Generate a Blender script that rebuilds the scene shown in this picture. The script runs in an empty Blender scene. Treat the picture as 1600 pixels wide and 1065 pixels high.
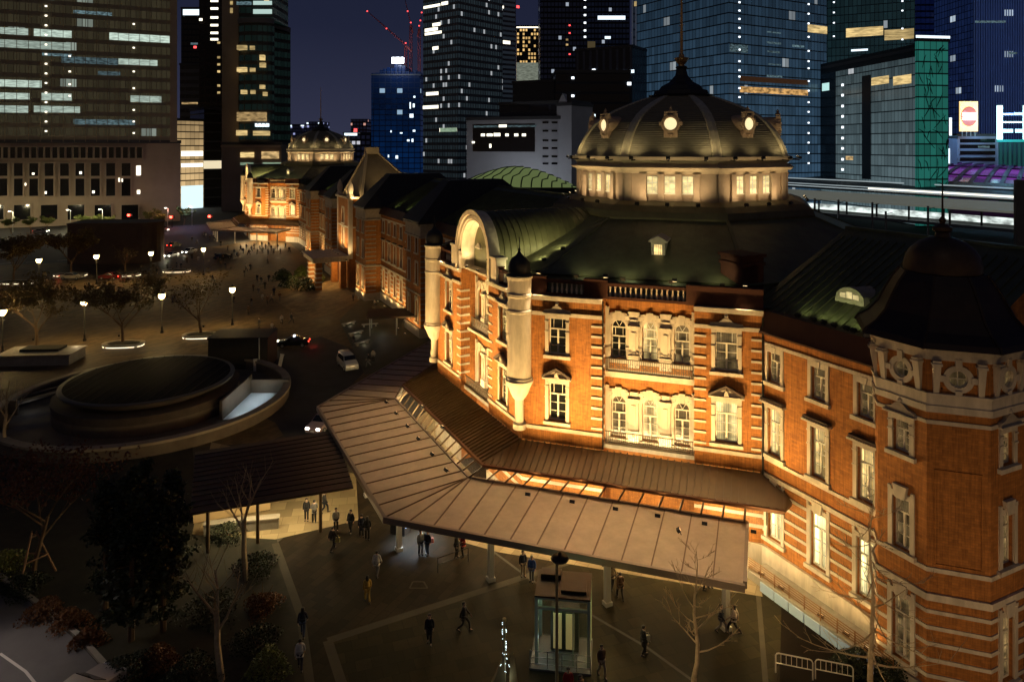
import bpy, bmesh, math, random
from mathutils import Vector, Matrix
R = math.radians
PI = math.pi
S = bpy.context.scene
COL = S.collection
random.seed(7)
# ------------------------------------------------------------------ camera model (photo pixels, 1600 wide)
FOC, HZ, CAMH = 1130.0, 228.0, 29.0
CP = Vector((0, 0, CAMH))
def ray(px, py): return Vector(((px - 800) / FOC, 1.0, -(py - HZ) / FOC))
def at_z(px, py, z=0.0):
    r = ray(px, py); return CP + r * ((z - CAMH) / r.z)
def at_y(px, py, Y): return CP + ray(px, py) * Y
def at_plane(px, py, p, n):
    r = ray(px, py); return CP + r * ((Vector(p) - CP).dot(n) / r.dot(n))
cam = bpy.data.cameras.new('camera'); co = bpy.data.objects.new('camera', cam); COL.objects.link(co)
co.location = CP; co.rotation_euler = (R(90), 0, 0)
cam.sensor_width = 36; cam.lens = 36 * FOC / 1600; cam.shift_y = -(532.5 - HZ) / 1600
cam.clip_start = 0.5; cam.clip_end = 6000
S.camera = co
S.view_settings.view_transform = 'Standard'; S.view_settings.look = 'None'
S.view_settings.exposure = 0; S.view_settings.gamma = 1
S.cycles.max_bounces = 5; S.cycles.diffuse_bounces = 2; S.cycles.glossy_bounces = 3; S.cycles.transmission_bounces = 4
S.cycles.transparent_max_bounces = 8
S.cycles.caustics_reflective = False; S.cycles.caustics_refractive = False
S.cycles.sample_clamp_indirect = 4.0
S.cycles.use_denoising = True
# ------------------------------------------------------------------ world: night sky, faint moonlight
SUN_EL, SUN_ROT = R(-4.0), R(200)
W = bpy.data.worlds.new('World'); S.world = W; W.use_nodes = True
nt = W.node_tree; nt.nodes.clear()
sky = nt.nodes.new('ShaderNodeTexSky'); sky.sky_type = 'NISHITA'; sky.sun_disc = False
sky.sun_elevation = SUN_EL; sky.sun_rotation = SUN_ROT; sky.air_density = 1.0; sky.dust_density = 2.0; sky.ozone_density = 4.0
bgn = nt.nodes.new('ShaderNodeBackground'); bgn.inputs[1].default_value = 0.06
wo = nt.nodes.new('ShaderNodeOutputWorld')
# city glow: a faint blue-violet wash added to the sky, stronger towards the horizon
tc = nt.nodes.new('ShaderNodeTexCoord'); sp = nt.nodes.new('ShaderNodeSeparateXYZ')
rmp = nt.nodes.new('ShaderNodeValToRGB')
rmp.color_ramp.elements[0].position = 0.0; rmp.color_ramp.elements[0].color = (0.031, 0.034, 0.066, 1)
rmp.color_ramp.elements[1].position = 0.45; rmp.color_ramp.elements[1].color = (0.005, 0.008, 0.022, 1)
_e = rmp.color_ramp.elements.new(0.16); _e.color = (0.0135, 0.0165, 0.038, 1)
bg2 = nt.nodes.new('ShaderNodeBackground'); bg2.inputs[1].default_value = 1.0
ad = nt.nodes.new('ShaderNodeAddShader')
nt.links.new(tc.outputs['Generated'], sp.inputs[0]); nt.links.new(sp.outputs['Z'], rmp.inputs[0])
# the lit city behind and above the camera: warmer glow on the southern half of the sky
mrd = nt.nodes.new('ShaderNodeMapRange'); mrd.inputs[1].default_value = .05; mrd.inputs[2].default_value = -.7; mrd.inputs[3].default_value = 0; mrd.inputs[4].default_value = 1
mxw = nt.nodes.new('ShaderNodeMix'); mxw.data_type = 'RGBA'; mxw.inputs[7].default_value = (0.085, 0.058, 0.034, 1)
mrz = nt.nodes.new('ShaderNodeMapRange'); mrz.inputs[1].default_value = .02; mrz.inputs[2].default_value = .38; mrz.inputs[3].default_value = 1; mrz.inputs[4].default_value = .06
mlt = nt.nodes.new('ShaderNodeMath'); mlt.operation = 'MULTIPLY'
nt.links.new(sp.outputs['Z'], mrz.inputs[0]); nt.links.new(mrz.outputs[0], mlt.inputs[0]); nt.links.new(mrd.outputs[0], mlt.inputs[1])
nt.links.new(sp.outputs['Y'], mrd.inputs[0]); nt.links.new(mlt.outputs[0], mxw.inputs[0]); nt.links.new(rmp.outputs[0], mxw.inputs[6])
nt.links.new(mxw.outputs[2], bg2.inputs[0]); nt.links.new(sky.outputs[0], bgn.inputs[0])
nt.links.new(bgn.outputs[0], ad.inputs[0]); nt.links.new(bg2.outputs[0], ad.inputs[1])
nt.links.new(ad.outputs[0], wo.inputs[0])
sl = bpy.data.lights.new('moon', 'SUN'); sl.energy = 0.035; sl.angle = R(3); sl.color = (1.0, 0.86, 0.7)
so = bpy.data.objects.new('moon', sl); COL.objects.link(so); so.rotation_euler = (R(38), 0, R(-28)); so.location = (0, 0, 300)
# ------------------------------------------------------------------ materials
MATS = {}
def M(name, col=(.5, .5, .5), rough=.7, metal=0.0, var=0.0, scale=1.0, emit=None, es=0.0, spec=.4, bump=0.0, alpha=1.0, stretch=(1, 1, 1)):
    if name in MATS: return MATS[name]
    m = bpy.data.materials.new(name); m.use_nodes = True
    n = m.node_tree; b = n.nodes['Principled BSDF']
    b.inputs['Base Color'].default_value = (*col, 1); b.inputs['Roughness'].default_value = rough
    b.inputs['Metallic'].default_value = metal; b.inputs['Specular IOR Level'].default_value = spec
    b.inputs['Alpha'].default_value = alpha
    if emit: b.inputs['Emission Color'].default_value = (*emit, 1); b.inputs['Emission Strength'].default_value = es
    if var > 0 or bump > 0:
        t = n.nodes.new('ShaderNodeTexCoord'); mp = n.nodes.new('ShaderNodeMapping'); mp.inputs['Scale'].default_value = stretch
        nz = n.nodes.new('ShaderNodeTexNoise'); nz.inputs['Scale'].default_value = scale; nz.inputs['Detail'].default_value = 6; nz.inputs['Roughness'].default_value = .65
        n.links.new(t.outputs['Object'], mp.inputs[0]); n.links.new(mp.outputs[0], nz.inputs['Vector'])
        if var > 0:
            cr = n.nodes.new('ShaderNodeValToRGB'); cr.color_ramp.elements[0].position = .3; cr.color_ramp.elements[1].position = .72
            cr.color_ramp.elements[0].color = (*[max(0, c * (1 - var)) for c in col], 1)
            cr.color_ramp.elements[1].color = (*[min(1, c * (1 + var)) for c in col], 1)
            n.links.new(nz.outputs['Fac'], cr.inputs[0]); n.links.new(cr.outputs[0], b.inputs['Base Color'])
        if bump > 0:
            bp = n.nodes.new('ShaderNodeBump'); bp.inputs['Strength'].default_value = bump; bp.inputs['Distance'].default_value = .05
            n.links.new(nz.outputs['Fac'], bp.inputs['Height']); n.links.new(bp.outputs[0], b.inputs['Normal'])
    MATS[name] = m; return m
def brick_mat(name, col):
    m = M(name, col, .85, var=.001)
    n = m.node_tree; b = n.nodes['Principled BSDF']
    for nd in list(n.nodes):
        if nd.type not in ('BSDF_PRINCIPLED', 'OUTPUT_MATERIAL'): n.nodes.remove(nd)
    t = n.nodes.new('ShaderNodeTexCoord'); sx = n.nodes.new('ShaderNodeSeparateXYZ'); ad = n.nodes.new('ShaderNodeMath'); cb = n.nodes.new('ShaderNodeCombineXYZ')
    n.links.new(t.outputs['Object'], sx.inputs[0]); n.links.new(sx.outputs['X'], ad.inputs[0]); n.links.new(sx.outputs['Y'], ad.inputs[1])
    n.links.new(ad.outputs[0], cb.inputs['X']); n.links.new(sx.outputs['Z'], cb.inputs['Y'])
    br = n.nodes.new('ShaderNodeTexBrick'); br.inputs['Scale'].default_value = 1.0
    br.inputs['Brick Width'].default_value = .42; br.inputs['Row Height'].default_value = .14; br.inputs['Mortar Size'].default_value = .008; br.inputs['Mortar Smooth'].default_value = .6
    br.inputs['Color1'].default_value = (*[c * .82 for c in col], 1); br.inputs['Color2'].default_value = (*[c * 1.18 for c in col], 1)
    br.inputs['Mortar'].default_value = (*[c * .55 + .03 for c in col], 1)
    n.links.new(cb.outputs[0], br.inputs['Vector'])
    nz = n.nodes.new('ShaderNodeTexNoise'); nz.inputs['Scale'].default_value = .55; nz.inputs['Detail'].default_value = 7; nz.inputs['Roughness'].default_value = .7
    n.links.new(t.outputs['Object'], nz.inputs['Vector'])
    mr = n.nodes.new('ShaderNodeMapRange'); mr.inputs[1].default_value = .25; mr.inputs[2].default_value = .75; mr.inputs[3].default_value = .72; mr.inputs[4].default_value = 1.22
    n.links.new(nz.outputs['Fac'], mr.inputs[0])
    mq = n.nodes.new('ShaderNodeMapping'); mq.inputs['Scale'].default_value = (2.2, 2.2, .14); n2 = n.nodes.new('ShaderNodeTexNoise'); n2.inputs['Detail'].default_value = 5; n.links.new(t.outputs['Object'], mq.inputs[0]); n.links.new(mq.outputs[0], n2.inputs['Vector'])
    r2 = n.nodes.new('ShaderNodeMapRange'); r2.inputs[1].default_value = .3; r2.inputs[2].default_value = .62; r2.inputs[3].default_value = .68; r2.inputs[4].default_value = 1.06; n.links.new(n2.outputs['Fac'], r2.inputs[0])
    m3 = n.nodes.new('ShaderNodeMath'); m3.operation = 'MULTIPLY'; n.links.new(mr.outputs[0], m3.inputs[0]); n.links.new(r2.outputs[0], m3.inputs[1])
    mx = n.nodes.new('ShaderNodeVectorMath'); mx.operation = 'SCALE'
    n.links.new(br.outputs['Color'], mx.inputs[0]); n.links.new(m3.outputs[0], mx.inputs['Scale']); n.links.new(mx.outputs[0], b.inputs['Base Color'])
    bp = n.nodes.new('ShaderNodeBump'); bp.inputs['Strength'].default_value = .5; bp.inputs['Distance'].default_value = .02
    n.links.new(br.outputs['Fac'], bp.inputs['Height']); bp.invert = True; n.links.new(bp.outputs[0], b.inputs['Normal'])
    return m
def lit_mat(name, col, es, contrast=.5, scale=(1.2, 1.2, 2.2), base=(.05, .045, .035), folds=False):
    """a lit window: a room seen through glass and blinds, uneven"""
    if name in MATS: return MATS[name]
    m = M(name, base, .15, emit=col, es=es, spec=.5)
    n = m.node_tree; b = n.nodes['Principled BSDF']
    t = n.nodes.new('ShaderNodeTexCoord'); mp = n.nodes.new('ShaderNodeMapping'); mp.inputs['Scale'].default_value = scale
    oi = n.nodes.new('ShaderNodeObjectInfo'); av = n.nodes.new('ShaderNodeVectorMath'); av.operation = 'ADD'
    mv = n.nodes.new('ShaderNodeVectorMath'); mv.operation = 'SCALE'; mv.inputs['Scale'].default_value = .37
    n.links.new(oi.outputs['Location'], mv.inputs[0]); n.links.new(t.outputs['Object'], av.inputs[0]); n.links.new(mv.outputs[0], av.inputs[1])
    n.links.new(av.outputs[0], mp.inputs[0])
    nz = n.nodes.new('ShaderNodeTexNoise'); nz.inputs['Scale'].default_value = 1.0; nz.inputs['Detail'].default_value = 3
    n.links.new(mp.outputs[0], nz.inputs['Vector'])
    mr = n.nodes.new('ShaderNodeMapRange'); mr.inputs[1].default_value = .36; mr.inputs[2].default_value = .64
    mr.inputs[3].default_value = es * (1 - contrast); mr.inputs[4].default_value = es
    n.links.new(nz.outputs['Fac'], mr.inputs[0])
    # every room differs: brightness per window, curtain folds, brighter towards the ceiling
    rv = n.nodes.new('ShaderNodeMapRange'); rv.inputs[3].default_value = .55; rv.inputs[4].default_value = 1.2; n.links.new(oi.outputs['Random'], rv.inputs[0])
    m1 = n.nodes.new('ShaderNodeMath'); m1.operation = 'MULTIPLY'; n.links.new(mr.outputs[0], m1.inputs[0]); n.links.new(rv.outputs[0], m1.inputs[1]); outp = m1.outputs[0]
    if folds:
        sx = n.nodes.new('ShaderNodeSeparateXYZ'); n.links.new(t.outputs['Object'], sx.inputs[0])
        zr = n.nodes.new('ShaderNodeMapRange'); zr.inputs[1].default_value = 0; zr.inputs[2].default_value = 3.2; zr.inputs[3].default_value = .45; zr.inputs[4].default_value = 1.15; n.links.new(sx.outputs['Z'], zr.inputs[0])
        wv = n.nodes.new('ShaderNodeTexWave'); wv.inputs['Scale'].default_value = 2.6; wv.inputs['Distortion'].default_value = 1.5; n.links.new(t.outputs['Object'], wv.inputs['Vector'])
        ab = n.nodes.new('ShaderNodeMath'); ab.operation = 'ABSOLUTE'; n.links.new(sx.outputs['X'], ab.inputs[0])
        cr = n.nodes.new('ShaderNodeMapRange'); cr.inputs[1].default_value = .16; cr.inputs[2].default_value = .42; cr.inputs[3].default_value = .35; cr.inputs[4].default_value = 1.0; n.links.new(ab.outputs[0], cr.inputs[0])
        wr = n.nodes.new('ShaderNodeMapRange'); wr.inputs[3].default_value = .6; wr.inputs[4].default_value = 1.1; n.links.new(wv.outputs['Fac'], wr.inputs[0])
        for q in (zr, wr, cr):
            mm = n.nodes.new('ShaderNodeMath'); mm.operation = 'MULTIPLY'; n.links.new(outp, mm.inputs[0]); n.links.new(q.outputs[0], mm.inputs[1]); outp = mm.outputs[0]
    n.links.new(outp, b.inputs['Emission Strength'])
    return m
BRICK = brick_mat('red_brick', (.42, .162, .036))
STONE = M('white_stone', (.58, .51, .41), .8, var=.24, scale=1.1, stretch=(1.6, 1.6, .4))
STONED = M('weathered_stone', (.36, .31, .25), .8, var=.2, scale=1.6)
PAINT = M('white_window_paint', (.72, .67, .55), .5)
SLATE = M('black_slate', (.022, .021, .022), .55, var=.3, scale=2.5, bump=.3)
COPPER = M('patina_copper_roof', (.098, .102, .056), .5, .15, var=.3, scale=.8, bump=.15, stretch=(1, 1, 1))
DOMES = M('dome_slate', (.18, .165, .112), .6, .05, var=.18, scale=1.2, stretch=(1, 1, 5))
DOMER = M('dome_copper_rib', (.52, .47, .32), .45, .2, var=.2, scale=2)
BROWNM = M('brown_metal_roof', (.15, .095, .038), .5, .3, var=.25, scale=.5)
CANOPY = M('tan_metal_panel', (.53, .405, .27), .5, .1, var=.17, scale=.6, bump=.12)
DARKM = M('dark_metal', (.03, .028, .026), .45, .6)
STEEL = M('galvanised_steel', (.45, .45, .43), .35, .7)
GLASSD = M('dark_window_glass', (.012, .014, .013), .06, spec=.8, emit=(1, .7, .3), es=.012)
LITW = lit_mat('lit_window_warm', (1, .70, .26), 1.9, .55, folds=True)
LITB = lit_mat('lit_window_bright', (1, .78, .32), 2.9, .45, folds=True)
LITD = lit_mat('lit_window_dim', (1, .66, .26), .5, .9, folds=True)
LITG = lit_mat('lit_window_tall', (1, .86, .40), 5.2, .3, folds=True)
LITP = lit_mat('lit_window_pale', (1, .80, .36), 1.35, .5)
# ------------------------------------------------------------------ mesh builder
class MB:
    def __init__(s): s.v = []; s.f = []; s.m = []
    def add(s, vs, fs, mi=0):
        o = len(s.v); s.v += [tuple(v) for v in vs]
        for f in fs: s.f.append([i + o for i in f]); s.m.append(mi)
        return s
    def hexa(s, p, mi=0):  # p: 4 bottom (ccw), 4 top
        return s.add(p, [(3, 2, 1, 0), (4, 5, 6, 7), (0, 1, 5, 4), (1, 2, 6, 5), (2, 3, 7, 6), (3, 0, 4, 7)], mi)
    def box(s, x0, x1, y0, y1, z0, z1, mi=0):
        return s.hexa([(x0, y0, z0), (x1, y0, z0), (x1, y1, z0), (x0, y1, z0), (x0, y0, z1), (x1, y0, z1), (x1, y1, z1), (x0, y1, z1)], mi)
    def prism(s, poly, z0, z1, mi=0, top=None):
        n = len(poly); t = top or poly
        vs = [(p[0], p[1], z0) for p in poly] + [(p[0], p[1], z1) for p in t]
        fs = [tuple(range(n))[::-1], tuple(range(n, 2 * n))] + [(i, (i + 1) % n, n + (i + 1) % n, n + i) for i in range(n)]
        return s.add(vs, fs, mi)
    def loft(s, rings, mi=0, caps=True):
        n = len(rings[0]); vs = [p for r in rings for p in r]; fs = []
        for k in range(len(rings) - 1):
            for i in range(n):
                j = (i + 1) % n; fs.append((k * n + i, k * n + j, (k + 1) * n + j, (k + 1) * n + i))
        if caps: fs += [tuple(range(n))[::-1], tuple(range((len(rings) - 1) * n, len(rings) * n))]
        return s.add(vs, fs, mi)
    def lathe(s, prof, cx=0, cy=0, n=16, mi=0, ph=0.0, caps=True):
        rings = [[(cx + r * math.cos(ph + 2 * PI * i / n), cy + r * math.sin(ph + 2 * PI * i / n), z) for i in range(n)] for r, z in prof]
        return s.loft(rings, mi, caps)
    def tube(s, pts, rad, n=6, mi=0, caps=True):
        pts = [Vector(p) for p in pts]
        if not isinstance(rad, (list, tuple)): rad = [rad] * len(pts)
        rings = []; up = None
        for i, p in enumerate(pts):
            d = (pts[min(i + 1, len(pts) - 1)] - pts[max(i - 1, 0)]).normalized()
            if up is None: up = Vector((0, 0, 1)) if abs(d.z) < .9 else Vector((1, 0, 0))
            a = d.cross(up)
            if a.length < 1e-4: a = d.cross(Vector((0, 1, 0)))
            a.normalize(); b = a.cross(d).normalized(); up = b
            rings.append([p + (a * math.cos(2 * PI * k / n) + b * math.sin(2 * PI * k / n)) * rad[i] for k in range(n)])
        return s.loft(rings, mi, caps)
    def bar(s, a, b, w, h, mi=0):  # a rectangular bar from a to b (a,b centre line), w across, h up
        a = Vector(a); b = Vector(b); d = (b - a).normalized(); x = d.cross(Vector((0, 0, 1)))
        if x.length < 1e-4: x = Vector((1, 0, 0))
        x.normalize(); u = x.cross(d).normalized()
        q = lambda c: [c - x * w / 2 - u * h / 2, c + x * w / 2 - u * h / 2, c + x * w / 2 + u * h / 2, c - x * w / 2 + u * h / 2]
        return s.loft([q(a), q(b)], mi)
    def xf(s, m):
        s.v = [tuple(m @ Vector(v)) for v in s.v]; return s
    def mesh(s, name, mats, smooth=False):
        me = bpy.data.meshes.new(name); me.from_pydata(s.v, [], s.f)
        mats = mats if isinstance(mats, (list, tuple)) else [mats]
        for m in mats: me.materials.append(m)
        if len(mats) > 1: me.polygons.foreach_set('material_index', s.m)
        bm = bmesh.new(); bm.from_mesh(me); bmesh.ops.recalc_face_normals(bm, faces=bm.faces); bm.to_mesh(me); bm.free()
        if smooth:
            me.polygons.foreach_set('use_smooth', [True] * len(me.polygons))
            try: me.set_sharp_from_angle(angle=R(40))
            except Exception: pass
        return me
    def build(s, name, mats, parent=None, smooth=False, loc=None, rz=0):
        return put(name, s.mesh(name, mats, smooth), parent, loc, rz)
def put(name, data, parent=None, loc=None, rz=0):
    o = bpy.data.objects.new(name, data); COL.objects.link(o)
    if parent: o.parent = parent
    if loc is not None: o.location = loc
    o.rotation_euler = (0, 0, rz)
    return o
def tag(o, label=None, cat=None, group=None, kind=None):
    if label: o['label'] = label
    if cat: o['category'] = cat
    if group: o['group'] = group
    if kind: o['kind'] = kind
    return o
def thing(name, loc, label, cat, group=None, rz=0):
    o = bpy.data.objects.new(name, None); COL.objects.link(o); o.location = loc; o.rotation_euler = (0, 0, rz); o.empty_display_size = .3
    return tag(o, label, cat, group)
def kids(o): return list(o.children)
def dup(o, parent=None, off=None, label=None):
    c = o.copy(); COL.objects.link(c); c.parent = parent
    if off is not None: c.location = Vector(o.location) + Vector(off)
    if label: c['label'] = label
    for ch in kids(o): dup(ch, c)
    return c
def lamp(name, kind, loc, parent=None, power=100, col=(1, .7, .35), size=.1, aim=None, angle=100, blend=1.0):
    l = bpy.data.lights.new(name, kind); l.energy = power; l.color = col
    if kind in ('POINT', 'SPOT'): l.shadow_soft_size = size
    if kind == 'SPOT': l.spot_size = R(angle); l.spot_blend = blend
    if kind == 'AREA': l.size = size
    o = bpy.data.objects.new(name, l); COL.objects.link(o); o.location = loc
    if parent: o.parent = parent
    if aim is not None: o.rotation_euler = (Vector(aim) - Vector(loc)).to_track_quat('-Z', 'Y').to_euler()
    return o
# ================================================================== STATION (local frame: x = north along the building, y = west, z up)
NV = Vector((-.4368, .8996, 0)); WV = Vector((-.8996, -.4368, 0)); OO = Vector((17.39, 74.18, 0))
AZ = math.atan2(.8996, -.4368)
def L2W(n, w, z=0): return OO + NV * n + WV * w + Vector((0, 0, z))
def W2L(p):
    d = Vector(p) - OO; return Vector((d.dot(NV), d.dot(WV), p[2]))
ST = thing('station_building', OO, 'long red brick station with floodlit domed pavilions and white stone trim', 'station', rz=AZ)
A_, RW, RN, WH = 9.45, 23.07, 21.85, 10.67
C0, T1, T2, C3 = (-RN, WH), (-A_, RW), (A_, RW), (RN, WH)
class Face:
    def __init__(s, p0, p1):
        s.p0 = Vector((p0[0], p0[1], 0)); d = Vector((p1[0], p1[1], 0)) - s.p0; s.len = d.length; s.d = d.normalized()
        s.o = Vector((-s.d.y, s.d.x, 0)); s.rz = math.atan2(s.d.y, s.d.x)
    def pt(s, a, z, dep=0): return s.p0 + s.d * a + s.o * dep + Vector((0, 0, z))
    def box(s, mb, a0, a1, d0, d1, z0, z1, mi=0):
        P = s.pt
        mb.hexa([P(a0, z0, d0), P(a1, z0, d0), P(a1, z0, d1), P(a0, z0, d1), P(a0, z1, d0), P(a1, z1, d0), P(a1, z1, d1), P(a0, z1, d1)], mi)
def wall(mb, f, s0, s1, z0, z1, holes=(), dep=0.0, rev=.32, mi=0):
    ss = sorted({s0, s1} | {v for h in holes for v in h[:2] if s0 <= v <= s1}); zs = sorted({z0, z1} | {v for h in holes for v in h[2:4] if z0 <= v <= z1})
    for i in range(len(ss) - 1):
        for j in range(len(zs) - 1):
            cs, cz = (ss[i] + ss[i + 1]) / 2, (zs[j] + zs[j + 1]) / 2
            if any(h[0] < cs < h[1] and h[2] < cz < h[3] for h in holes): continue
            mb.add([f.pt(ss[i], zs[j], dep), f.pt(ss[i + 1], zs[j], dep), f.pt(ss[i + 1], zs[j + 1], dep), f.pt(ss[i], zs[j + 1], dep)], [(0, 1, 2, 3)], mi)
    for h in holes:
        a, b, c, d = h[:4]; q = dep - rev
        for (sa, za, sb, zb) in ((a, c, a, d), (b, d, b, c), (a, d, b, d), (b, c, a, c)):
            mb.add([f.pt(sa, za, dep), f.pt(sb, zb, dep), f.pt(sb, zb, q), f.pt(sa, za, q)], [(0, 1, 2, 3)], mi)
WMESH = {}
def cached(key, fn):
    if key not in WMESH: WMESH[key] = fn()
    return WMESH[key]
HOOD = M('hood_lead', (.085, .06, .045), .7, var=.2)
def window(f, s, z0, w, h, dep=0, style='flat', pane=None, parent=None, rev=.3):
    """one window: stone surround (the part) with sash, pane and hood as its own pieces. origin: centre of the sill line"""
    pane = pane or GLASSD; parent = parent or ST
    def surround():
        b = MB(); t = .26 if style != 'thin' else .14; pr = .09
        for sx in (-1, 1):
            x0, x1 = sorted((sx * w / 2, sx * (w / 2 + t))); b.box(x0, x1, -.05, pr, 0, h, 0)
            if style in ('ped', 'seg', 'hood'):
                for zz in (.62 * h, .9 * h): b.box(x0 - .02, x1 + .02, -.05, pr + .05, zz, zz + .09, 0)
        b.box(-w / 2 - t - .12, w / 2 + t + .12, -.05, pr + .14, -.26, -.02, 0)
        if style == 'arch':
            n = 14; ro, ri, zc = w / 2 + t, w / 2, h
            for k in range(n):
                a0, a1 = PI * k / n, PI * (k + 1) / n
                q = lambda r, a, y: (r * math.cos(a), y, zc + r * math.sin(a))
                b.hexa([q(ri, a0, -.05), q(ro, a0, -.05), q(ro, a0, pr), q(ri, a0, pr), q(ri, a1, -.05), q(ro, a1, -.05), q(ro, a1, pr), q(ri, a1, pr)])
            b.hexa([(-.16, -.05, h + ri - .02), (.16, -.05, h + ri - .02), (.16, pr + .1, h + ri - .02), (-.16, pr + .1, h + ri - .02),
                    (-.24, -.05, h + ro + .42), (.24, -.05, h + ro + .42), (.24, pr + .1, h + ro + .42), (-.24, pr + .1, h + ro + .42)])
            for sx in (-1, 1):
                for aa in (R(35), R(62)):
                    c, s_ = math.cos(aa) * sx, math.sin(aa)
                    x, z = c * (ro + .2), zc + s_ * (ro + .2); b.box(x - .2, x + .2, -.05, pr + .05, z - .17, z + .17)
        elif style == 'key':
            b.box(-w / 2 - t, w / 2 + t, -.05, pr, h, h + .3, 0)
            b.hexa([(-.28, -.05, h), (.28, -.05, h), (.28, pr + .12, h), (-.28, pr + .12, h), (-.42, -.05, h + .72), (.42, -.05, h + .72), (.42, pr + .12, h + .72), (-.42, pr + .12, h + .72)])
            for sx in (-1, 1): b.box(sx * (w / 2 + t) - (.2 if sx > 0 else 0), sx * (w / 2 + t) + (0 if sx > 0 else .2), -.05, pr + .02, h + .3, h + .5)
        else:
            b.box(-w / 2 - t, w / 2 + t, -.05, pr, h, h + .34, 0)
            if style == 'flat': b.hexa([(-.14, -.05, h), (.14, -.05, h), (.14, pr + .06, h), (-.14, pr + .06, h), (-.2, -.05, h + .4), (.2, -.05, h + .4), (.2, pr + .06, h + .4), (-.2, pr + .06, h + .4)])
        return b.mesh('window', STONE)
    def sash():
        b = MB(); y0, y1 = -rev - .02, -rev + .07; e = .085; top = h
        for sx in (-1, 1): b.box(*sorted((sx * w / 2, sx * (w / 2 - e))), y0, y1, 0, h)
        b.box(-w / 2 + e, w / 2 - e, y0, y1, 0, e * 1.5); b.box(-w / 2 + e, w / 2 - e, y0, y1, h - e, h)
        zt = h * .70
        b.box(-w / 2 + e, w / 2 - e, y0, y1 + .02, zt - .05, zt + .05)
        b.box(-.06, .06, y0, y1 + .015, e * 1.5, zt - .05)
        for sx in (-1, 1):
            xm = sx * w / 4; b.box(xm - .018, xm + .018, y0, y1 - .02, zt + .05, h - e)
            for zz in (.25, .47): b.box(*sorted((sx * .06, sx * (w / 2 - e))), y0, y1 - .02, h * zz - .018, h * zz + .018)
        if style == 'arch':
            n = 12; ri = w / 2
            for k in range(n):
                a0, a1 = PI * k / n, PI * (k + 1) / n; q = lambda r, a, y: (r * math.cos(a), y, h + r * math.sin(a))
                b.hexa([q(ri - .09, a0, y0), q(ri, a0, y0), q(ri, a0, y1), q(ri - .09, a0, y1), q(ri - .09, a1, y0), q(ri, a1, y0), q(ri, a1, y1), q(ri - .09, a1, y1)])
            for aa in (60, 120): b.bar((0, (y0 + y1) / 2, h), (math.cos(R(aa)) * ri, (y0 + y1) / 2, h + math.sin(R(aa)) * ri), .05, .035)
        return b.mesh('sash', PAINT)
    def glass():
        b = MB(); y = -rev - .05
        poly = [(-w / 2, 0), (w / 2, 0), (w / 2, h)]
        if style == 'arch': poly += [(w / 2 * math.cos(PI * k / 12), h + w / 2 * math.sin(PI * k / 12)) for k in range(1, 12)]
        poly += [(-w / 2, h)]
        n = len(poly); vs = [(x, y, z) for x, z in poly] + [(x, y - .05, z) for x, z in poly]
        b.add(vs, [tuple(range(n)), tuple(range(n, 2 * n))[::-1]] + [(i, (i + 1) % n, n + (i + 1) % n, n + i) for i in range(n)])
        return b.mesh('pane', pane)
    def hood():
        b = MB(); hw = w / 2 + .45; z = h + .34
        if style == 'hood': b.box(-hw, hw, -.05, .42, z, z + .13, 0); b.box(-hw + .05, hw - .05, -.05, .34, z + .13, z + .3, 1)
        elif style == 'ped':
            b.box(-hw, hw, -.05, .3, z, z + .12, 0)
            for sx in (-1, 1):
                b.hexa([(sx * hw, -.05, z + .12), (0, -.05, z + .72), (0, .42, z + .72), (sx * hw, .42, z + .12), (sx * hw, -.05, z + .3), (0, -.05, z + .92), (0, .42, z + .92), (sx * hw, .42, z + .3)], 1)
            b.add([(-hw + .1, .12, z + .12), (hw - .1, .12, z + .12), (0, .12, z + .7)], [(0, 1, 2)], 0)
            b.hexa([(-.2, .1, z + .15), (.2, .1, z + .15), (.2, .3, z + .15), (-.2, .3, z + .15), (-.05, .1, z + .55), (.05, .1, z + .55), (.05, .3, z + .55), (-.05, .3, z + .55)], 0)
        elif style == 'seg':
            b.box(-hw, hw, -.05, .34, z, z + .1, 0)
            prof = [(-hw + .06, .1), (-hw + .12, .3), (-.5, .38), (-.22, .62), (0, .74), (.22, .62), (.5, .38), (hw - .12, .3), (hw - .06, .1)]
            n = len(prof); vs = [(x, -.04, z + q) for x, q in prof] + [(x, .22, z + q) for x, q in prof]
            b.add(vs, [tuple(range(n)), tuple(range(n, 2 * n))[::-1]] + [(i, i + 1, n + i + 1, n + i) for i in range(n - 1)], 2)
            b.lathe([(0.001, z + .62), (.13, z + .7), (.15, z + .8), (.09, z + .92), (.001, z + .95)], 0, .1, 8, 0)
        return b.mesh('hood', [STONE, HOOD, STONED])
    key = (style, round(w, 2), round(h, 2), round(rev, 2))
    o = put('window', cached(key + ('s',), surround), parent, f.pt(s, z0, dep), f.rz)
    put('sash', cached(key + ('b',), sash), o)
    put('pane', cached(key + (pane.name,), glass), o)
    if style in ('ped', 'seg', 'hood'): put('hood', cached(key + ('h',), hood), o)
    return o
FLOOD = 5.0
def floodlight(loc, aim, power, col, parent=None, angle=120, size=.25, body=True, glow=2.5):
    parent = parent or ST
    d = (Vector(aim) - Vector(loc)).normalized()
    b = MB(); q = d.to_track_quat('Y', 'Z').to_matrix().to_4x4()
    b.box(-.17, .17, -.22, 0, -.1, .1, 0); b.add([(-.14, .005, -.08), (.14, .005, -.08), (.14, .005, .08), (-.14, .005, .08)], [(0, 1, 2, 3)], 1)
    b.box(-.02, .02, -.14, -.1, -.34, -.1, 0)
    b.xf(q)
    o = b.build('floodlight', [DARKM, M('floodlight_glass', (.8, .7, .5), .3, emit=(1, .75, .4), es=glow)], parent, False, loc)
    lamp('flood_beam', 'SPOT', d * .30, o, power * FLOOD, col, size, d * 2, angle)
    return o
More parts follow.
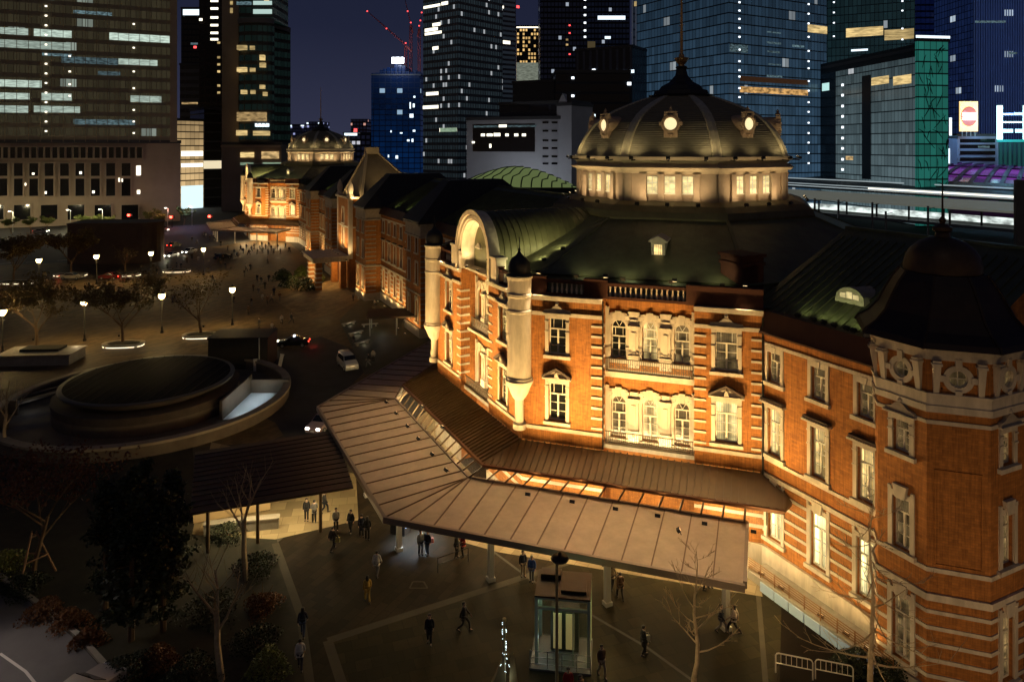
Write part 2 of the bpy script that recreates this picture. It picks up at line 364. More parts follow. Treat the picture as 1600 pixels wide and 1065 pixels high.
WARM = (1.0, .63, .23); WARMW = (1.0, .70, .31)
SWF = Face(C0, T1); WF = Face(T1, T2); NWF = Face(T2, C3)
PAV0 = set(ST.children)
# ---------------- pavilion body
def pavilion():
    b = MB(); zt = 17.6
    SWW = [(2.45, 8.2, 1.52, 2.85, 'ped', LITB), (2.45, 13.2, 1.52, 2.75, 'seg', LITD), (14.72, 8.2, 1.35, 2.85, 'ped', GLASSD), (14.72, 13.2, 1.35, 2.75, 'seg', GLASSD)]
    hol = [(s - w / 2, s + w / 2, z, z + h) for s, z, w, h, *_ in SWW]
    r0, r1 = 4.64, 11.28
    wall(b, SWF, 0, r0, 0, zt, hol[:2]); wall(b, SWF, r1, SWF.len, 0, zt, hol[2:])
    rc = 1.3
    for a in (r0, r1):
        b.add([SWF.pt(a, 0, 0), SWF.pt(a, 0, -rc), SWF.pt(a, zt, -rc), SWF.pt(a, zt, 0)], [(0, 1, 2, 3)])
    arch = [(5.62, 1.15), (7.96, 1.15), (10.30, 1.15)]
    hol2 = [(c - w / 2, c + w / 2, z, z + h + w / 2 * .98) for c, w in arch for z, h in ((7.1, 2.55), (13.0, 2.35))]
    wall(b, SWF, r0, r1, 0, zt + .3, hol2, -rc)
    for s, z, w, h, st, pm in SWW: window(SWF, s, z, w, h, 0, st, pm)
    for i, (c, w) in enumerate(arch):
        window(SWF, c, 7.1, w, 2.55, -rc, 'arch', (LITD, LITW, LITD)[i]); window(SWF, c, 13.0, w, 2.35, -rc, 'arch', (LITD, LITW, GLASSD)[i])
    # W face
    q0, q1 = 6.3, 12.6; rw = 1.6
    WWs = [(3.3, 8.2, 1.35, 2.85, 'ped', LITD), (3.3, 13.2, 1.35, 2.75, 'seg', LITD), (15.6, 8.2, 1.35, 2.85, 'ped', LITW), (15.6, 13.2, 1.35, 2.75, 'seg', GLASSD)]
    holw = [(s - w / 2, s + w / 2, z, z + h) for s, z, w, h, *_ in WWs]
    wall(b, WF, 0, q0, 0, zt, holw[:2]); wall(b, WF, q1, WF.len, 0, zt, holw[2:])
    for a in (q0, q1): b.add([WF.pt(a, 0, 0), WF.pt(a, 0, -rw), WF.pt(a, zt, -rw), WF.pt(a, zt, 0)], [(0, 1, 2, 3)])
    archw = [(7.35, 1.1), (9.45, 1.1), (11.55, 1.1)]
    hol3 = [(c - w / 2, c + w / 2, z, z + h + w / 2 * .98) for c, w in archw for z, h in ((7.1, 2.55), (13.0, 2.35))]
    wall(b, WF, q0, q1, 0, zt + .1, hol3, -rw)
    for s, z, w, h, st, pm in WWs: window(WF, s, z, w, h, 0, st, pm)
    for c, w in archw:
        window(WF, c, 7.1, w, 2.55, -rw, 'arch', LITW); window(WF, c, 13.0, w, 2.35, -rw, 'arch', LITD)
    # other faces plain
    wall(b, NWF, 0, NWF.len, 0, zt)
    for p, q in (((C3), (RN, -WH)), ((RN, -WH), (A_, -RW)), ((A_, -RW), (-A_, -RW)), ((-A_, -RW), (-RN, -WH)), ((-RN, -WH), C0)):
        wall(b, Face(p, q), 0, Face(p, q).len, 0, zt)
    b.build('pavilion_wall', BRICK, ST)
    # ---- stone trim
    for f, segs, rcs in ((SWF, ((0, r0), (r1, SWF.len)), (r0, r1, rc)), (WF, ((0, q0), (q1, WF.len)), (q0, q1, rw)), (NWF, ((0, NWF.len),), None)):
        t = MB()
        for a, c in segs:
            f.box(t, a, c, -.06, .10, 7.45, 7.72)        # sill course
            f.box(t, a, c, -.06, .14, 16.15, 16.42)      # string
            f.box(t, a - .02, c + .02, -.06, .30, 17.45, 17.66); f.box(t, a, c, -.06, .18, 17.3, 17.45)
            f.box(t, a, c, -.06, .16, 5.9, 6.2)
            for z in (4.9, 4.15, 3.4, 2.65): f.box(t, a, c, -.06, .07, z, z + .22)
            f.box(t, a, c, -.06, .2, 0, 1.6)
        if rcs:
            a, c, rr = rcs
            f.box(t, a, c, -rr - .06, -rr + .28, 17.7, 17.95); f.box(t, a, c, -rr - .05, -rr + .18, 11.62, 11.95)
            # white stone panels between the arched windows, two storeys
            cs = [5.62, 7.96, 10.30] if f is SWF else [7.35, 9.45, 11.55]
            mids = [(cs[0] + cs[1]) / 2, (cs[1] + cs[2]) / 2]
            for m in mids:
                for z0, z1 in ((6.9, 10.3), (12.5, 15.7)):
                    f.box(t, m - .34, m + .34, -rr - .05, -rr + .26, z0 + .9, z1 - .35); f.box(t, m - .42, m + .42, -rr - .05, -rr + .34, z0, z0 + .9)
                    f.box(t, m - .46, m + .46, -rr - .05, -rr + .36, z1 - .35, z1 - .1)
                    f.box(t, m - .3, m + .3, -rr - .05, -rr + .2, z1 - .1, z1 + .35)
                    f.box(t, m - .16, m + .16, -rr + .26, -rr + .32, z0 + 1.1, z1 - .6)
                f.box(t, m - .42, m + .42, -rr - .05, -rr + .12, 15.95, 16.6)
            for m in (a + .14, c - .14):
                for z0, z1 in ((6.9, 11.0), (12.0, 16.9)): f.box(t, m - .14, m + .14, -rr - .05, -rr + .16, z0, z1)
            for m in cs:   # arch heads: a field of white voussoirs behind the surround
                for zc in (9.65, 15.35):
                    for k in range(9):
                        an = R(10 + 20 * k); x, z = m + math.cos(an) * 1.02, zc + math.sin(an) * 1.02
                        f.box(t, x - .17, x + .17, -rr - .05, -rr + (.13 if k % 2 else .17), z - .17, z + .17)
            # balcony slabs
            f.box(t, a, c, -rr, -.35, 6.55, 6.85); f.box(t, a + .1, c - .1, -rr, -.6, 12.0, 12.2)
            # quoins, wrapping into the recess
            for z in [7.95 + .755 * k for k in range(11)]:
                f.box(t, a - .82, a + .04, -.3, .07, z, z + .16); f.box(t, c - .04, c + .82, -.3, .07, z, z + .16)
                f.box(t, a + .002, a + .045, -rr * .55, -.3, z, z + .2); f.box(t, c - .045, c - .002, -rr * .55, -.3, z, z + .2)
        t.build('stone_trim', STONE, ST)
    t = MB()
    for z in [7.95 + .755 * k for k in range(11)]:
        SWF.box(t, -.04, .8, -.1, .07, z, z + .16); NWF.box(t, NWF.len - .85, NWF.len + .04, -.1, .07, z, z + .2)
        t.box(-RN - .07, -RN + .3, WH - .03, WH + .03, z, z + .2)
    t.build('quoin', STONE, ST)
    # ---- balcony railings
    for f, a, c, rr in ((SWF, r0, r1, rc), (WF, q0, q1, rw)):
        for z, dd in ((6.85, -.42), (12.2, -rr + .62)):
            g = MB()
            f.box(g, a + .1, c - .1, dd - .03, dd + .03, z + .92, z + .98); f.box(g, a + .1, c - .1, dd - .02, dd + .02, z + .08, z + .12)
            k = a + .15
            while k < c - .1:
                f.box(g, k, k + .035, dd - .018, dd + .018, z + .12, z + .92); k += .16
            k = a + .3
            while k < c - .4:
                p = f.pt(k, z + .5, dd); g.tube([p + f.d * .14 * math.cos(i * PI / 4) + Vector((0, 0, .16 * math.sin(i * PI / 4))) for i in range(9)], .018, 4); k += .48
            g.build('balcony_railing', M('wrought_iron', (.10, .075, .05), .5, .5), ST)
    # ---- corner turrets
    for (p, sg) in ((T1, 1), (T2, 1)):
        x, y = p[0] * 1.012, p[1] * 1.012
        c = MB()
        c.lathe([(.34, 7.4), (.5, 7.4), (.5, 7.8), (.34, 7.95), (.34, 9.6), (.45, 9.75), (.5, 9.8), (.66, 10.1), (.86, 10.6), (1.06, 11.0), (1.08, 11.15), (1.0, 11.2), (1.0, 11.35), (.92, 11.4), (.92, 16.3), (.97, 16.35), (.97, 16.5), (.92, 16.55),
                 (.92, 17.5), (.97, 17.55), (.97, 17.75), (.92, 17.8), (.92, 18.85), (1.0, 18.9), (1.02, 19.05), (.9, 19.06)], x, y, 24)
        tr = c.build('corner_turret', STONE, ST, True)
        k = MB(); k.lathe([(1.0, 19.06), (1.06, 19.12), (.86, 19.3), (.87, 19.7), (.80, 20.1), (.6, 20.42), (.3, 20.62), (.16, 20.8), (.08, 21.0), (.12, 21.1), (.05, 21.2), (.03, 22.0), (.001, 22.05)], x, y, 20)
        k.build('turret_cap', SLATE, tr, True)
    # ---- parapets with balusters
    for f in (SWF, WF, NWF):
        ln = f.len; p = MB()
        p_bal = MB()
        secs = [(0, 1.6, 0), (1.6, 4.0, 1), (4.0, 5.2, 0), (5.2, 10.9, 1), (10.9, 12.7, 0), (12.7, 15.6, 1), (15.6, ln, 0)] if f is SWF else [(0, 1.4, 0), (1.4, 4.3, 1), (4.3, 5.0, 0)] + [(13.9, 14.6, 0), (14.6, 17.5, 1), (17.5, ln, 0)] if f is WF else [(0, ln, 0)]
        for a, c, op in secs:
            d0, d1 = -.55, -.15
            if f is SWF and c <= 5.3: op = 0
            top = 18.95
            if op:
                f.box(p, a, c, d0, d1, 17.66, 17.86); f.box(p, a, c, d0 - .04, d1 + .04, 18.62, 18.85)
                k = a + .22
                while k < c - .1:
                    q = f.pt(k, 0, (d0 + d1) / 2)
                    p_bal.lathe([(.09, 17.86), (.06, 17.95), (.11, 18.15), (.05, 18.42), (.09, 18.62)], q.x, q.y, 8); k += .38
            else: f.box(p, a, c, d0, d1 + (.12 if c <= 5.3 else .04), 17.66, top); f.box(p, a, c, d0 - .05, d1 + .16, top, top + .12)
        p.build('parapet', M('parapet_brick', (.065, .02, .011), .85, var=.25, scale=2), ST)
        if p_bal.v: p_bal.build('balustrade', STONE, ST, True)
    # ---- roof: an octagonal skirt rising to the drum
    def octo(inr): return [(inr / math.cos(PI / 8) * math.cos(PI / 8 + k * PI / 4), inr / math.cos(PI / 8) * math.sin(PI / 8 + k * PI / 4)) for k in range(8)]
    ins = 2.3; tt = math.tan(PI / 8)
    def irr(i):
        a = A_ - i * tt; b_ = WH - i * tt
        return [(RN - i, b_), (a, RW - i), (-a, RW - i), (-(RN - i), b_), (-(RN - i), -b_), (-a, -(RW - i)), (a, -(RW - i)), (RN - i, -b_)]
    top = octo(12.2)
    e = irr(ins); r = MB()
    fl = MB(); fl.add([(x, y, 17.7) for x, y in irr(.4)], [tuple(range(8))]); fl.build('roof_gutter', M('lead_flashing', (.16, .17, .12), .5, .3, var=.2), ST)
    kk = MB(); kk.prism(e, 17.7, 18.75); kk.build('roof_kerb', M('lead_flashing'), ST)
    r.loft([[(x, y, 18.75) for x, y in e], [(x * 1.012, y * 1.012, 18.95) for x, y in e], [(x, y, 22.6) for x, y in (top[0], top[1], top[2], top[3], top[4], top[5], top[6], top[7])]])
    for k in range(8):   # hips
        r.bar((e[k][0], e[k][1], 18.98), (top[k][0], top[k][1], 22.64), .28, .16)
    for k in (1, 2, 3):    # standing seams on the faces towards the plaza
        p0, p1, q0_, q1_ = Vector((*e[k - 1], 18.97)), Vector((*e[k], 18.97)), Vector((*top[k - 1], 22.61)), Vector((*top[k], 22.61))
        nn = int((p1 - p0).length / .62); u = (p1 - p0).normalized(); Lb = (p1 - p0).length
        ta, tb = (q0_ - p0).dot(u), (q1_ - p0).dot(u); nrm = ((q0_ - p0) - u * ta)
        for i in range(1, nn):
            sx = Lb * i / nn; fr = min(1.0, sx / ta if sx < ta else ((Lb - sx) / (Lb - tb) if sx > tb else 1.0))
            r.bar(p0 + u * sx, p0 + u * sx + nrm * fr, .05, .09)
    r.build('pavilion_roof', COPPER, ST)
    # ---- barrel vault and its great arch over the west front
    v = MB(); Rb = 3.72; zs = 19.45; n = 26
    def arc(rad, y, n=n, low=17.75): return [(rad, y, low)] + [(rad * math.cos(PI * k / n), y, zs + rad * math.sin(PI * k / n)) for k in range(n + 1)] + [(-rad, y, low)]
    v.loft([arc(Rb, 9.0), arc(Rb, 22.4)], caps=False)
    y = 11.2
    while y < 22.3:
        v.loft([arc(Rb + .07, y), arc(Rb + .07, y + .07)]); y += .62
    v.build('barrel_roof', M('barrel_copper_roof', (.10, .10, .05), .5, .2, var=.25, scale=.9), ST, True)
    g = MB()
    def ringslab(r0_, r1_, y0, y1, mi=0, low=17.7):
        A, B = arc(r0_, y0, low=low), arc(r1_, y0, low=low); Cc, D = arc(r0_, y1, low=low), arc(r1_, y1, low=low)
        for i in range(len(A) - 1): g.hexa([A[i], B[i], D[i], Cc[i], A[i + 1], B[i + 1], D[i + 1], Cc[i + 1]], mi)
    ringslab(2.95, 3.78, 22.3, 23.1); ringslab(3.5, 3.9, 23.0, 23.35); ringslab(3.1, 3.35, 23.05, 23.22); ringslab(2.9, 3.0, 21.3, 22.5)
    ar = g.build('great_arch', STONE, ST)
    w_ = MB(); pts = arc(3.05, 21.3); w_.add([p for p in pts], [tuple(range(len(pts)))])
    w_.box(-2.9, 2.9, 21.3, 22.9, 17.72, 17.9)
    for x, z in ((-1.75, 18.5), (1.75, 18.5), (-.9, 20.5), (.9, 20.5)):   # small pedimented niches
        w_.box(x - .55, x + .55, 21.6, 21.8, z - .1, z + .05); w_.box(x - .45, x - .3, 21.6, 21.78, z + .05, z + 1.1); w_.box(x + .3, x + .45, 21.6, 21.78, z + .05, z + 1.1); w_.box(x - .6, x + .6, 21.6, 22.0, z + 1.1, z + 1.25)
        w_.add([(x - .6, 21.95, z + 1.25), (x + .6, 21.95, z + 1.25), (x, 21.95, z + 1.65), (x - .6, 21.6, z + 1.25), (x + .6, 21.6, z + 1.25), (x, 21.6, z + 1.65)], [(0, 1, 2), (0, 2, 5, 3), (1, 4, 5, 2)])
    w_.build('tympanum', STONE, ar)
    # piers each side of the arch
    for sx in (-1, 1):
        p = MB(); x = sx * 4.55; p.box(x - .55, x + .55, 22.35, 23.25, 17.66, 19.6); p.box(x - .65, x + .65, 22.25, 23.35, 19.6, 19.8)
        p.build('arch_pier', STONE, ST)
    # ---- drum skirt, drum, dome
    d = MB()
    d.loft([[(x, y, 22.55) for x, y in octo(12.3)], [(x, y, 22.75) for x, y in octo(12.35)], [(x, y, 23.25) for x, y in octo(12.15)], [(x, y, 23.75) for x, y in octo(11.5)], [(x, y, 24.05) for x, y in octo(10.6)]])
    d.build('drum_skirt', M('skirt_lead', (.12, .10, .05), .55, .2, var=.2), ST)
    DR = M('drum_render', (.44, .345, .25), .75, var=.12, scale=1.1)
    drum = MB(); dr = 9.85
    drum.loft([[(x, y, 24.0) for x, y in octo(dr)], [(x, y, 27.0) for x, y in octo(dr)]], caps=False)
    for k in range(8):
        a = k * PI / 4; f = Face((math.cos(a) * dr + math.sin(a) * 4.08, math.sin(a) * dr - math.cos(a) * 4.08), (math.cos(a) * dr - math.sin(a) * 4.08, math.sin(a) * dr + math.cos(a) * 4.08))
        f.o = Vector((math.cos(a), math.sin(a), 0)); c = f.len / 2
        for q in (-2.35, -.78, .78, 2.35):
            f.box(drum, c + q - .27, c + q + .27, 0, .28, 24.05, 26.45); f.box(drum, c + q - .33, c + q + .33, 0, .34, 24.05, 24.4); f.box(drum, c + q - .32, c + q + .32, 0, .33, 26.3, 26.5)
        for q in (-3.75, 3.75): f.box(drum, c + q - .3, c + q + .3, 0, .2, 24.05, 26.5)
    dro = drum.build('drum', DR, ST)
    cor = MB()
    for (i0, z0, i1, z1) in ((10.0, 26.5, 10.1, 26.8), (10.35, 26.8, 10.55, 27.05), (10.6, 27.05, 10.55, 27.12), (10.0, 27.12, 10.0, 27.45), (10.05, 27.45, 10.3, 27.7), (10.45, 27.7, 10.5, 28.02)):
        cor.loft([[(x, y, z0) for x, y in octo(i0)], [(x, y, z1) for x, y in octo(i1)]])
    cor.build('drum_cornice', M('cornice_stone', (.58, .48, .33), .7, var=.12), dro)
    for k in range(8):
        a = k * PI / 4
        for q in (-1.57, 0, 1.57):
            wmb = cached('drumwin', lambda: (lambda m: m.box(-.45, .45, 0, .06, .75, 2.25, 0).box(-.03, .03, .06, .1, .75, 2.25, 1).box(-.45, .45, .06, .1, 1.68, 1.73, 1).box(-.52, .52, 0, .14, .65, .75, 1).mesh('drum_window', [LITP, PAINT]))(MB()))
            put('drum_window', wmb, dro, (math.cos(a) * (dr - .02) - math.sin(a) * q, math.sin(a) * (dr - .02) + math.cos(a) * q, 24.0), a - PI / 2)
    prof = [(9.95, 28.0), (9.75, 28.7), (9.4, 29.5), (8.95, 30.3), (8.3, 31.15), (7.4, 31.95), (6.3, 32.6), (5.0, 33.2), (3.6, 33.75), (2.3, 34.15), (2.0, 34.25)]
    dm = MB(); dm.loft([[(x, y, z) for x, y in octo(r)] for r, z in prof], caps=False)
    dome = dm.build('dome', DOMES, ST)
    # slate courses: low relief bands around the dome
    sc = MB()
    for i in range(len(prof) - 1):
        for j in range(4):
            t0 = j / 4; r_ = prof[i][0] + (prof[i + 1][0] - prof[i][0]) * t0; z_ = prof[i][1] + (prof[i + 1][1] - prof[i][1]) * t0
            A = octo(r_ + .012); B = octo(r_ + .022); C_ = octo(r_ + .012)
            sc.loft([[(x, y, z_ - .01) for x, y in A], [(x, y, z_ + .012) for x, y in B], [(x, y, z_ + .05) for x, y in C_]], caps=False)
    sc.build('slate_course', DOMES, dome)
    for k in range(8):
        rb = MB(); a = PI / 8 + k * PI / 4; ca, sa = math.cos(a), math.sin(a); rr = []
        for r_, z_ in prof:
            q = r_ / math.cos(PI / 8); wd = .42 if r_ > 4 else .3
            rr.append([(ca * (q - .25) - sa * wd, sa * (q - .25) + ca * wd, z_), (ca * (q + .06) - sa * wd * .9, sa * (q + .06) + ca * wd * .9, z_ + .03), (ca * (q + .14), sa * (q + .14), z_ + .05),
                       (ca * (q + .06) + sa * wd * .9, sa * (q + .06) - ca * wd * .9, z_ + .03), (ca * (q - .25) + sa * wd, sa * (q - .25) - ca * wd, z_)])
        rb.loft(rr); rb.build('dome_rib', DOMER, dome)
    def oculus():
        m = MB(); y = 0
        # local: y outward, z up, centre at origin
        def ring(r0_, r1_, y0, y1, mi, n=20):
            for k in range(n):
                a0, a1 = 2 * PI * k / n, 2 * PI * (k + 1) / n; q = lambda r_, a_, yy: (r_ * math.cos(a_), yy, r_ * math.sin(a_))
                m.hexa([q(r0_, a0, y0), q(r1_, a0, y0), q(r1_, a0, y1), q(r0_, a0, y1), q(r0_, a1, y0), q(r1_, a1, y0), q(r1_, a1, y1), q(r0_, a1, y1)], mi)
        ring(.56, .86, -1.6, .12, 0); ring(.6, .72, .1, .24, 0)
        for an in (0, 60, 120, 180, 240, 300):
            c, s_ = math.cos(R(an)), math.sin(R(an)); m.box(c * .86 - .16, c * .86 + .16, -.3, .16, s_ * .86 - .16, s_ * .86 + .16, 0)
        m.box(-.62, .62, -1.4, 0, -1.25, -.7, 0); m.box(-.55, .55, -.3, .14, .98, 1.1, 0)
        m.lathe([(.2, -.1), (.24, .0), (.1, .14), (.16, .26), (.05, .4), (.001, .5)], 0, -.1, 8, 0)
        for i in range(len(m.v) - 48, len(m.v)): x, yy, z = m.v[i]; m.v[i] = (x, yy, z + 1.15)
        m.lathe([(.001, -.34), (.12, -.25), (.2, -.1), (.26, 0)], 0, 0, 8, 0)
        for i in range(len(m.v) - 32, len(m.v)): x, yy, z = m.v[i]; m.v[i] = (x, yy, z - .95)
        m.add([(.57 * math.cos(2 * PI * k / 20), .05, .57 * math.sin(2 * PI * k / 20)) for k in range(20)], [tuple(range(20))], 1)
        return m.mesh('oculus_window', [M('oculus_stone', (.42, .30, .2), .7, var=.2, scale=3), M('oculus_glow', (.5, .4, .2), .3, emit=(1, .84, .46), es=1.05)])
    om = cached('oculus', oculus)
    for k in range(8):
        a = k * PI / 4; put('oculus_window', om, dome, (math.cos(a) * 9.35, math.sin(a) * 9.35, 31.0), a - PI / 2)
    ln = MB()
    ln.loft([[(x, y, 33.95) for x, y in octo(3.1)], [(x, y, 34.15) for x, y in octo(3.2)], [(x, y, 34.2) for x, y in octo(2.7)], [(x, y, 34.6) for x, y in octo(2.6)], [(x, y, 34.7) for x, y in octo(2.2)], [(x, y, 35.1) for x, y in octo(1.9)],
             [(x, y, 35.5) for x, y in octo(1.2)], [(x, y, 36.2) for x, y in octo(.62)], [(x, y, 36.9) for x, y in octo(.45)], [(x, y, 37.0) for x, y in octo(.6)], [(x, y, 37.15) for x, y in octo(.5)]])
    lo = ln.build('lantern', SLATE, dome)
    fn = MB(); fn.lathe([(.4, 37.1), (.3, 37.3), (.55, 37.6), (.7, 37.9), (.75, 38.0), (.3, 38.1), (.28, 38.3), (.16, 38.5), (.13, 42), (.09, 46), (.06, 48.5), (.001, 48.6)], 0, 0, 12)
    for z in (41.3, 44.9): fn.box(-.4, .4, -.03, .03, z, z + .06)
    fn.build('flagpole', M('gilded_pole', (.45, .27, .12), .4, .6), lo)
    # dormer in the roof slope
    dmr = MB(); f = Face((-12.5 - .707 * .55, 12.5 - .707 * .55), (-12.5 + .707 * .55, 12.5 + .707 * .55)); c = f.len / 2
    f.box(dmr, c - .62, c + .62, -2.2, .05, 19.6, 19.95, 0); f.box(dmr, c - .55, c - .32, -2.2, 0, 19.95, 21.35, 0); f.box(dmr, c + .32, c + .55, -2.2, 0, 19.95, 21.35, 0); f.box(dmr, c - .32, c + .32, -2.2, 0, 21.15, 21.35, 0)
    f.box(dmr, c - .75, c + .75, -2.3, .12, 21.35, 21.45, 0)
    P = f.pt; dmr.add([P(c - .75, 21.45, .1), P(c + .75, 21.45, .1), P(c, 21.85, .1), P(c - .75, 21.45, -2.3), P(c + .75, 21.45, -2.3), P(c, 21.85, -2.3)], [(0, 1, 2), (3, 5, 4), (0, 2, 5, 3), (1, 4, 5, 2)], 0)
    do = dmr.build('dormer', STONED, ST)
    dg = MB(); f.box(dg, c - .32, c + .32, -.12, -.08, 19.95, 21.15); dg.build('dormer_pane', LITW, do)
    # chimney
    ch = MB(); ch.box(-19.6, -17.3, 8.4, 10.4, 17.7, 20.9); ch.box(-19.7, -17.2, 8.3, 10.5, 20.3, 20.5); ch.box(-19.75, -17.15, 8.25, 10.55, 20.9, 21.1)
    ch.build('chimney', M('parapet_brick'), ST)
    # ---- floodlights of the dome: a ring on the skirt, a ring on the cornice
    for k in range(8):
        if k in (0, 7, 6): continue          # faces turned away from the plaza
        a = k * PI / 4
        for q in (-2.6, 0, 2.6):
            x, y = math.cos(a) * 10.62 - math.sin(a) * q, math.sin(a) * 10.62 + math.cos(a) * q
            x, y = math.cos(a) * 11.15 - math.sin(a) * q * 1.25, math.sin(a) * 11.15 + math.cos(a) * q * 1.25
            floodlight((x, y, 28.0), (math.cos(a) * 9.3 - math.sin(a) * q * 1.2, math.sin(a) * 9.3 + math.cos(a) * q * 1.2, 30.6), 32 if q else 14, (1, .76, .40), angle=130, glow=1)
            br_ = MB(); br_.bar((x, y, 27.7), (x * .92, y * .92, 27.75), .08, .08); br_.build('lamp_bracket', DARKM, ST)
            x, y = math.cos(a) * 11.8 - math.sin(a) * q, math.sin(a) * 11.8 + math.cos(a) * q
            floodlight((x, y, 24.0), (math.cos(a) * 9.9 - math.sin(a) * q * .8, math.sin(a) * 9.9 + math.cos(a) * q * .8, 26.2), 46, (1, .70, .36), angle=130, glow=1)
    # ---- floodlights of the facade, standing on the canopy
    for s, pw in ((.6, 520), (3.6, 640), (6.6, 820), (9.4, 900), (12.4, 1000), (15.6, 1050)):
        p = SWF.pt(s, 4.72, 4.5); floodlight(p, SWF.pt(s, 15.0, -.6), pw * 1.22, WARM, angle=92)
    for s in (1.5, 4.6, 8.0, 11.0, 14.4, 17.6):
        p = WF.pt(s, 4.72, 5.6); floodlight(p, WF.pt(s, 15.0, -.8), 1230, WARM, angle=92)
    for f, c, ln_, rr, dd in ((SWF, 7.96, 6.0, 1.3, -.62), (WF, 9.45, 5.6, 1.6, -.7)):   # light strips lying along the two balconies
        for z, pw in ((6.95, 210), (12.3, 130)):
            b_ = MB(); f.box(b_, c - ln_ / 2, c + ln_ / 2, dd - .05, dd + .05, z - .1, z); o_ = b_.build('light_strip', DARKM, ST)
            l_ = lamp('strip_light', 'AREA', f.pt(c, z + .04, dd), o_, pw, WARMW, ln_, f.pt(c, z + 3.2, dd - .75)); l_.data.shape = 'RECTANGLE'; l_.data.size_y = .12
            zax = (f.pt(c, z + .04, dd) - f.pt(c, z + 3.2, dd - .75)).normalized(); yax = zax.cross(f.d).normalized(); l_.rotation_euler = Matrix((f.d, yax, zax)).transposed().to_euler()
    for x in (-2.4, 0, 2.4): floodlight((x, 22.75, 18.05), (x * .8, 22.0, 22), 60, WARMW, angle=150)
    for x, y in ((-2.6, 24.0), (2.6, 24.0)): floodlight((x, y + 3, 5.8), (x * .9, 22.6, 20.5), 420, WARM, angle=60)
    for y, z_ in ((21.7, 18.3), (19.6, 19.7), (17.8, 20.5)): floodlight((-6.5, y, z_), (-3.0, y - .6, z_ + 1.3), 70, (1, .9, .42), angle=155, glow=2)
    for f, ss in ((SWF, (1.2, 6.0, 11.0, 16.2)), (WF, (2.0, 6.2, 12.6, 17.0))):   # unseen floods added on the parapet to brighten the canopy roof
        for s in ss: floodlight(f.pt(s, 19.3, .1), f.pt(s, 4, 6.2), 600, (1, .72, .40), angle=58, glow=.4)
    for k in (-6, -2.5, 1, 4.5): # roof edge lights
        p = SWF.pt(8.77 + k, 19.25, -.35); floodlight(p, SWF.pt(8.77 + k * .8, 21.2, -8), 40, (1, .95, .48), angle=95, glow=1)
pavilion()
PAV1 = [o for o in ST.children if o not in PAV0]
NPAV = 186.0
for o in PAV1:
    if o.name.startswith('chimney'): continue
    if o.name.startswith(('floodlight', 'lamp_bracket')):      # too small to see at that distance: only its light is needed
        for ch in o.children:
            if ch.type == 'LIGHT': c_ = ch.copy(); COL.objects.link(c_); c_.parent = ST; c_.location = Vector(o.location) + Vector(ch.location) + Vector((NPAV, 0, 0))
        continue
    dup(o, ST, (NPAV, 0, 0))
# ---------------- wings
def wing(n0, n1, wins, style_far=False, w=WH, stripes=True, lits=None, ret_s=None):
    f = Face((n0, w), (n1, w)); b = MB(); hol = []
    for i, s in enumerate(wins):
        hol += [(s - .55, s + .55, 12.95, 14.98), (s - .58, s + .58, 8.0, 11.15), (s - .62, s + .62, 2.3, 5.8)]
    wall(b, f, 0, f.len, 0, 16.3, hol)
    b.build('wing_wall', BRICK, ST)
    for i, s in enumerate(wins):
        l = lits[i] if lits else ((GLASSD, LITD, LITD), (LITD, LITD, LITW), (GLASSD, GLASSD, LITD))[i % 3]
        window(f, s, 12.95, 1.1, 2.03, 0, 'flat', l[0]); window(f, s, 8.0, 1.16, 3.15, 0, 'hood', l[1]); window(f, s, 2.3, 1.24, 3.5, 0, 'key', l[2])
    t = MB(); edges = [0] + [v for s in wins for v in (s - .9, s + .9)] + [f.len]
    f.box(t, 0, f.len, -.05, .09, 15.33, 15.55)
    f.box(t, 0, f.len, -.05, .16, 6.35, 6.65); f.box(t, 0, f.len, -.05, .1, 7.5, 7.72); f.box(t, 0, f.len, -.05, .22, 0, 1.6)
    for i in range(0, len(edges), 2):
        a, c = edges[i], edges[i + 1]
        if c - a > .1:
            for z in (5.55, 4.8, 4.05, 3.3, 2.55): f.box(t, a, c, -.05, .07, z, z + .2)
    t.build('stone_course', STONE, ST)
    g = MB()
    # dark eaves gutter, leaning out
    P = f.pt; g.hexa([P(0, 16.3, -.4), P(f.len, 16.3, -.4), P(f.len, 16.3, .35), P(0, 16.3, .35), P(0, 17.6, -.9), P(f.len, 17.6, -.9), P(f.len, 17.6, -.25), P(0, 17.6, -.25)])
    f.box(g, 0, f.len, -.3, .42, 16.18, 16.3)
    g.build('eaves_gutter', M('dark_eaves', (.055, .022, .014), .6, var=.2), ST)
def wing_roof(n0, n1, w=WH, ridge=22.6):
    r = MB(); y0 = w - .9
    r.add([(n0, y0, 17.55), (n1, y0, 17.55), (n1, 0, ridge), (n0, 0, ridge), (n0, -y0, 17.55), (n1, -y0, 17.55)], [(0, 1, 2, 3), (3, 2, 5, 4)])
    r.bar((n0, 0, ridge + .05), (n1, 0, ridge + .05), .35, .25)
    n = int((n1 - n0) / .62)
    for i in range(1, n):
        x = n0 + (n1 - n0) * i / n; r.bar((x, y0, 17.6), (x, 1.0, ridge - .45), .05, .09)
    r.build('wing_roof', COPPER, ST)
    e = MB(); wall(e, Face((n1, -w), (n0, -w)), 0, n1 - n0, 0, 17.5); e.build('east_wall', BRICK, ST)
wing(-34.8, -RN + .02, [4.9, 8.3, 11.95], lits=[(LITD, LITW, LITG), (LITD, LITW, LITG), (LITD, LITB, LITG)])
wing_roof(-34.8, -RN + 2.0)
# south end wall
_e = MB(); wall(_e, Face((-34.8, -WH), (-34.8, WH)), 0, 2 * WH, 0, 17.6); _e.add([(-34.8, -WH + .9, 17.55), (-34.8, WH - .9, 17.55), (-34.8, 0, 22.6)], [(0, 1, 2)]); _e.build('south_wall', BRICK, ST)
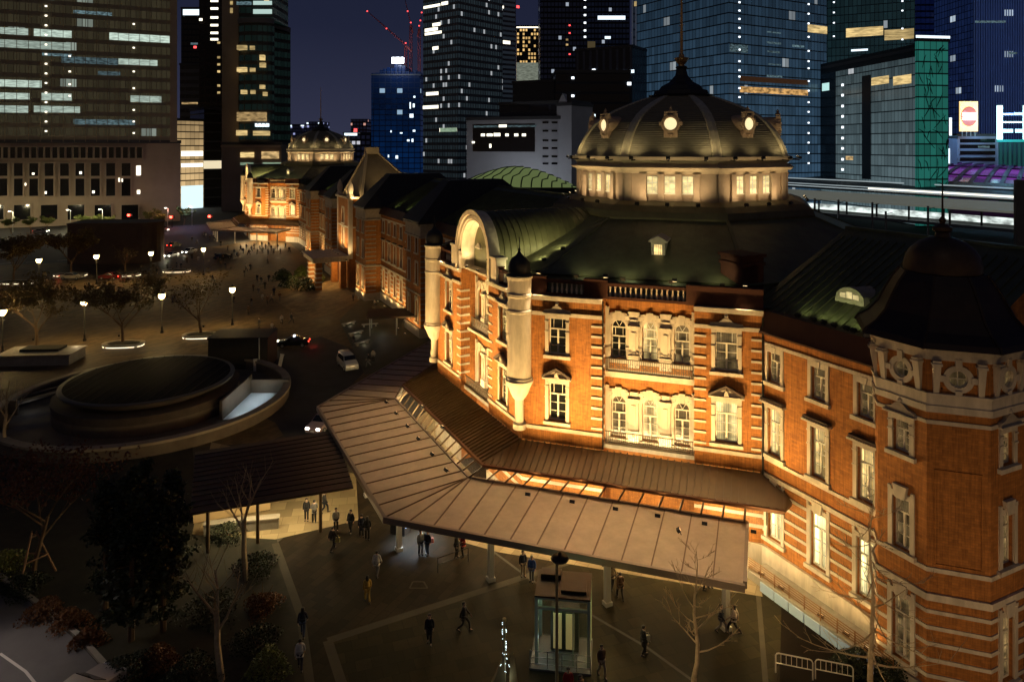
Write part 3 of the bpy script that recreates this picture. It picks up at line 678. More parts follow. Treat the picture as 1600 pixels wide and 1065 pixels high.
# eyebrow dormer on the south wing roof
def eyebrow(n, w, z, par=ST):
    b = MB(); b.box(n - 1.1, n + 1.1, w - 1.6, w + .25, z - .35, z - .1, 0); b.loft([[(n + 1.0 * math.cos(PI * k / 8), y, z - .1 + .75 * math.sin(PI * k / 8)) for k in range(9)] for y in (w, w - 2.2)], 0)
    b.loft([[(n + r_ * math.cos(PI * k / 8), y, z - .1 + r_ * .75 * math.sin(PI * k / 8)) for k in range(9)] for r_, y in ((1.1, w + .22), (1.1, w - .3))], 0)
    o = b.build('eyebrow_dormer', STONED, par)
    g = MB()
    for x in (-.5, 0, .5): g.box(n + x - .2, n + x + .2, w + .23, w + .27, z, z + .42 - abs(x) * .25)
    g.build('dormer_pane', LITP, o)
eyebrow(-26.3, 7.4, 19.05)
for n in (-24.3, -25.6, -26.4, -27.2, -28.1, -28.6):
    floodlight((n, 10.0, 17.85), (n + .1, 7.0, 19.4), 6.5, (.9, 1.0, .42), angle=150, glow=14)
# ---------------- octagonal corner tower of the south end
TX, TY, TI = -32.83, 8.06, 3.5
def oct_at(inr, x=TX, y=TY, ph=PI / 8): return [(x + inr / math.cos(PI / 8) * math.cos(ph + k * PI / 4), y + inr / math.cos(PI / 8) * math.sin(ph + k * PI / 4)) for k in range(8)]
def corner_tower():
    b = MB(); V = oct_at(TI); wins = []
    for k in range(8):
        p, q = V[(k + 1) % 8], V[k]     # clockwise so outward = left
        f = Face(p, q); c = f.len / 2
        dirn = (k + 1) * 45  # facing of edge k..k+1 : angle of its normal
        hol = []
        if dirn in (90, 180, 0, 360, 270):
            hol = [(c - .5, c + .5, 12.25, 14.0), (c - .52, c + .52, 6.95, 9.75), (c - .55, c + .55, .9, 4.4)]
        hol_r = hol + [(c - .45, c + .45, 16.35, 17.25)] if dirn in (90, 135, 180, 45, 225) else hol
        wall(b, f, 0, f.len, 0, 18.0, hol_r)
        if hol:
            window(f, c, 12.25, 1.0, 1.75, 0, 'seg', LITD); window(f, c, 6.95, 1.04, 2.8, 0, 'key', LITD); window(f, c, .9, 1.1, 3.5, 0, 'key', LITD)
        e = f.len; t = MB()
        for (z0, z1, d) in ((14.35, 14.55, .08), (15.0, 15.35, .16), (15.35, 15.9, .10), (15.9, 16.0, .18), (17.75, 18.15, .12), (18.15, 18.4, .24), (6.55, 6.78, .08), (5.05, 5.42, .14), (0, .5, .2)):
            f.box(t, -d * .42, e + d * .42, -.05, d, z0, z1)
        for z in (4.35, 3.5, 2.65, 1.8, .95):
            for a0, a1 in (((0, c - .84), (c + .84, e)) if hol else ((0, e),)): f.box(t, a0 - (.03 if a0 == 0 else 0), a1 + (.03 if a1 == e else 0), -.05, .07, z, z + .2)
        # frieze: brackets and oculi
        for a in (.42, e - .42) + ((.98, e - .98) if dirn in (90, 135, 180) and False else ()):
            P = f.pt
            t.hexa([P(a - .13, 16.0, -.02), P(a + .13, 16.0, -.02), P(a + .13, 16.0, .12), P(a - .13, 16.0, .12), P(a - .2, 17.75, -.02), P(a + .2, 17.75, -.02), P(a + .2, 17.75, .4), P(a - .2, 17.75, .4)])
            f.box(t, a - .24, a + .24, -.02, .44, 17.5, 17.62)
        t.build('tower_trim', STONE, ST)
        if dirn in (90, 135, 180, 45, 225):
            om = MB(); n = 24
            def ring(r0, r1, y0, y1, mi):
                for j in range(n):
                    a0, a1 = 2 * PI * j / n, 2 * PI * (j + 1) / n; q_ = lambda r_, a_, yy: (r_ * math.cos(a_), yy, r_ * math.sin(a_))
                    om.hexa([q_(r0, a0, y0), q_(r1, a0, y0), q_(r1, a0, y1), q_(r0, a0, y1), q_(r0, a1, y0), q_(r1, a1, y0), q_(r1, a1, y1), q_(r0, a1, y1)], mi)
            ring(.44, .72, -.32, .09, 0); ring(.40, .47, -.2, -.1, 1); om.box(-.42, .42, -.2, -.14, -.02, .02, 1); om.box(-.02, .02, -.2, -.14, -.42, .42, 1)
            for x, z in ((-.75, 0), (.75, 0), (0, -.75), (0, .78)): om.box(x - .16, x + .16, -.02, .16, z - .16, z + .16 + (.12 if z > 0 else 0), 0)
            oo = om.build('oculus_window', [STONE, PAINT], ST, False, f.pt(c, 16.8, 0), f.rz)
            gm = MB(); gm.add([(.46 * math.cos(2 * PI * j / 20), -.22, .46 * math.sin(2 * PI * j / 20)) for j in range(20)], [tuple(range(20))]); gm.build('pane', LITD, oo)
    b.build('tower_wall', BRICK, ST)
    # recessed brick panel on the south-west face
    p, q = V[3], V[2]; f = Face(p, q); m = MB(); wallp = BRICK
    for a0, a1, z0, z1 in ((.35, f.len - .35, 6.95, 11.9),):
        f.box(m, a0, a1, 0, .05, z0, z0 + .06); f.box(m, a0, a0 + .06, 0, .05, z0, z1); f.box(m, a1 - .06, a1, 0, .05, z0, z1); f.box(m, a0, a1, 0, .05, z1, z1 + .06)
    m.build('brick_panel', BRICK, ST)
    r = MB(); prof = [(3.95, 18.4), (4.3, 18.45), (4.15, 18.75), (3.6, 19.15), (3.1, 19.8), (2.75, 20.6), (2.35, 21.4), (2.0, 21.9)]
    r.loft([[(x, y, z) for x, y in oct_at(i)] for i, z in prof])
    for k in range(8):
        r.tube([(oct_at(i)[k][0], oct_at(i)[k][1], z) for i, z in prof[1:]], .09, 5)
    ro = r.build('tower_roof', M('tower_slate', (.026, .015, .011), .55, var=.3, scale=1.5), ST)
    d = MB(); d.lathe([(1.85, 21.8), (2.0, 21.95), (1.98, 22.3), (1.85, 22.8), (1.6, 23.2), (1.2, 23.55), (.7, 23.78), (.4, 23.85), (.34, 24.1), (.5, 24.2), (.5, 24.4), (.3, 24.5), (.12, 24.6), (.2, 24.8), (.06, 25.0), (.03, 27.2), (.001, 27.3)], TX, TY, 20)
    d.build('tower_cap', M('tower_cap_copper', (.08, .05, .028), .5, .3, var=.3), ro, True)
corner_tower()
# rainwater pipe at the corner between pavilion and wing
_p = MB(); _p.tube([(-RN - .15, WH + .2, 17.2), (-RN - .15, WH + .2, 6.5)], .07, 8); _p.tube([SWF.pt(11.2, 17.5, .12), SWF.pt(11.2, 6.6, .12)], .06, 8); _p.build('downpipe', DARKM, ST)
# ramp and handrail along the south wing plinth
_p = MB(); _p.box(-33, -22.3, WH + .22, WH + 1.9, 0, 0.55, 0)
_p.build('plinth_ramp', M('pale_granite', (.36, .33, .27), .7, var=.15, scale=2), ST)
_p = MB()
for z in (.75, .9, 1.05, 1.2, 1.35): _p.tube([(-33, WH + 1.8, z), (-22.3, WH + 1.8, z)], .028, 6)
for n in [-33 + 1.2 * i for i in range(10)]: _p.tube([(n, WH + 1.8, .5), (n, WH + 1.8, 1.4)], .035, 6)
_p.build('ramp_handrail', M('bronze_rail', (.25, .13, .05), .4, .7), ST)
# ---------------- north wing with its projecting bays (mirrored about the centre, n = 93)
def bay(n0, n1, w, attic=True, roof='pyr', lit=False, top=17.0):
    f = Face((n0, w), (n1, w)); ln = f.len; b = MB(); k = max(2, int(ln / 3.0)); wins = [ln * (i + .5) / k for i in range(k)]
    hol = []
    for s in wins: hol += [(s - .5, s + .5, 12.7, 14.9), (s - .5, s + .5, 8.0, 11.1), (s - .55, s + .55, 2.2, 5.4)]
    wall(b, f, 0, ln, 0, top, hol)
    fs = Face((n0, WH - 4), (n0, w)); wall(b, fs, 0, fs.len, 0, top); fn = Face((n1, w), (n1, WH - 4)); wall(b, fn, 0, fn.len, 0, top)
    b.build('bay_wall', BRICK, ST)
    for s in wins:
        window(f, s, 12.7, 1.0, 2.2, 0, 'flat', GLASSD); window(f, s, 8.0, 1.0, 3.1, 0, 'flat', LITD); window(f, s, 2.2, 1.1, 3.2, 0, 'key', LITW)
    for ff in (f, fs):
        t = MB(); e = ff.len; z = 1.8
        while z < 14.6:
            if ff is fs: ff.box(t, e - 2.0, e + .05, -.03, .06, z, z + .2)
            z += .8
        ff.box(t, 0, e, -.05, .14, 6.3, 6.6); ff.box(t, 0, e, -.05, .2, 0, 1.4); ff.box(t, 0, e, -.05, .2, 15.0, 15.3); ff.box(t, -.1, e + .1, -.05, .4, top - .1, top + .2)
        ff.box(t, 0, e, 0.002, .05, 15.3, top)
        t.build('stone_course', STONED, ST)
    r = MB(); ov = .5
    if roof == 'pyr':
        e0 = [(n0 - ov, -WH + 1), (n1 + ov, -WH + 1), (n1 + ov, w + ov), (n0 - ov, w + ov)]; cx = (n0 + n1) / 2
        e1 = [(cx - 1.4, -2), (cx + 1.4, -2), (cx + 1.4, w - 5.5), (cx - 1.4, w - 5.5)]
        r.loft([[(x, y, top + .2) for x, y in e0], [(x, y, top + .5) for x, y in e0], [(x, y, top + 6.6) for x, y in e1]])
    r.build('bay_roof', SLATE, ST)
for n0, n1, w in ((45.0, 52.4, 12.8), (74.5, 82.0, 13.6), (104.0, 111.5, 13.6), (133.6, 141.0, 12.8)): bay(n0, n1, w)
def run(n0, n1): 
    k = int((n1 - n0) / 3.5); wing(n0, n1, [(n1 - n0) * (i + .5) / k for i in range(k)]); 
for a, c in ((RN - .02, 45.0), (52.4, 74.5), (111.5, 133.6), (141.0, NPAV - RN + .02)): run(a, c); wing_roof(a - (1.9 if a < 30 else 0), c + (1.9 if c > 150 else 0))
wing_roof(82, 104, ridge=23)
# central part: floodlit bay, steep cross roof with a gable
def centre():
    f = Face((82, 11.6), (104, 11.6)); b = MB(); wins = [2.2, 5.2, 16.8, 19.8]; hol = []
    for s in wins: hol += [(s - .5, s + .5, 12.7, 14.9), (s - .5, s + .5, 8.0, 11.1)]
    wall(b, f, 0, 22, 0, 17.4, hol); b.build('centre_wall', BRICK, ST)
    for s in wins: window(f, s, 12.7, 1.0, 2.2, 0, 'flat', GLASSD); window(f, s, 8.0, 1.0, 3.1, 0, 'flat', LITD)
    b = MB(); g = Face((87.6, 13.6), (98.4, 13.6)); wall(b, g, 0, g.len, 0, 18.2, [(4.4, 6.4, 8, 12), (4.4, 6.4, 13, 16)])
    s_ = Face((87.6, 10), (87.6, 13.6)); wall(b, s_, 0, s_.len, 0, 18.2); s2 = Face((98.4, 13.6), (98.4, 10)); wall(b, s2, 0, s2.len, 0, 18.2)
    b.build('centre_bay_wall', BRICK, ST)
    window(g, 5.4, 8.0, 2.0, 4, 0, 'flat', LITW); window(g, 5.4, 13.0, 2.0, 3, 0, 'flat', LITD)
    t = MB()
    for ff in (g, s_, s2):
        e = ff.len
        ff.box(t, 0, .7, -.02, .12, 6, 18.2); ff.box(t, e - .7, e, -.02, .12, 6, 18.2); ff.box(t, -.2, e + .2, -.02, .45, 18.2, 18.6); ff.box(t, 0, e, -.02, .1, 12.2, 12.5)
    t.build('stone_course', STONE, ST)
    for n in (88.2, 97.8):
        c = MB(); c.lathe([(.7, 18.6), (.75, 18.9), (.5, 19.2), (.55, 19.6), (.62, 20.2), (.5, 20.9), (.2, 21.5), (.001, 21.9)], n, 13.2, 12); c.build('finial', STONE, ST, True)
    r = MB()   # big cross roof: ridge runs east-west, gable to the south-west
    r.add([(84.5, 11.9, 17.6), (101.5, 11.9, 17.6), (101.5, -3, 17.6), (84.5, -3, 17.6), (93, 8.6, 27.6), (93, 6.4, 27.6)], [(0, 1, 4), (1, 2, 5, 4), (2, 3, 5), (3, 0, 4, 5)])
    for e0, e1 in (((84.5, 11.9), (93, 8.6)), ((101.5, 11.9), (93, 8.6)), ((84.5, -3), (93, 6.4))): r.bar((e0[0], e0[1], 17.7), (e1[0], e1[1], 27.7), .6, .3, 1)
    r.box(92, 94, 6.2, 8.8, 27.3, 28.7, 1)
    r.build('centre_roof', [M('centre_slate', (.16, .13, .085), .7, var=.2, scale=.6), M('ridge_stone', (.40, .33, .22), .7)], ST)
    p = MB()   # carriage porch
    for n, w in ((89, 19.5), (97, 19.5), (89, 14.6), (97, 14.6)): p.box(n - .8, n + .8, w - .6, w + .6, 0, 5.6, 0)
    for n, w in ((89, 19.5), (97, 19.5)):
        for z in (.6, 1.5, 2.4, 3.3, 4.2): p.box(n - .86, n + .86, w - .66, w + .66, z, z + .3, 1)
    p.box(87.6, 98.4, 13.7, 20.8, 5.6, 6.4, 1); p.box(87.3, 98.7, 13.7, 21.1, 6.4, 6.7, 1)
    p.build('carriage_porch', [BRICK, STONE], ST)
    for n in (90.5, 93, 95.5): floodlight((n, 15.2, 6.9), (n, 13.4, 14), 330, WARMW, angle=110)
    for p_, a_ in (((86, 13.2, 17.9), (92, 9.5, 25)), ((100, 13.0, 17.9), (94, 9.5, 25)), ((83.5, 13.0, 17.5), (86.5, 11, 21)), ((81.5, 6.0, 22.3), (88, 6, 24))): floodlight(p_, a_, 150, WARMW, angle=110, glow=1)
    floodlight((86.6, 14.4, 6.2), (87.6, 12.8, 14), 160, WARMW, angle=110)
    for n0 in (24.5, 31, 38, 55, 62, 69, 114, 122, 130, 144, 152):   # roof edge lights of the north wing
        floodlight((n0, 10.0, 17.85), (n0 + .1, 7.0, 19.4), 14, (.85, 1.0, .36), angle=150, glow=2)
    lamp('porch_glow', 'POINT', (93, 17, 5.0), ST, 900, WARM, .4)
    lamp('porch_inner_glow', 'POINT', (92, 22.5, 2.6), ST, 420, WARM, .4)
centre()
# low wall-washers along the foot of the north wing
for n in (47, 50.5, 55, 59, 63, 67, 71, 76, 80, 113, 118, 123, 128, 135, 139, 150): 
    w = 14.6 if (45 < n < 52.4 or 74 < n < 82 or 133 < n < 142) else 12.2
    floodlight((n, w, .5), (n, w - 1.6, 6), 180 if n < 100 else 260, WARM, angle=140, glow=1)
for n in (-23.2, -24.9, -28.0, -29.8, -31.2): floodlight((n, WH + 1.5, .75), (n, WH, 3.2), 11, WARM, angle=150, glow=1)
floodlight((-22.5, 18.4, 4.7), (-28.0, 10.6, 11), 800, WARM, angle=80)
lamp('garden_floodlight', 'SPOT', (-50, 30, 1.0), ST, 3700, (1, .64, .30), 1.2, (-33, 9, 8), 66)  # unseen spots added to brighten the tower and south wing
lamp('garden_floodlight', 'SPOT', (-52, 12, 1.0), ST, 1500, (1, .64, .30), 1.2, (-36, 9, 8), 66)
lamp('garden_floodlight', 'SPOT', (-31, 30, 1.0), ST, 1100, (1, .64, .30), 1.2, (-30, 10, 8), 70)
# ================================================================== ENTRANCE CANOPY (south) : its own structure in front of the pavilion
def canopy(dn, label, full=True):
    cr = thing('entrance_canopy', L2W(dn, RW + 8), label, 'canopy', 'entrance canopies of the station', rz=AZ)
    off = Vector((0, -(RW + 8), 0))
    def ln(dsw, dw, dnw):   # corner points of an offset path round SW, W, NW faces
        ksw = (RN + WH) / 2 ** .5 + dsw; knw = (RN + WH) / 2 ** .5 + dnw; yw = RW + dw
        return (yw - ksw * 2 ** .5, yw), (knw * 2 ** .5 - yw, yw)
    def path(dsw, dw, dnw, e0, e1):
        a, c = ln(dsw, dw, dnw); k = 2 ** -.5
        p0 = Vector((*C0, 0)) + Vector((-k, k, 0)) * dsw + Vector((-k, -k, 0)) * e0
        p1 = Vector((*C3, 0)) + Vector((k, k, 0)) * dnw + Vector((k, -k, 0)) * e1
        return [Vector((p0.x, p0.y, 0)), Vector((*a, 0)), Vector((*c, 0)), Vector((p1.x, p1.y, 0))]
    def strip(b, P, Q, z0p, z0q, th, mi=0):
        for i in range(3):
            a, c, d, e = P[i], P[i + 1], Q[i + 1], Q[i]
            v = lambda p, z: (p.x, p.y, z)
            b.hexa([v(a, z0p - th), v(c, z0p - th), v(d, z0q - th), v(e, z0q - th), v(a, z0p), v(c, z0p), v(d, z0q), v(e, z0q)], mi)
    inner = path(2.9, 4.4, 3.2, -1.0, 2.6); outer = path(9.4, 11.3, 9.4, -1.0, 2.6)
    # trim ends so both meet the photograph's cut
    b = MB(); strip(b, outer, inner, 3.95, 4.25, .28)
    b.xf(Matrix.Translation(off)); b.build('lower_roof', CANOPY, cr)
    s = MB()
    for i in range(3):
        a, c, d, e = outer[i], outer[i + 1], inner[i + 1], inner[i]; nseg = int(((c - a).length + (d - e).length) / 2 / 1.6)
        for k in range(0, nseg + 1):
            t = k / nseg; p = a.lerp(c, t); q = e.lerp(d, t)
            if i == 0 or i == 2 or True:
                # seams run square to the building face
                fd = (d - e).normalized(); o_ = Vector((-fd.y, fd.x, 0)); sa = (p - e).dot(fd)
                lenf = (d - e).length; pq = e + fd * min(max(sa, 0), lenf)
                q = pq if 0 <= sa <= lenf else (e if sa < 0 else d)
            s.bar((p.x, p.y, 3.98), (q.x, q.y, 4.28), .07, .07)
    s.xf(Matrix.Translation(off)); s.build('roof_seam', M('seam_metal', (.20, .125, .07), .5, .2), cr)
    fa = MB(); o2 = path(9.62, 11.52, 9.62, -1.0, 2.6); strip(fa, o2, outer, 4.03, 4.03, .42)
    i2 = path(2.72, 4.22, 3.02, -1.0, 2.6); strip(fa, inner, i2, 4.36, 4.36, .35)
    p, q = outer[0], inner[0]; fa.bar((p.x, p.y, 3.95), (q.x, q.y, 4.2), .22, .42)
    p, q = outer[3], inner[3]; fa.bar((p.x, p.y, 3.95), (q.x, q.y, 4.2), .22, .42)
    fa.xf(Matrix.Translation(off)); fa.build('fascia', M('grey_fascia', (.34, .27, .2), .5, .3), cr)
    # upper ribbed roof against the wall
    u0 = path(.12, .12, .12, 1.7, 1.7); u1 = path(2.7, 3.35, 2.7, 1.3, 1.3)
    ub = MB(); strip(ub, u1, u0, 5.35, 6.5, .14)
    for i in range(3):
        a, c, d, e = u1[i], u1[i + 1], u0[i + 1], u0[i]; fd = (c - a).normalized(); L_ = (c - a).length; nseg = int(L_ / .48); lo, hi = (e - a).dot(fd), (d - a).dot(fd)
        nr = (e - a) - fd * lo
        for k in range(nseg + 1):
            x = L_ * k / nseg; fr = 1.0
            if x < lo: fr = x / lo
            if x > hi: fr = (L_ - x) / (L_ - hi) if L_ > hi else 1
            p = a + fd * x; q = p + nr * max(.02, min(1, fr)); ub.bar((p.x, p.y, 5.40), (q.x, q.y, 5.40 + 1.15 * max(.02, min(1, fr))), .09, .16)
    gp = path(2.9, 3.55, 2.9, 1.3, 1.3); strip(ub, gp, u1, 5.42, 5.42, .22, 1)
    # hipped south end
    p, q, w_ = u1[0], u0[0], Vector((-RN - 2.6, WH + .1, 0))
    ub.add([(p.x, p.y, 5.35), (q.x, q.y, 6.5), (w_.x, w_.y, 5.6), (p.x, p.y, 5.2), (w_.x, w_.y, 5.4)], [(0, 1, 2), (0, 2, 4, 3)])
    ub.xf(Matrix.Translation(off)); ub.build('upper_roof', [BROWNM, M('copper_gutter', (.16, .07, .035), .4, .5)], cr)
    # glass strip between the two roofs, with bars
    g0 = path(2.85, 3.5, 2.85, .2, 1.6); g1 = path(2.95, 4.3, 3.1, .2, 1.6)
    gm = M('strip_glass', (.85, .9, .85), .05, alpha=.16, spec=.5)
    gb = MB()
    for i in range(3): gb.add([(g0[i].x, g0[i].y, 5.2), (g0[i + 1].x, g0[i + 1].y, 5.2), (g1[i + 1].x, g1[i + 1].y, 4.34), (g1[i].x, g1[i].y, 4.34)], [(0, 1, 2, 3)])
    gb.xf(Matrix.Translation(off)); gb.build('glass_strip', gm, cr)
    for i in range(3):
        nseg = int((g0[i + 1] - g0[i]).length / 1.3)
        for k in range(nseg + 1):
            p, q = g0[i].lerp(g0[i + 1], k / nseg), g1[i].lerp(g1[i + 1], k / nseg); bb = MB(); bb.bar((p.x, p.y, 5.24), (q.x, q.y, 4.38), .09, .12); bb.xf(Matrix.Translation(off)); bb.build('glazing_bar', M('bronze_bar', (.12, .07, .03), .5, .4), cr)
    # columns
    cm = path(7.6, 9.6, 7.6, -1.0, 2.6)
    for i, ts in ((0, (.05, .37, .72)), (1, (.08, .5, .92)), (2, (.3, .7))):
        for t in ts:
            p = cm[i].lerp(cm[i + 1], t) + off
            c = MB(); c.box(p.x - .17, p.x + .17, p.y - .17, p.y + .17, 0, 3.72); c.box(p.x - .24, p.x + .24, p.y - .24, p.y + .24, 0, .25); c.box(p.x - .3, p.x + .3, p.y - .3, p.y + .3, 3.55, 3.72)
            c.build('column', M('pale_column', (.5, .47, .42), .5, .2), cr)
    # lamps under the roof
    if full: p = outer[0].lerp(inner[0], .6) + Vector((-1.5, -.5, 0)) + off; lamp('end_lamp', 'POINT', (p.x, p.y, 3.2), cr, 420, (1, .70, .26), .3)
    if full:
        for i, ts in ((0, (.12, .38, .62, .88)), (1, (.15, .4, .65, .9)), (2, (.4,))):
            md = path(2.0, 2.6, 2.0, 0, 0)
            for t in ts:
                p = md[i].lerp(md[i + 1], t) + off; lamp('downlight', 'POINT', (p.x, p.y, 3.9), cr, 760, (1, .74, .36), .3)
    else:
        for t in (.2, .5, .8): p = path(4.5, 5, 4.5, 0, 0)[0].lerp(path(4.5, 5, 4.5, 0, 0)[1], t) + off; lamp('downlight', 'POINT', (p.x, p.y, 3.3), cr, 1500, (1, .74, .38), .3)
    return cr
CAN = canopy(0, 'tan metal entrance canopy wrapping the near domed pavilion', True)
CAN2 = canopy(NPAV, 'small far canopy in front of the distant domed pavilion', False)
# ================================================================== GROUND
def sheet(name, pts, z, m):
    b = MB(); b.add([(p[0], p[1], z) for p in pts], [tuple(range(len(pts)))]); return tag(b.build(name, m), kind='structure')
def px_sheet(name, pp, z, m): return sheet(name, [at_z(x, y, z) for x, y in pp], z, m)
def paving(name, col, bw, rh, rough=.75, rot=0.0, var=.35):
    m = M(name, col, rough, var=.001, spec=.12); n = m.node_tree; b = n.nodes['Principled BSDF']
    for nd in list(n.nodes):
        if nd.type not in ('BSDF_PRINCIPLED', 'OUTPUT_MATERIAL'): n.nodes.remove(nd)
    t = n.nodes.new('ShaderNodeTexCoord'); mp = n.nodes.new('ShaderNodeMapping'); mp.inputs['Rotation'].default_value = (0, 0, rot)
    br = n.nodes.new('ShaderNodeTexBrick'); br.inputs['Scale'].default_value = 1; br.inputs['Brick Width'].default_value = bw; br.inputs['Row Height'].default_value = rh; br.inputs['Mortar Size'].default_value = .012
    br.inputs['Color1'].default_value = (*[c * .75 for c in col], 1); br.inputs['Color2'].default_value = (*[c * 1.25 for c in col], 1); br.inputs['Mortar'].default_value = (*[c * .5 for c in col], 1)
    nz = n.nodes.new('ShaderNodeTexNoise'); nz.inputs['Scale'].default_value = .18; nz.inputs['Detail'].default_value = 8; nz.inputs['Roughness'].default_value = .7
    mr = n.nodes.new('ShaderNodeMapRange'); mr.inputs[1].default_value = .3; mr.inputs[2].default_value = .7; mr.inputs[3].default_value = 1 - var; mr.inputs[4].default_value = 1 + var
    mx = n.nodes.new('ShaderNodeVectorMath'); mx.operation = 'SCALE'
    n.links.new(t.outputs['Object'], mp.inputs[0]); n.links.new(mp.outputs[0], br.inputs['Vector']); n.links.new(t.outputs['Object'], nz.inputs['Vector']); n.links.new(nz.outputs['Fac'], mr.inputs[0])
    n.links.new(br.outputs['Color'], mx.inputs[0]); n.links.new(mr.outputs[0], mx.inputs['Scale']); n.links.new(mx.outputs[0], b.inputs['Base Color'])
    m2 = n.nodes.new('ShaderNodeMapRange'); m2.inputs[3].default_value = rough - .18; m2.inputs[4].default_value = rough + .2
    n.links.new(nz.outputs['Fac'], m2.inputs[0]); n.links.new(m2.outputs[0], b.inputs['Roughness'])
    return m
G_BASE = M('dark_ground', (.06, .05, .036), .85, var=.3, scale=.08)
sheet('ground', [(-1500, -60), (1800, -60), (1800, 4000), (-1500, 4000)], 0.0, G_BASE)
PAVE = paving('plaza_paving', (.12, .082, .042), 1.2, .6, .62, AZ)
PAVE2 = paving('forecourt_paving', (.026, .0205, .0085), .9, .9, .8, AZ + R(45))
ASPH = M('asphalt', (.035, .034, .034), .8, var=.3, scale=.5)
px_sheet('plaza', [(-300, 700), (-300, 372), (330, 345), (420, 352), (560, 470), (700, 560), (560, 620), (420, 690), (0, 720)], .004, PAVE)
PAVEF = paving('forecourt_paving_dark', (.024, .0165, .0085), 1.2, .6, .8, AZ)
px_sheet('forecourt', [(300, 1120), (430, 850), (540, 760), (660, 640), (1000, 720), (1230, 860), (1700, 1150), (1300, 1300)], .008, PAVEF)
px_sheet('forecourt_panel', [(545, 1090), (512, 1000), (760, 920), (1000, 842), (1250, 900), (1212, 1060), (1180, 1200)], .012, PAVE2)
def strip_line(name, pp, w, z, m):
    P = [at_z(x, y, z) for x, y in pp]; b = MB()
    for i in range(len(P) - 1):
        d = (P[i + 1] - P[i]).normalized(); s = Vector((-d.y, d.x, 0)) * w / 2
        b.add([P[i] - s, P[i] + s, P[i + 1] + s, P[i + 1] - s], [(0, 1, 2, 3)])
    return tag(b.build(name, m), kind='structure')
BORD = M('pale_border_stone', (.042, .033, .015), .8, var=.2, scale=1)
strip_line('paving_border', [(540, 1085), (512, 1000)], .55, .018, BORD); strip_line('paving_border', [(512, 1000), (760, 920), (1010, 838)], .55, .018, BORD)
strip_line('paving_border', [(1178, 845), (1200, 1110)], .3, .018, BORD); strip_line('paving_border', [(745, 842), (830, 905), (1010, 1010), (1100, 1075)], .18, .016, M('dark_joint', (.04, .035, .025), .7))
strip_line('paving_border', [(640, 918), (668, 918), (662, 908), (645, 908), (640, 918)], .1, .018, BORD)
strip_line('paving_border', [(430, 848), (470, 960), (487, 1090)], .5, .018, BORD)
# bus road between the plaza and the canopy, and the road in the lower left corner
px_sheet('road', [(300, 600), (330, 570), (440, 545), (500, 525), (560, 548), (580, 570), (540, 610), (520, 690), (450, 690), (430, 660)], .010, ASPH)
px_sheet('road', [(-400, 380), (-400, 420), (-100, 418), (150, 408), (420, 374), (600, 340), (320, 338), (120, 352)], .012, ASPH)
px_sheet('road', [(-200, 1300), (-200, 870), (0, 905), (60, 950), (120, 1000), (165, 1050), (190, 1100), (240, 1300)], .012, M('pale_asphalt', (.13, .118, .108), .75, var=.2, scale=.3))  # paler asphalt than the other roads
_k = MB(); _P = [at_z(x, y, 0) for x, y in [(-200, 862), (0, 900), (62, 945), (122, 993), (170, 1046), (197, 1100)]]
for i in range(len(_P) - 1): _k.bar(_P[i] + Vector((0, 0, .07)), _P[i + 1] + Vector((0, 0, .07)), .3, .14)
tag(_k.build('kerb', M('kerb_stone', (.28, .25, .2), .8, var=.2)), kind='structure')
strip_line('road_marking', [(0, 1020), (40, 1048), (70, 1085)], .15, .02, M('road_paint', (.6, .57, .5), .7))
for (x, y) in ((0, 412), (40, 410), (90, 407), (140, 403)): strip_line('road_marking', [(x, y), (x + 22, y - 1.5)], .25, .02, M('road_paint'))
px_sheet('lower_court', [(1222, 905), (1236, 908), (1312, 980), (1330, 1006), (1345, 1065), (1218, 1080)], .02, M('dark_court', (.010, .007, .005), .9, spec=.05))
px_sheet('garden_soil', [(-300, 715), (130, 715), (300, 690), (310, 800), (430, 835), (468, 960), (485, 1120), (200, 1120), (165, 1040), (60, 942), (-300, 860)], .014, M('soil', (.022, .02, .011), .95, var=.5, scale=.6))
px_sheet('carriage_drive', [(478, 500), (430, 470), (455, 462), (500, 445), (545, 425), (580, 445), (560, 470), (520, 490)], .016, paving('drive_paving', (.22, .16, .09), 1.2, .6, .8, AZ))
px_sheet('garden_court', [(530, 500), (560, 470), (600, 462), (690, 520), (690, 560), (570, 585)], .020, M('moss_court', (.05, .052, .03), .7, var=.4, scale=.4))

px_sheet('shelter_floor', [(300, 835), (430, 842), (560, 812), (556, 740), (330, 690)], .022, paving('lamplit_shelter_paving', (.30, .235, .13), 1.2, 1.2, .7, R(-10), .2))  # paler floor sheet carries the shelter's lamplight in its colour
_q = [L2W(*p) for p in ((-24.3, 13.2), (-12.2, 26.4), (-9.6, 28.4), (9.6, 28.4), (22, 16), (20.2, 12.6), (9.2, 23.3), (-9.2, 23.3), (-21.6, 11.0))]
sheet('entrance_floor', _q, .024, paving('lamplit_entrance_paving', (.27, .21, .125), .9, .9, .6, AZ, .2))  # paler sheet puts the lamplight under the canopy into the floor colour
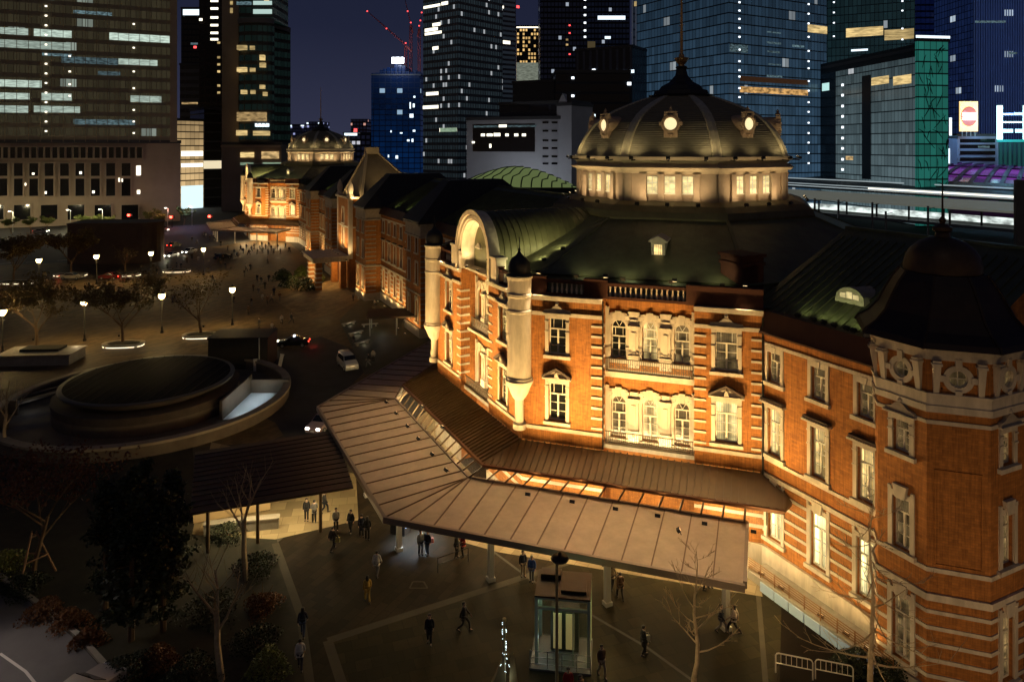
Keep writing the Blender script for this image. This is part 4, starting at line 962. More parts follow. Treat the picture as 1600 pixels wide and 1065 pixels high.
# ================================================================== OVAL ROTUNDA over the underground concourse
CONC = M('stained_concrete', (.13, .10, .07), .8, var=.25, scale=.5)
def rotunda():
    c = Vector((-40.5, 80.9, 0)); t = thing('rotunda', c, 'wide round concrete rotunda with a dark glass disc roof beside the road', 'rotunda')
    b = MB(); b.lathe([(14.9, 0), (14.9, 1.1), (14.3, 1.1), (14.3, .06), (9.4, .06), (9.4, 2.0)], 0, 0, 64, caps=False); b.build('ring_wall', CONC, t, True)
    b = MB(); b.lathe([(14.2, 1.1), (15.1, 1.1), (15.1, 1.35), (14.2, 1.35), (14.2, 1.1)], 0, 0, 64, caps=False); b.build('rim_coping', M('lightened_coping', (.30, .245, .17), .75, var=.25, scale=.6), t, True)  # the rim's lit look is put into its paler colour
    b = MB(); b.lathe([(9.4, 1.2), (9.5, 2.0), (9.2, 2.05), (7.2, 2.05), (7.2, 2.7)], 0, 0, 64, caps=False); b.build('inner_wall', M('dark_concrete', (.08, .06, .045), .8, var=.2), t, True)
    b = MB(); b.lathe([(7.6, 2.5), (8.75, 2.75), (8.9, 3.05), (8.75, 3.12), (8.4, 3.14)], 0, 0, 64, caps=False); b.build('roof_rim', M('rim_metal', (.13, .115, .09), .5, .3), t, True)
    b = MB(); b.lathe([(8.4, 3.12), (5, 3.2), (.001, 3.24)], 0, 0, 64, caps=False)
    o = b.build('glass_roof', M('dark_roof_glass', (.008, .009, .010), .65, spec=.04), t, True)
    g = MB()
    for k in range(-7, 8):
        y = k * 1.1; h = (8.3 ** 2 - y * y) ** .5; g.bar((y, -h, 3.20), (y, h, 3.20), .05, .04)
    g.build('glazing_bar', M('dark_roof_bar', (.02, .02, .02), .7), o)
    # lit stair on the east side, a screen wall closing it
    s = MB()
    s.box(9.6, 9.9, -4.5, 4.2, .06, 2.1); s.box(9.9, 14.3, 3.9, 4.2, .06, 1.6)
    s.build('screen_wall', CONC, t)
    w = MB(); w.box(9.95, 14.2, -4.4, 3.8, .07, .10)
    w.build('stair_landing', M('white_tile', (.75, .8, .82), .5), t)
    for k in range(6):
        q = MB(); q.box(9.95 + k * .3, 10.25 + k * .3, -6.5, -4.4, .06, .35 + .0 * k); 
    for y in (-2.6, 0, 2.4): lamp('stair_lamp', 'POINT', (11.4, y, 1.15), t, 30, (.82, .95, 1.0), .15)
    for x, y in ((-13.2, -3), (-11.5, -7)): r = MB(); r.box(x - .5, x + .5, y - .1, y + .1, .1, 1.6); r.build('stair_pier', CONC, t)
    r = MB(); r.bar((-13.9, -2.5, .9), (-10.2, 1.5, 1.3), .9, .15); r.build('side_stair', CONC, t); r = MB(); r.bar((-14.0, 1.0, .9), (-10.4, 4.5, 1.3), .5, .1)
    r.build('side_stair', CONC, t)
    lamp('side_glow', 'POINT', (-12.0, -2.0, 1.3), t, 8, (.8, .9, 1.0), .3)
rotunda()
# ---------------- long dark shelter with a lit counter below
def shelter():
    A, B, C, D = [at_z(x, y, 3.6) for x, y in ((297, 802), (552, 760), (522, 672), (305, 706))]
    t = thing('shelter', ((A + C) / 2).xy.to_3d(), 'dark flat roofed shelter lit warm from underneath', 'shelter'); o = t.location
    b = MB(); q = [p - o for p in (A, B, C, D)]
    b.prism([(p.x, p.y) for p in q], 3.45, 3.62); b.build('roof', M('shelter_roof', (.075, .05, .032), .55, .2, var=.15), t)
    s = MB()
    for i in range(1, 13):
        u = i / 13; p = q[0].lerp(q[3], u); r = q[1].lerp(q[2], u); s.bar((p.x, p.y, 3.64), (r.x, r.y, 3.64), .06, .06)
    s.build('roof_seam', DARKM, t)
    for u, v in ((.1, .12), (.4, .12), (.8, .12), (.1, .85), (.5, .85), (.9, .85)):
        p = q[0].lerp(q[1], u).lerp(q[3].lerp(q[2], u), v); c = MB(); c.lathe([(.13, 0), (.13, 3.46)], p.x, p.y, 10); c.build('column', M('bronze_column', (.10, .065, .03), .6, .3), t, True)
    w = MB(); p0, p1 = q[0].lerp(q[3], .55), q[1].lerp(q[2], .55); p1 = p0.lerp(p1, .5); w.bar((p0.x, p0.y, 1.3), (p1.x, p1.y, 1.3), .25, 2.4); w.build('back_wall', M('warm_panel', (.5, .36, .18), .6, var=.1), t)
    for u in (.2, .42, .62, .84): p = q[0].lerp(q[1], u).lerp(q[3].lerp(q[2], u), .22); lamp('ceiling_lamp', 'POINT', (p.x, p.y, 3.1), t, 330, (1, .78, .42), .15)
shelter()
def planter(name, c, rx, ry, rz, label, h=.55, group='lit oval planters of the plaza', glow=True, lampw=10):
    t = thing(name, c, label, 'planter', group, rz)
    b = MB(); n = 28; ring = lambda k, z: [(rx * k * math.copysign(abs(math.cos(2 * PI * i / n)) ** .75, math.cos(2 * PI * i / n)), ry * k * math.copysign(abs(math.sin(2 * PI * i / n)) ** .75, math.sin(2 * PI * i / n)), z) for i in range(n)]
    b.loft([ring(.86, .0), ring(.86, .3), ring(1.0, .34), ring(1.0, h), ring(.8, h), ring(.8, h - .1)]); b.build('bench_rim', M('planter_stone', (.3, .27, .22), .7, var=.2), t)
    s = MB(); s.loft([ring(.79, h - .12), ring(.5, h + .05)]); s.build('soil', M('soil'), t)
    if glow:
        g = MB()
        for i in range(n):
            if i % 7 == 3: continue
            p, q = ring(.95, .16)[i], ring(.95, .16)[(i + 1) % n]; g.bar(p, q, .07, .09)
        g.build('light_strip', M('planter_glow', (.8, .7, .5), .4, emit=(1, .82, .55), es=2.2), t)
    return t
# ---------------- trees
BARK = M('bark', (.17, .11, .06), .9, var=.35, scale=3, stretch=(1, 1, .3)); BARKP = M('pale_bark', (.46, .36, .22), .85, var=.3, scale=3)
LEAFD = M('dark_leaf', (.022, .032, .010), .6, var=.5, scale=3); LEAFB = M('brown_leaf', (.13, .085, .025), .7, var=.5, scale=3); LEAFY = M('yellow_green_leaf', (.13, .15, .03), .6, var=.4, scale=2); LEAFO = M('rust_leaf', (.15, .06, .016), .7, var=.5, scale=3)
def leaf(b, p, s, rnd, mi=0):
    a = Vector((rnd.uniform(-1, 1), rnd.uniform(-1, 1), rnd.uniform(-.6, .6))).normalized(); c = a.cross(Vector((rnd.uniform(-1, 1), rnd.uniform(-1, 1), rnd.uniform(-1, 1)))).normalized()
    p = Vector(p); b.add([p - a * s, p + c * s * .55, p + a * s, p - c * s * .55], [(0, 1, 2, 3)], mi)
def tree_mesh(seed, h, trunk_h, r0, spread, levels, nb, leaves, leaf_s, upness=.55, twig_n=3):
    rnd = random.Random(seed); tb = MB(); tw = MB(); tips = []
    def grow(p, d, L, r, lv):
        n = 4 if lv == 0 else 3; pts = [p]; rad = [r]; q = p; dd = d
        for i in range(n):
            dd = (dd + Vector((rnd.uniform(-.16, .16), rnd.uniform(-.16, .16), rnd.uniform(-.03, .13)))).normalized(); q = q + dd * L / n; pts.append(q); rad.append(r * (1 - (.45 if lv else .3) * (i + 1) / n))
        (tb if lv < 2 else tw).tube(pts, rad, 7 if lv == 0 else 5 if lv == 1 else 3)
        if lv >= levels: tips.extend(pts[1:]); return
        k = nb if lv else nb + 1
        for i in range(k):
            t = rnd.uniform(.35, 1) if lv else (.55 + .45 * (i + 1) / k); idx = min(int(t * n), n - 1); s = pts[idx].lerp(pts[idx + 1], t * n - idx)
            an = 2 * PI * (i / k) + rnd.uniform(-.6, .6); side = Vector((math.cos(an), math.sin(an), 0)); nd = (dd * upness + side * spread + Vector((0, 0, .35))).normalized()
            grow(s, nd, L * rnd.uniform(.5, .74) if lv else (h - trunk_h) * rnd.uniform(.5, .72), rad[idx] * .5, lv + 1)
        if lv: tips.append(q)
    grow(Vector((0, 0, -.05)), Vector((0, 0, 1)), trunk_h * 1.25, r0, 0)
    for k in range(leaves):
        p = rnd.choice(tips) + Vector((rnd.gauss(0, .35), rnd.gauss(0, .35), rnd.gauss(0, .3))); leaf(tw, p, leaf_s * rnd.uniform(.6, 1.3), rnd, 1)
    return tb, tw
TREES = {}
def tree(name, key, loc, label, group=None, rz=0, sc=1.0, **kw):
    if key not in TREES:
        lm = kw.pop('leafmat', LEAFB); bm_ = kw.pop('bark', BARK); a, c = tree_mesh(**kw); TREES[key] = (a.mesh('trunk', bm_, True), c.mesh('crown', [bm_, lm]))
    t = thing(name, loc, label, 'tree', group, rz); t.scale = (sc,) * 3
    put('trunk', TREES[key][0], t); put('crown', TREES[key][1], t); return t
PL = dict(seed=11, h=10.5, trunk_h=2.6, r0=.24, spread=.8, levels=3, nb=4, leaves=5200, leaf_s=.19, leafmat=LEAFB)
PG = 'plane trees standing in the plaza planters'
plaza_trees = [((58, 547), 'tall sparse brown tree in the lit square planter left of the rotunda', 1.0, 0.3), ((192, 540), 'yellow lit tree in the middle front planter of the plaza', .98, 1.4), ((314, 526), 'bare spreading tree in the planter nearest the dark kiosk', .95, 2.9),
    ((22, 441), 'leafy tree behind the far left plaza lamp', .95, .8), ((112, 430), 'dense round tree over the car in the back row', .95, 2.2), ((196, 430), 'thin pale tree before the dark ventilation tower', .8, 3.7)]
for i, ((x, y), lb, sc, rz) in enumerate(plaza_trees):
    p = at_z(x, y); key = 'plane'
    d = dict(PL)
    if i == 2: key = 'plane_bare'; d.update(seed=5, leaves=900)
    elif i in (3, 4): key = 'plane_dense'; d.update(seed=8, leaves=8500, leaf_s=.22)
    elif i == 5: key = 'plane_thin'; d.update(seed=19, leaves=500, h=8)
    tree('plane_tree', key, (p.x, p.y, .4), lb, PG, rz, sc, **d)
pls = ['long lit planter bench under the yellow lit tree', 'lit planter bench under the bare tree by the kiosk', 'lit planter bench at the far left edge', 'lit planter bench with a car behind it', 'short lit planter bench before the ventilation tower', 'lit planter bench in the middle of the plaza beside the bright lamp']
for (x, y, w), lb in zip(((193, 541, 2.9), (313, 527, 2.6), (25, 443, 4.2), (110, 431, 3.6), (196, 431, 3.3), (276, 425, 3.1)), pls):
    p = at_z(x, y); planter('planter_bench', p, w, 1.5, R(6), lb)
def square_planter():
    p = at_z(62, 566); t = thing('square_planter', p, 'raised pale square planter with lit edge at the left', 'planter', rz=R(4)); b = MB()
    b.box(-4.6, 4.6, -1.6, 2.6, 0, 1.3); b.box(-4.8, 4.8, -1.8, 2.8, 1.3, 1.45); b.build('planter_wall', M('planter_stone'), t)
    s = MB(); s.box(-2.6, 2.4, 0, 2.2, 1.45, 1.75); s.build('soil', M('soil'), t); lamp('edge_lamp', 'POINT', (3.6, 2.3, 1.8), t, 22, (1, .8, .5), .1); lamp('edge_lamp', 'POINT', (-3.2, 2.3, 1.8), t, 16, (1, .8, .5), .1)
square_planter()
for (x, y), pw in (((186, 532), 95), ((52, 538), 70), ((318, 517), 50), ((110, 424), 60), ((196, 424), 30)):   # tree up-lights set in the planters
    p = at_z(x, y); t = thing('tree_uplight', (p.x, p.y, .62), 'small ground spotlight in the planter ' + {186: 'under the yellow lit tree', 52: 'under the tall brown tree at left', 318: 'under the bare tree by the kiosk', 110: 'under the dense round tree', 196: 'under the thin pale tree'}[x], 'spotlight', 'tree spotlights of the plaza')
    b = MB(); b.lathe([(.1, 0), (.12, .12), (.16, .2), (.15, .26), (.12, .25)], 0, 0, 12); b.build('housing', DARKM, t); lamp('uplight_beam', 'SPOT', (0, 0, .3), t, pw * 16, (1, .82, .36), .08, (0, 0, 5), 120)
# ---------------- lamp posts
LG = 'lamp posts of the plaza'
def lamp_post():
    t = thing('lamp_post', (0, 0, 0), '', 'lamp post', LG)
    b = MB(); b.lathe([(.24, 0), (.24, .2), (.16, .35), (.14, .9), (.17, .95), (.09, 1.05), (.065, 4.9), (.12, 4.95), (.12, 5.05), (.06, 5.1), (.06, 5.25)], 0, 0, 10); b.bar((-.35, 0, 4.6), (.35, 0, 4.6), .05, .05); b.build('post', DARKM, t, True)
    g = MB(); g.loft([[(x * k, y * k, z) for x, y in ((-1, -1), (1, -1), (1, 1), (-1, 1))] for k, z in ((.2, 5.25), (.42, 5.6), (.46, 6.05), (.34, 6.1))]); g.build('lantern_glass', M('lantern_glow', (.9, .8, .6), .4, emit=(1, .72, .28), es=4.5), t)
    c = MB(); c.loft([[(x * k, y * k, z) for x, y in ((-1, -1), (1, -1), (1, 1), (-1, 1))] for k, z in ((.46, 6.1), (.46, 6.16), (.1, 6.4), (.04, 6.6))]); c.build('lantern_cap', DARKM, t)
    lamp('lantern_light', 'POINT', (0, -.7, 5.6), t, 950, (1, .68, .26), .3); return t
LP0 = lamp_post()
lpos = [((4, 486), 'lamp post at the extreme left edge of the plaza'), ((132, 471), 'lamp post between the two brown trees at left'), ((253, 461), 'lamp post right of the yellow lit tree'), ((363, 451), 'lamp post beside the bare tree above the kiosk'),
        ((61, 406), 'back row lamp post left of the dense round tree'), ((151, 400), 'back row lamp post right of the dense round tree'), ((236, 395), 'back row lamp post right of the ventilation tower'), ((318, 389), 'back row lamp post nearest the far pavilion')]
for i, ((x, y), lb) in enumerate(lpos):
    p = at_z(x, y, 5.85); o = LP0 if i == 0 else dup(LP0); o.location = (p.x, p.y, 0); o['label'] = lb; o.rotation_euler.z = R(20)
# ---------------- dark kiosk and ventilation tower
def kiosk():
    A = at_z(325, 578); t = thing('kiosk', A, 'black windowless kiosk box at the road edge', 'kiosk', rz=R(3)); b = MB(); b.box(0, 7.6, 0, 4.6, 0, 3.9); b.box(-.1, 7.7, -.1, 4.7, 3.9, 4.15); b.build('body', M('black_cladding', (.03, .026, .022), .6, var=.2), t)
    c = MB(); c.lathe([(.09, 0), (.09, 4.1)], 6.6, -.3, 8); c.build('downpipe', STEEL, t)
kiosk()
for (x, y), lb in (((399, 580), 'white bollard post before the black kiosk'), ((437, 572), 'tilted white marker post right of the black kiosk')):
    p = at_z(x, y); t = thing('marker_post', p, lb, 'post', 'white marker posts'); b = MB(); b.box(-.22, .22, -.12, .12, 0, 1.5); b.box(-.26, .26, -.16, .16, 1.5, 1.6); b.build('panel', M('white_panel', (.6, .58, .52), .6), t)
    t.rotation_euler = (0, R(12) if x == 437 else 0, R(10))
def vent():
    p = at_z(180, 408); t = thing('ventilation_tower', p, 'big dark brown ventilation block with rounded end behind the plaza trees', 'ventilation tower', rz=R(4)); b = MB()
    prof = [(-9.5, -4), (7, -4)] + [(7 + 4.5 * math.cos(a), 4.5 * math.sin(a) + .5) for a in [(-90 + 15 * k) * PI / 180 for k in range(13)]] + [(-9.5, 5)]
    b.prism(prof, 0, 9.6); b.prism([(x * 1.02, y * 1.02) for x, y in prof], 9.6, 10); b.build('body', M('brown_cladding', (.10, .065, .045), .7, var=.2, scale=.4), t)
vent()
# ---------------- glass lift in the forecourt
def lift():
    p = at_z(879, 1040); t = thing('glass_lift', p, 'glazed lift house with pale green steel frame on the forecourt', 'lift', rz=R(-8)); FR = M('pale_green_steel', (.52, .66, .52), .45, .3); w, d, h = 1.46, 2.3, 3.75
    b = MB()
    for x in (-w, w):
        for y in (0, d): b.box(x - .09, x + .09, y - .09, y + .09, .1, h)
    b.box(.55, .63, -.05, .05, .1, 3.1)
    for z in (3.1, h - .09): b.box(-w + .09, w - .09, -.07, .07, z, z + .14); b.box(-w + .09, w - .09, d - .07, d + .07, z, z + .14); 
    for x in (-w, w): b.box(x - .07, x + .07, .09, d - .09, h - .09, h + .05)
    for x in (-w, w): b.box(x - .07, x + .07, .09, d - .09, 3.1, 3.24)
    b.build('frame', FR, t)
    g = MB()
    for x0, x1, y0, y1 in ((-w + .09, w - .09, -.015, .015), (-w + .09, w - .09, d - .015, d + .015), (-w - .015, -w + .015, .09, d - .09), (w - .015, w + .015, .09, d - .09)): g.box(x0, x1, y0, y1, .1, h - .1)
    g.build('glazing', M('lift_glass', (.10, .22, .15), .05, alpha=.10, spec=.5), t)
    r = MB(); r.box(-w - .1, w + .1, -.15, d + .15, h + .06, h + .14); r.box(-.1, w - .15, .3, 1.2, h + .14, h + .3); r.box(-w + .1, -.2, 1.5, 2.2, h + .14, h + .4); r.build('roof', M('lift_roof', (.018, .016, .010), .4, .3, var=.3), t)
    c = MB(); c.box(-.75, .85, 1.0, 1.9, .15, 2.4, 0); c.box(-.6, -.12, .95, 1.0, .3, 2.3, 1); c.box(.12, .6, .95, 1.0, .3, 2.3, 1); c.build('car', [M('lift_car', (.05, .05, .035), .5, .4), M('lift_door_glow', (.4, .35, .2), .4, emit=(1, .76, .25), es=.16)], t)
    for z in (.35, .7, 1.05): 
        q = MB(); q.tube([(-w - .3, -.5, z), (w + .1, -.5, z)], .022, 6); q.build('rail', STEEL, t)
    q = MB()
    for x in (-w - .3, -.8, 0, .8, w + .1): q.tube([(x, -.5, 0), (x, -.5, 1.08)], .025, 6)
    q.build('rail_post', STEEL, t)
    s = MB(); s.box(-w - .35, w + .15, -.55, d + .1, 0, .1); s.build('plinth', M('lift_plinth', (.11, .12, .12), .6), t)
    lamp('ceiling_lamp', 'POINT', (-.3, .5, 3.0), t, 22, (.62, 1.0, .62), .1); lamp('shaft_lamp', 'POINT', (-1.15, .5, 1.2), t, 6, (.7, .9, 1), .1); lamp('lobby_lamp', 'POINT', (2.1, .6, 1.1), t, 34, (1, .72, .25), .1)
    for x in (.15, .8): 
        q = MB(); q.lathe([(.05, 0), (.05, .05)], x, .7, 8); z = q.xf(Matrix.Translation((0, 0, 2.75))).build('downlight', M('lift_lamp', (1, .9, .6), .4, emit=(1, .85, .5), es=8), t)
lift()
def slim_pole():
    p = at_y(870, 872, 35.8); t = thing('street_lamp', (p.x, p.y, 0), 'tall slim unlit street lamp with a flat disc head before the lift', 'street lamp'); b = MB(); b.lathe([(.14, 0), (.12, .6), (.085, .7), (.065, p.z)], 0, 0, 12); b.build('pole', M('brass_pole', (.46, .40, .22), .4, .5), t, True)
    h = MB(); h.lathe([(.05, p.z - .1), (.42, p.z - .06), (.46, p.z), (.4, p.z + .08), (.1, p.z + .14), (.08, p.z + .3), (.001, p.z + .32)], .15, 0, 20); h.build('lamp_head', DARKM, t, True)
slim_pole()
def totem():
    p = at_z(788, 1075); t = thing('light_totem', p, 'narrow pole with fairy lights and a canvas wrap cut off at the bottom edge', 'totem'); b = MB(); b.lathe([(.09, 0), (.08, 2.0), (.06, 3.6), (.1, 3.62), (.1, 3.75)], 0, 0, 8); b.build('pole', M('brass_pole'), t)
    c = MB(); c.add([(-.75, -.2, 0), (.1, -.35, 0), (-.02, -.05, 1.9), (-.75, .4, 0)], [(0, 1, 2), (0, 2, 3)]); c.add([(.25, -.3, 0), (.75, .1, 0), (.5, 0, 1.9), (.32, -.12, 1.7)], [(0, 1, 2, 3)]); c.build('canvas_wrap', M('canvas', (.3, .24, .1), .8, var=.3), t)
    rnd = random.Random(3)
    f = MB()
    for k in range(44):
        z = rnd.uniform(.1, 3.5); a = rnd.uniform(0, 6.3); r = .11 + max(0, 1.8 - z) * .25; f.lathe([(.001, z), (.025, z + .025), (.001, z + .05)], r * math.cos(a), r * math.sin(a), 5)
    f = tag(f.build('fairy_lights', M('fairy_glow', (.8, .9, .9), .4, emit=(.75, .95, 1), es=3), t), kind='stuff'); lamp('fairy_light', 'POINT', (.4, -.5, .8), t, 3, (.8, .9, 1), .2)
totem()
# ---------------- pipe barriers at the dark lower court
for i, (xa, ya, xb, yb) in enumerate(((1212, 1050, 1270, 1062), (1274, 1060, 1333, 1072))):
    a, c = at_z(xa, ya), at_z(xb, yb); L_ = (c - a).length; t = thing('pipe_barrier', a, ('white pipe barrier at the left corner of the dark court', 'white pipe barrier nearest the brick tower')[i], 'barrier', 'white pipe barriers', math.atan2((c - a).y, (c - a).x))
    b = MB(); b.tube([(0, 0, 0), (0, 0, .95), (.06, 0, 1.06), (.16, 0, 1.1), (L_ - .16, 0, 1.1), (L_ - .06, 0, 1.06), (L_, 0, .95), (L_, 0, 0)], .035, 8); b.tube([(0, 0, .55), (L_, 0, .55)], .025, 6); b.build('frame', M('white_pipe', (.72, .68, .58), .4, .2), t)
    for k in range(1, 7): q = MB(); q.tube([(L_ * k / 7, 0, .55), (L_ * k / 7, 0, 1.1)], .016, 6); q.build('bar', M('white_pipe'), t)
def rail_gate():
    p = at_z(684, 894); t = thing('handrail', p, 'short black handrail under the canopy edge by the blue light', 'handrail', rz=R(20)); b = MB(); b.tube([(0, 0, 0), (0, 0, 1), (2.3, .5, 1.0), (2.3, .5, 0)], .04, 6); b.tube([(0, 0, .55), (2.3, .5, .55)], .025, 6); b.build('rail', DARKM, t)
rail_gate()
p = at_z(655, 850); _t = thing('ticket_booth', at_z(625, 832), 'dark narrow booth in blue white light under the canopy corner', 'booth', rz=R(-20)); _b = MB(); _b.box(-.6, .6, -.4, .5, 0, 2.5); _b.box(-.66, .66, -.46, .56, 2.5, 2.62); _b.build('body', M('black_cladding'), _t)
_b = MB(); _b.box(.62, .66, -.3, .3, .6, 2.1); _b.build('screen', M('blue_screen', (.3, .4, .6), .3, emit=(.5, .7, 1), es=3), _t)
lamp('screen_light', 'SPOT', (1.7, -.5, 3.2), _t, 2600, (.50, .70, 1.0), .3, (1.9, -.9, 0), 88)
# glass guard beside the ramp; its light from below is emission in the glass
_t = thing('glass_guard', L2W(-27.5, WH + 2.2), 'low bluish lit glass guard along the dark lower court', 'guard', rz=AZ); 
for k in range(7): _b = MB(); _b.box(-4.6 + k * 1.2, -4.6 + k * 1.2 + 1.12, -.03, .03, -.02, .62); _b.build('glass_panel', M('blue_glow_glass', (.45, .6, .75), .4, emit=(.55, .72, .9), es=.05), _t)
# ---------------- garden court and the pergola in front of the north wing
def pergola():
    p = at_z(640, 518); t = thing('pergola', p, 'flat dark pergola roof on thin posts before the brick wing', 'pergola', rz=R(8)); b = MB(); b.box(-6.5, 6, -2.2, 3.5, 2.7, 2.95); b.build('roof', M('shelter_roof'), t)
    for x in (-6, -2, 2, 5.6):
        for y in (-1.8, 3): c = MB(); c.box(x - .08, x + .08, y - .08, y + .08, 0, 2.7); c.build('post', STEEL, t)
    lamp('pergola_lamp', 'POINT', (1.5, -.5, 2.3), t, 110, (1, .85, .5), .2); lamp('pergola_lamp', 'POINT', (-4.5, 0, 2.3), t, 40, (.9, .95, .8), .2)
pergola()
bl = ['stone bench with glints nearest the white van', 'stone bench in the middle of the garden court', 'stone bench closest to the pergola post', 'stone bench at the dark road edge', 'stone bench by the carriage drive']
for (x, y, rz), lb in zip(((556, 523, .9), (545, 508, .9), (578, 510, .3), (566, 538, .9), (604, 492, .3)), bl):
    p = at_z(x, y); t = thing('stone_bench', p, lb, 'bench', 'low stone benches of the garden court', rz); b = MB(); b.box(-1.3, 1.3, -.25, .25, .36, .48); b.box(-1.05, -.85, -.2, .2, 0, .36); b.box(.85, 1.05, -.2, .2, 0, .36); b.build('slab', M('pale_granite'), t)
    lamp('bench_lamp', 'POINT', (0, -.5, .25), t, 5, (1, .9, .65), .05)
# clipped hedge ring and lit shrubs beside the carriage drive
def shrub_mesh(seed, r, h, n, s):
    rnd = random.Random(seed); b = MB(); 
    for k in range(n):
        a = rnd.uniform(0, 6.283); q = rnd.random() ** .5; z = rnd.random(); rr = r * q * (1 - .45 * z) * (1 + .25 * math.sin(3 * a + seed)); leaf(b, (rr * math.cos(a), rr * math.sin(a), z * h * (1 - .35 * q) + .05), s * rnd.uniform(.6, 1.3), rnd)
    return b
SHR = {}
def shrub(loc, label, key, mat_, r, h, n, s, group=None, rz=0):
    if key not in SHR: SHR[key] = shrub_mesh(len(SHR) + 3, r, h, n, s)
    t = thing('shrub', loc, label, 'shrub', group, rz); SHR[key].build('foliage', mat_, t)
    st = MB(); rnd = random.Random(len(label))
    for k in range(5): a = k * 1.3; st.tube([(0, 0, 0), (.3 * r * math.cos(a), .3 * r * math.sin(a), h * .5), (.5 * r * math.cos(a), .5 * r * math.sin(a), h * .8)], [.04, .03, .01], 4)
    st.build('stem', BARK, t); return t
for (x, y), lb, k in (((442, 437), 'shrub with a glint at the plaza corner of the drive', 1), ((472, 432), 'bright yellow green shrub left of the porch', 2), ((490, 440), 'lit shrub touching the porch pillar', 2), ((455, 448), 'dark clipped shrub on the curved bed', 1), ((478, 452), 'low dark shrub at the tip of the curved bed', 1)):
    p = at_z(x, y); shrub(p, lb, 'sh%d' % k, LEAFY if k == 2 else LEAFD, 2.4, 2.6, 500, .28, 'shrubs beside the carriage drive', x * .1)
for (x, y), e in (((471, 437), 60), ((488, 444), 50), ((441, 440), 14)):
    p = at_z(x, y); t = thing('garden_spotlight', (p.x, p.y - .5, .0), {471: 'garden spotlight under the bright shrub', 488: 'garden spotlight at the porch pillar', 441: 'garden spotlight at the plaza corner'}[x], 'spotlight', 'garden spotlights'); b = MB(); b.lathe([(.1, 0), (.12, .15), (.15, .2), (.1, .22)], 0, 0, 10); b.build('housing', DARKM, t); lamp('spot_beam', 'POINT', (0, -.6, .7), t, e, (1, .95, .6), .1)
# ---------------- foreground garden
BT = dict(seed=21, h=9.0, trunk_h=4.0, r0=.2, spread=.75, levels=3, nb=3, leaves=0, leaf_s=.1, bark=BARKP, upness=.9)
def bare(px, py, key, label, sc, rz, seed, **kw):
    p = at_z(px, py); d = dict(BT); d['seed'] = seed; d.update(kw); return tree('bare_tree', key, p, label, 'bare young trees of the forecourt', rz, sc, **d)
bare(346, 1062, 'bare_a', 'bare pale tree with rising forks in the dark garden', .98, .4, 21, h=8.6, trunk_h=3.4)
bare(384, 905, 'bare_b', 'bare dark tree before the lit shelter', 1.0, 2.0, 33, h=8.0, trunk_h=3.2)
def leader_mesh(seed, h, r0, n, first, droop):
    rnd = random.Random(seed); tb = MB(); tw = MB(); pts = [Vector((.12 * math.sin(k * 1.3 + seed), .12 * math.cos(k * 1.7), h * k / 9)) for k in range(10)]; pts[0].z = -.05
    tb.tube(pts, [r0 * (1 - .93 * k / 9) for k in range(10)], 8)
    for i in range(n):
        u = first + (1 - first) * (i + rnd.random() * .6) / n; k = min(8, int(u * 9)); s = pts[k].lerp(pts[k + 1], u * 9 - k); a = i * 2.4 + rnd.uniform(-.4, .4); L_ = (h * .34) * (1.15 - u) * rnd.uniform(.75, 1.2) + .4; d = Vector((math.cos(a), math.sin(a), droop)).normalized(); q = s; P = [s]
        for j in range(4): d = (d + Vector((rnd.uniform(-.15, .15), rnd.uniform(-.15, .15), .13))).normalized(); q = q + d * L_ / 4; P.append(q)
        r = r0 * (1 - .85 * u) * .42; tb.tube(P, [r, r * .75, r * .5, r * .32, .008], 5)
        for j in range(6):
            v = rnd.uniform(.3, 1); jj = min(3, int(v * 4)); s2 = P[jj].lerp(P[jj + 1], v * 4 - jj); d2 = ((P[jj + 1] - P[jj]).normalized() + Vector((rnd.uniform(-.9, .9), rnd.uniform(-.9, .9), rnd.uniform(0, .7)))).normalized(); l2 = L_ * rnd.uniform(.2, .42); e = s2 + d2 * l2
            tw.tube([s2, s2.lerp(e, .5) + Vector((0, 0, .03)), e], [.016, .011, .005], 3)
            for m in range(2): d3 = (d2 + Vector((rnd.uniform(-.8, .8), rnd.uniform(-.8, .8), rnd.uniform(-.1, .6)))).normalized(); s3 = s2.lerp(e, rnd.uniform(.4, 1)); tw.tube([s3, s3 + d3 * l2 * .5], [.009, .004], 3)
    return tb.mesh('trunk', BARKP, True), tw.mesh('crown', BARKP)
for x, y, args, lb in ((1087, 1082, (4, 7.6, .15, 15, .28, .35), 'bare tree with wide spreading twigs right of the lift'), (1362, 1096, (9, 11.2, .17, 26, .18, -.25), 'bare slim tree before the brick corner tower')):
    t = thing('bare_tree', at_z(x, y), lb, 'tree', 'bare young trees of the forecourt'); m_ = leader_mesh(*args); put('trunk', m_[0], t); put('crown', m_[1], t)
def support(p):
    t = thing('tree_stake', p, 'wooden tripod stakes holding the red leaved tree', 'tree stake'); b = MB()
    for k in range(3): a = k * 2.09 + .5; b.tube([(1.3 * math.cos(a), 1.3 * math.sin(a), 0), (.16 * math.cos(a), .16 * math.sin(a), 3.0)], .06, 6)
    for z, r in ((1.3, .86), (2.75, .3)):
        for k in range(3): a, c = k * 2.09 + .5, (k + 1) * 2.09 + .5; b.tube([(r * math.cos(a), r * math.sin(a), z), (r * math.cos(c), r * math.sin(c), z)], .05, 5)
    b.build('stakes', M('stake_wood', (.30, .17, .09), .8, var=.2), t)
p = at_z(52, 900); support(p)
tree('maple_tree', 'maple', p, 'dark red leaved tree held by wooden stakes', None, 1, 1, seed=77, h=9.5, trunk_h=3.2, r0=.16, spread=.8, levels=3, nb=4, leaves=2600, leaf_s=.14, leafmat=M('red_brown_leaf', (.12, .045, .022), .7, var=.5, scale=3))
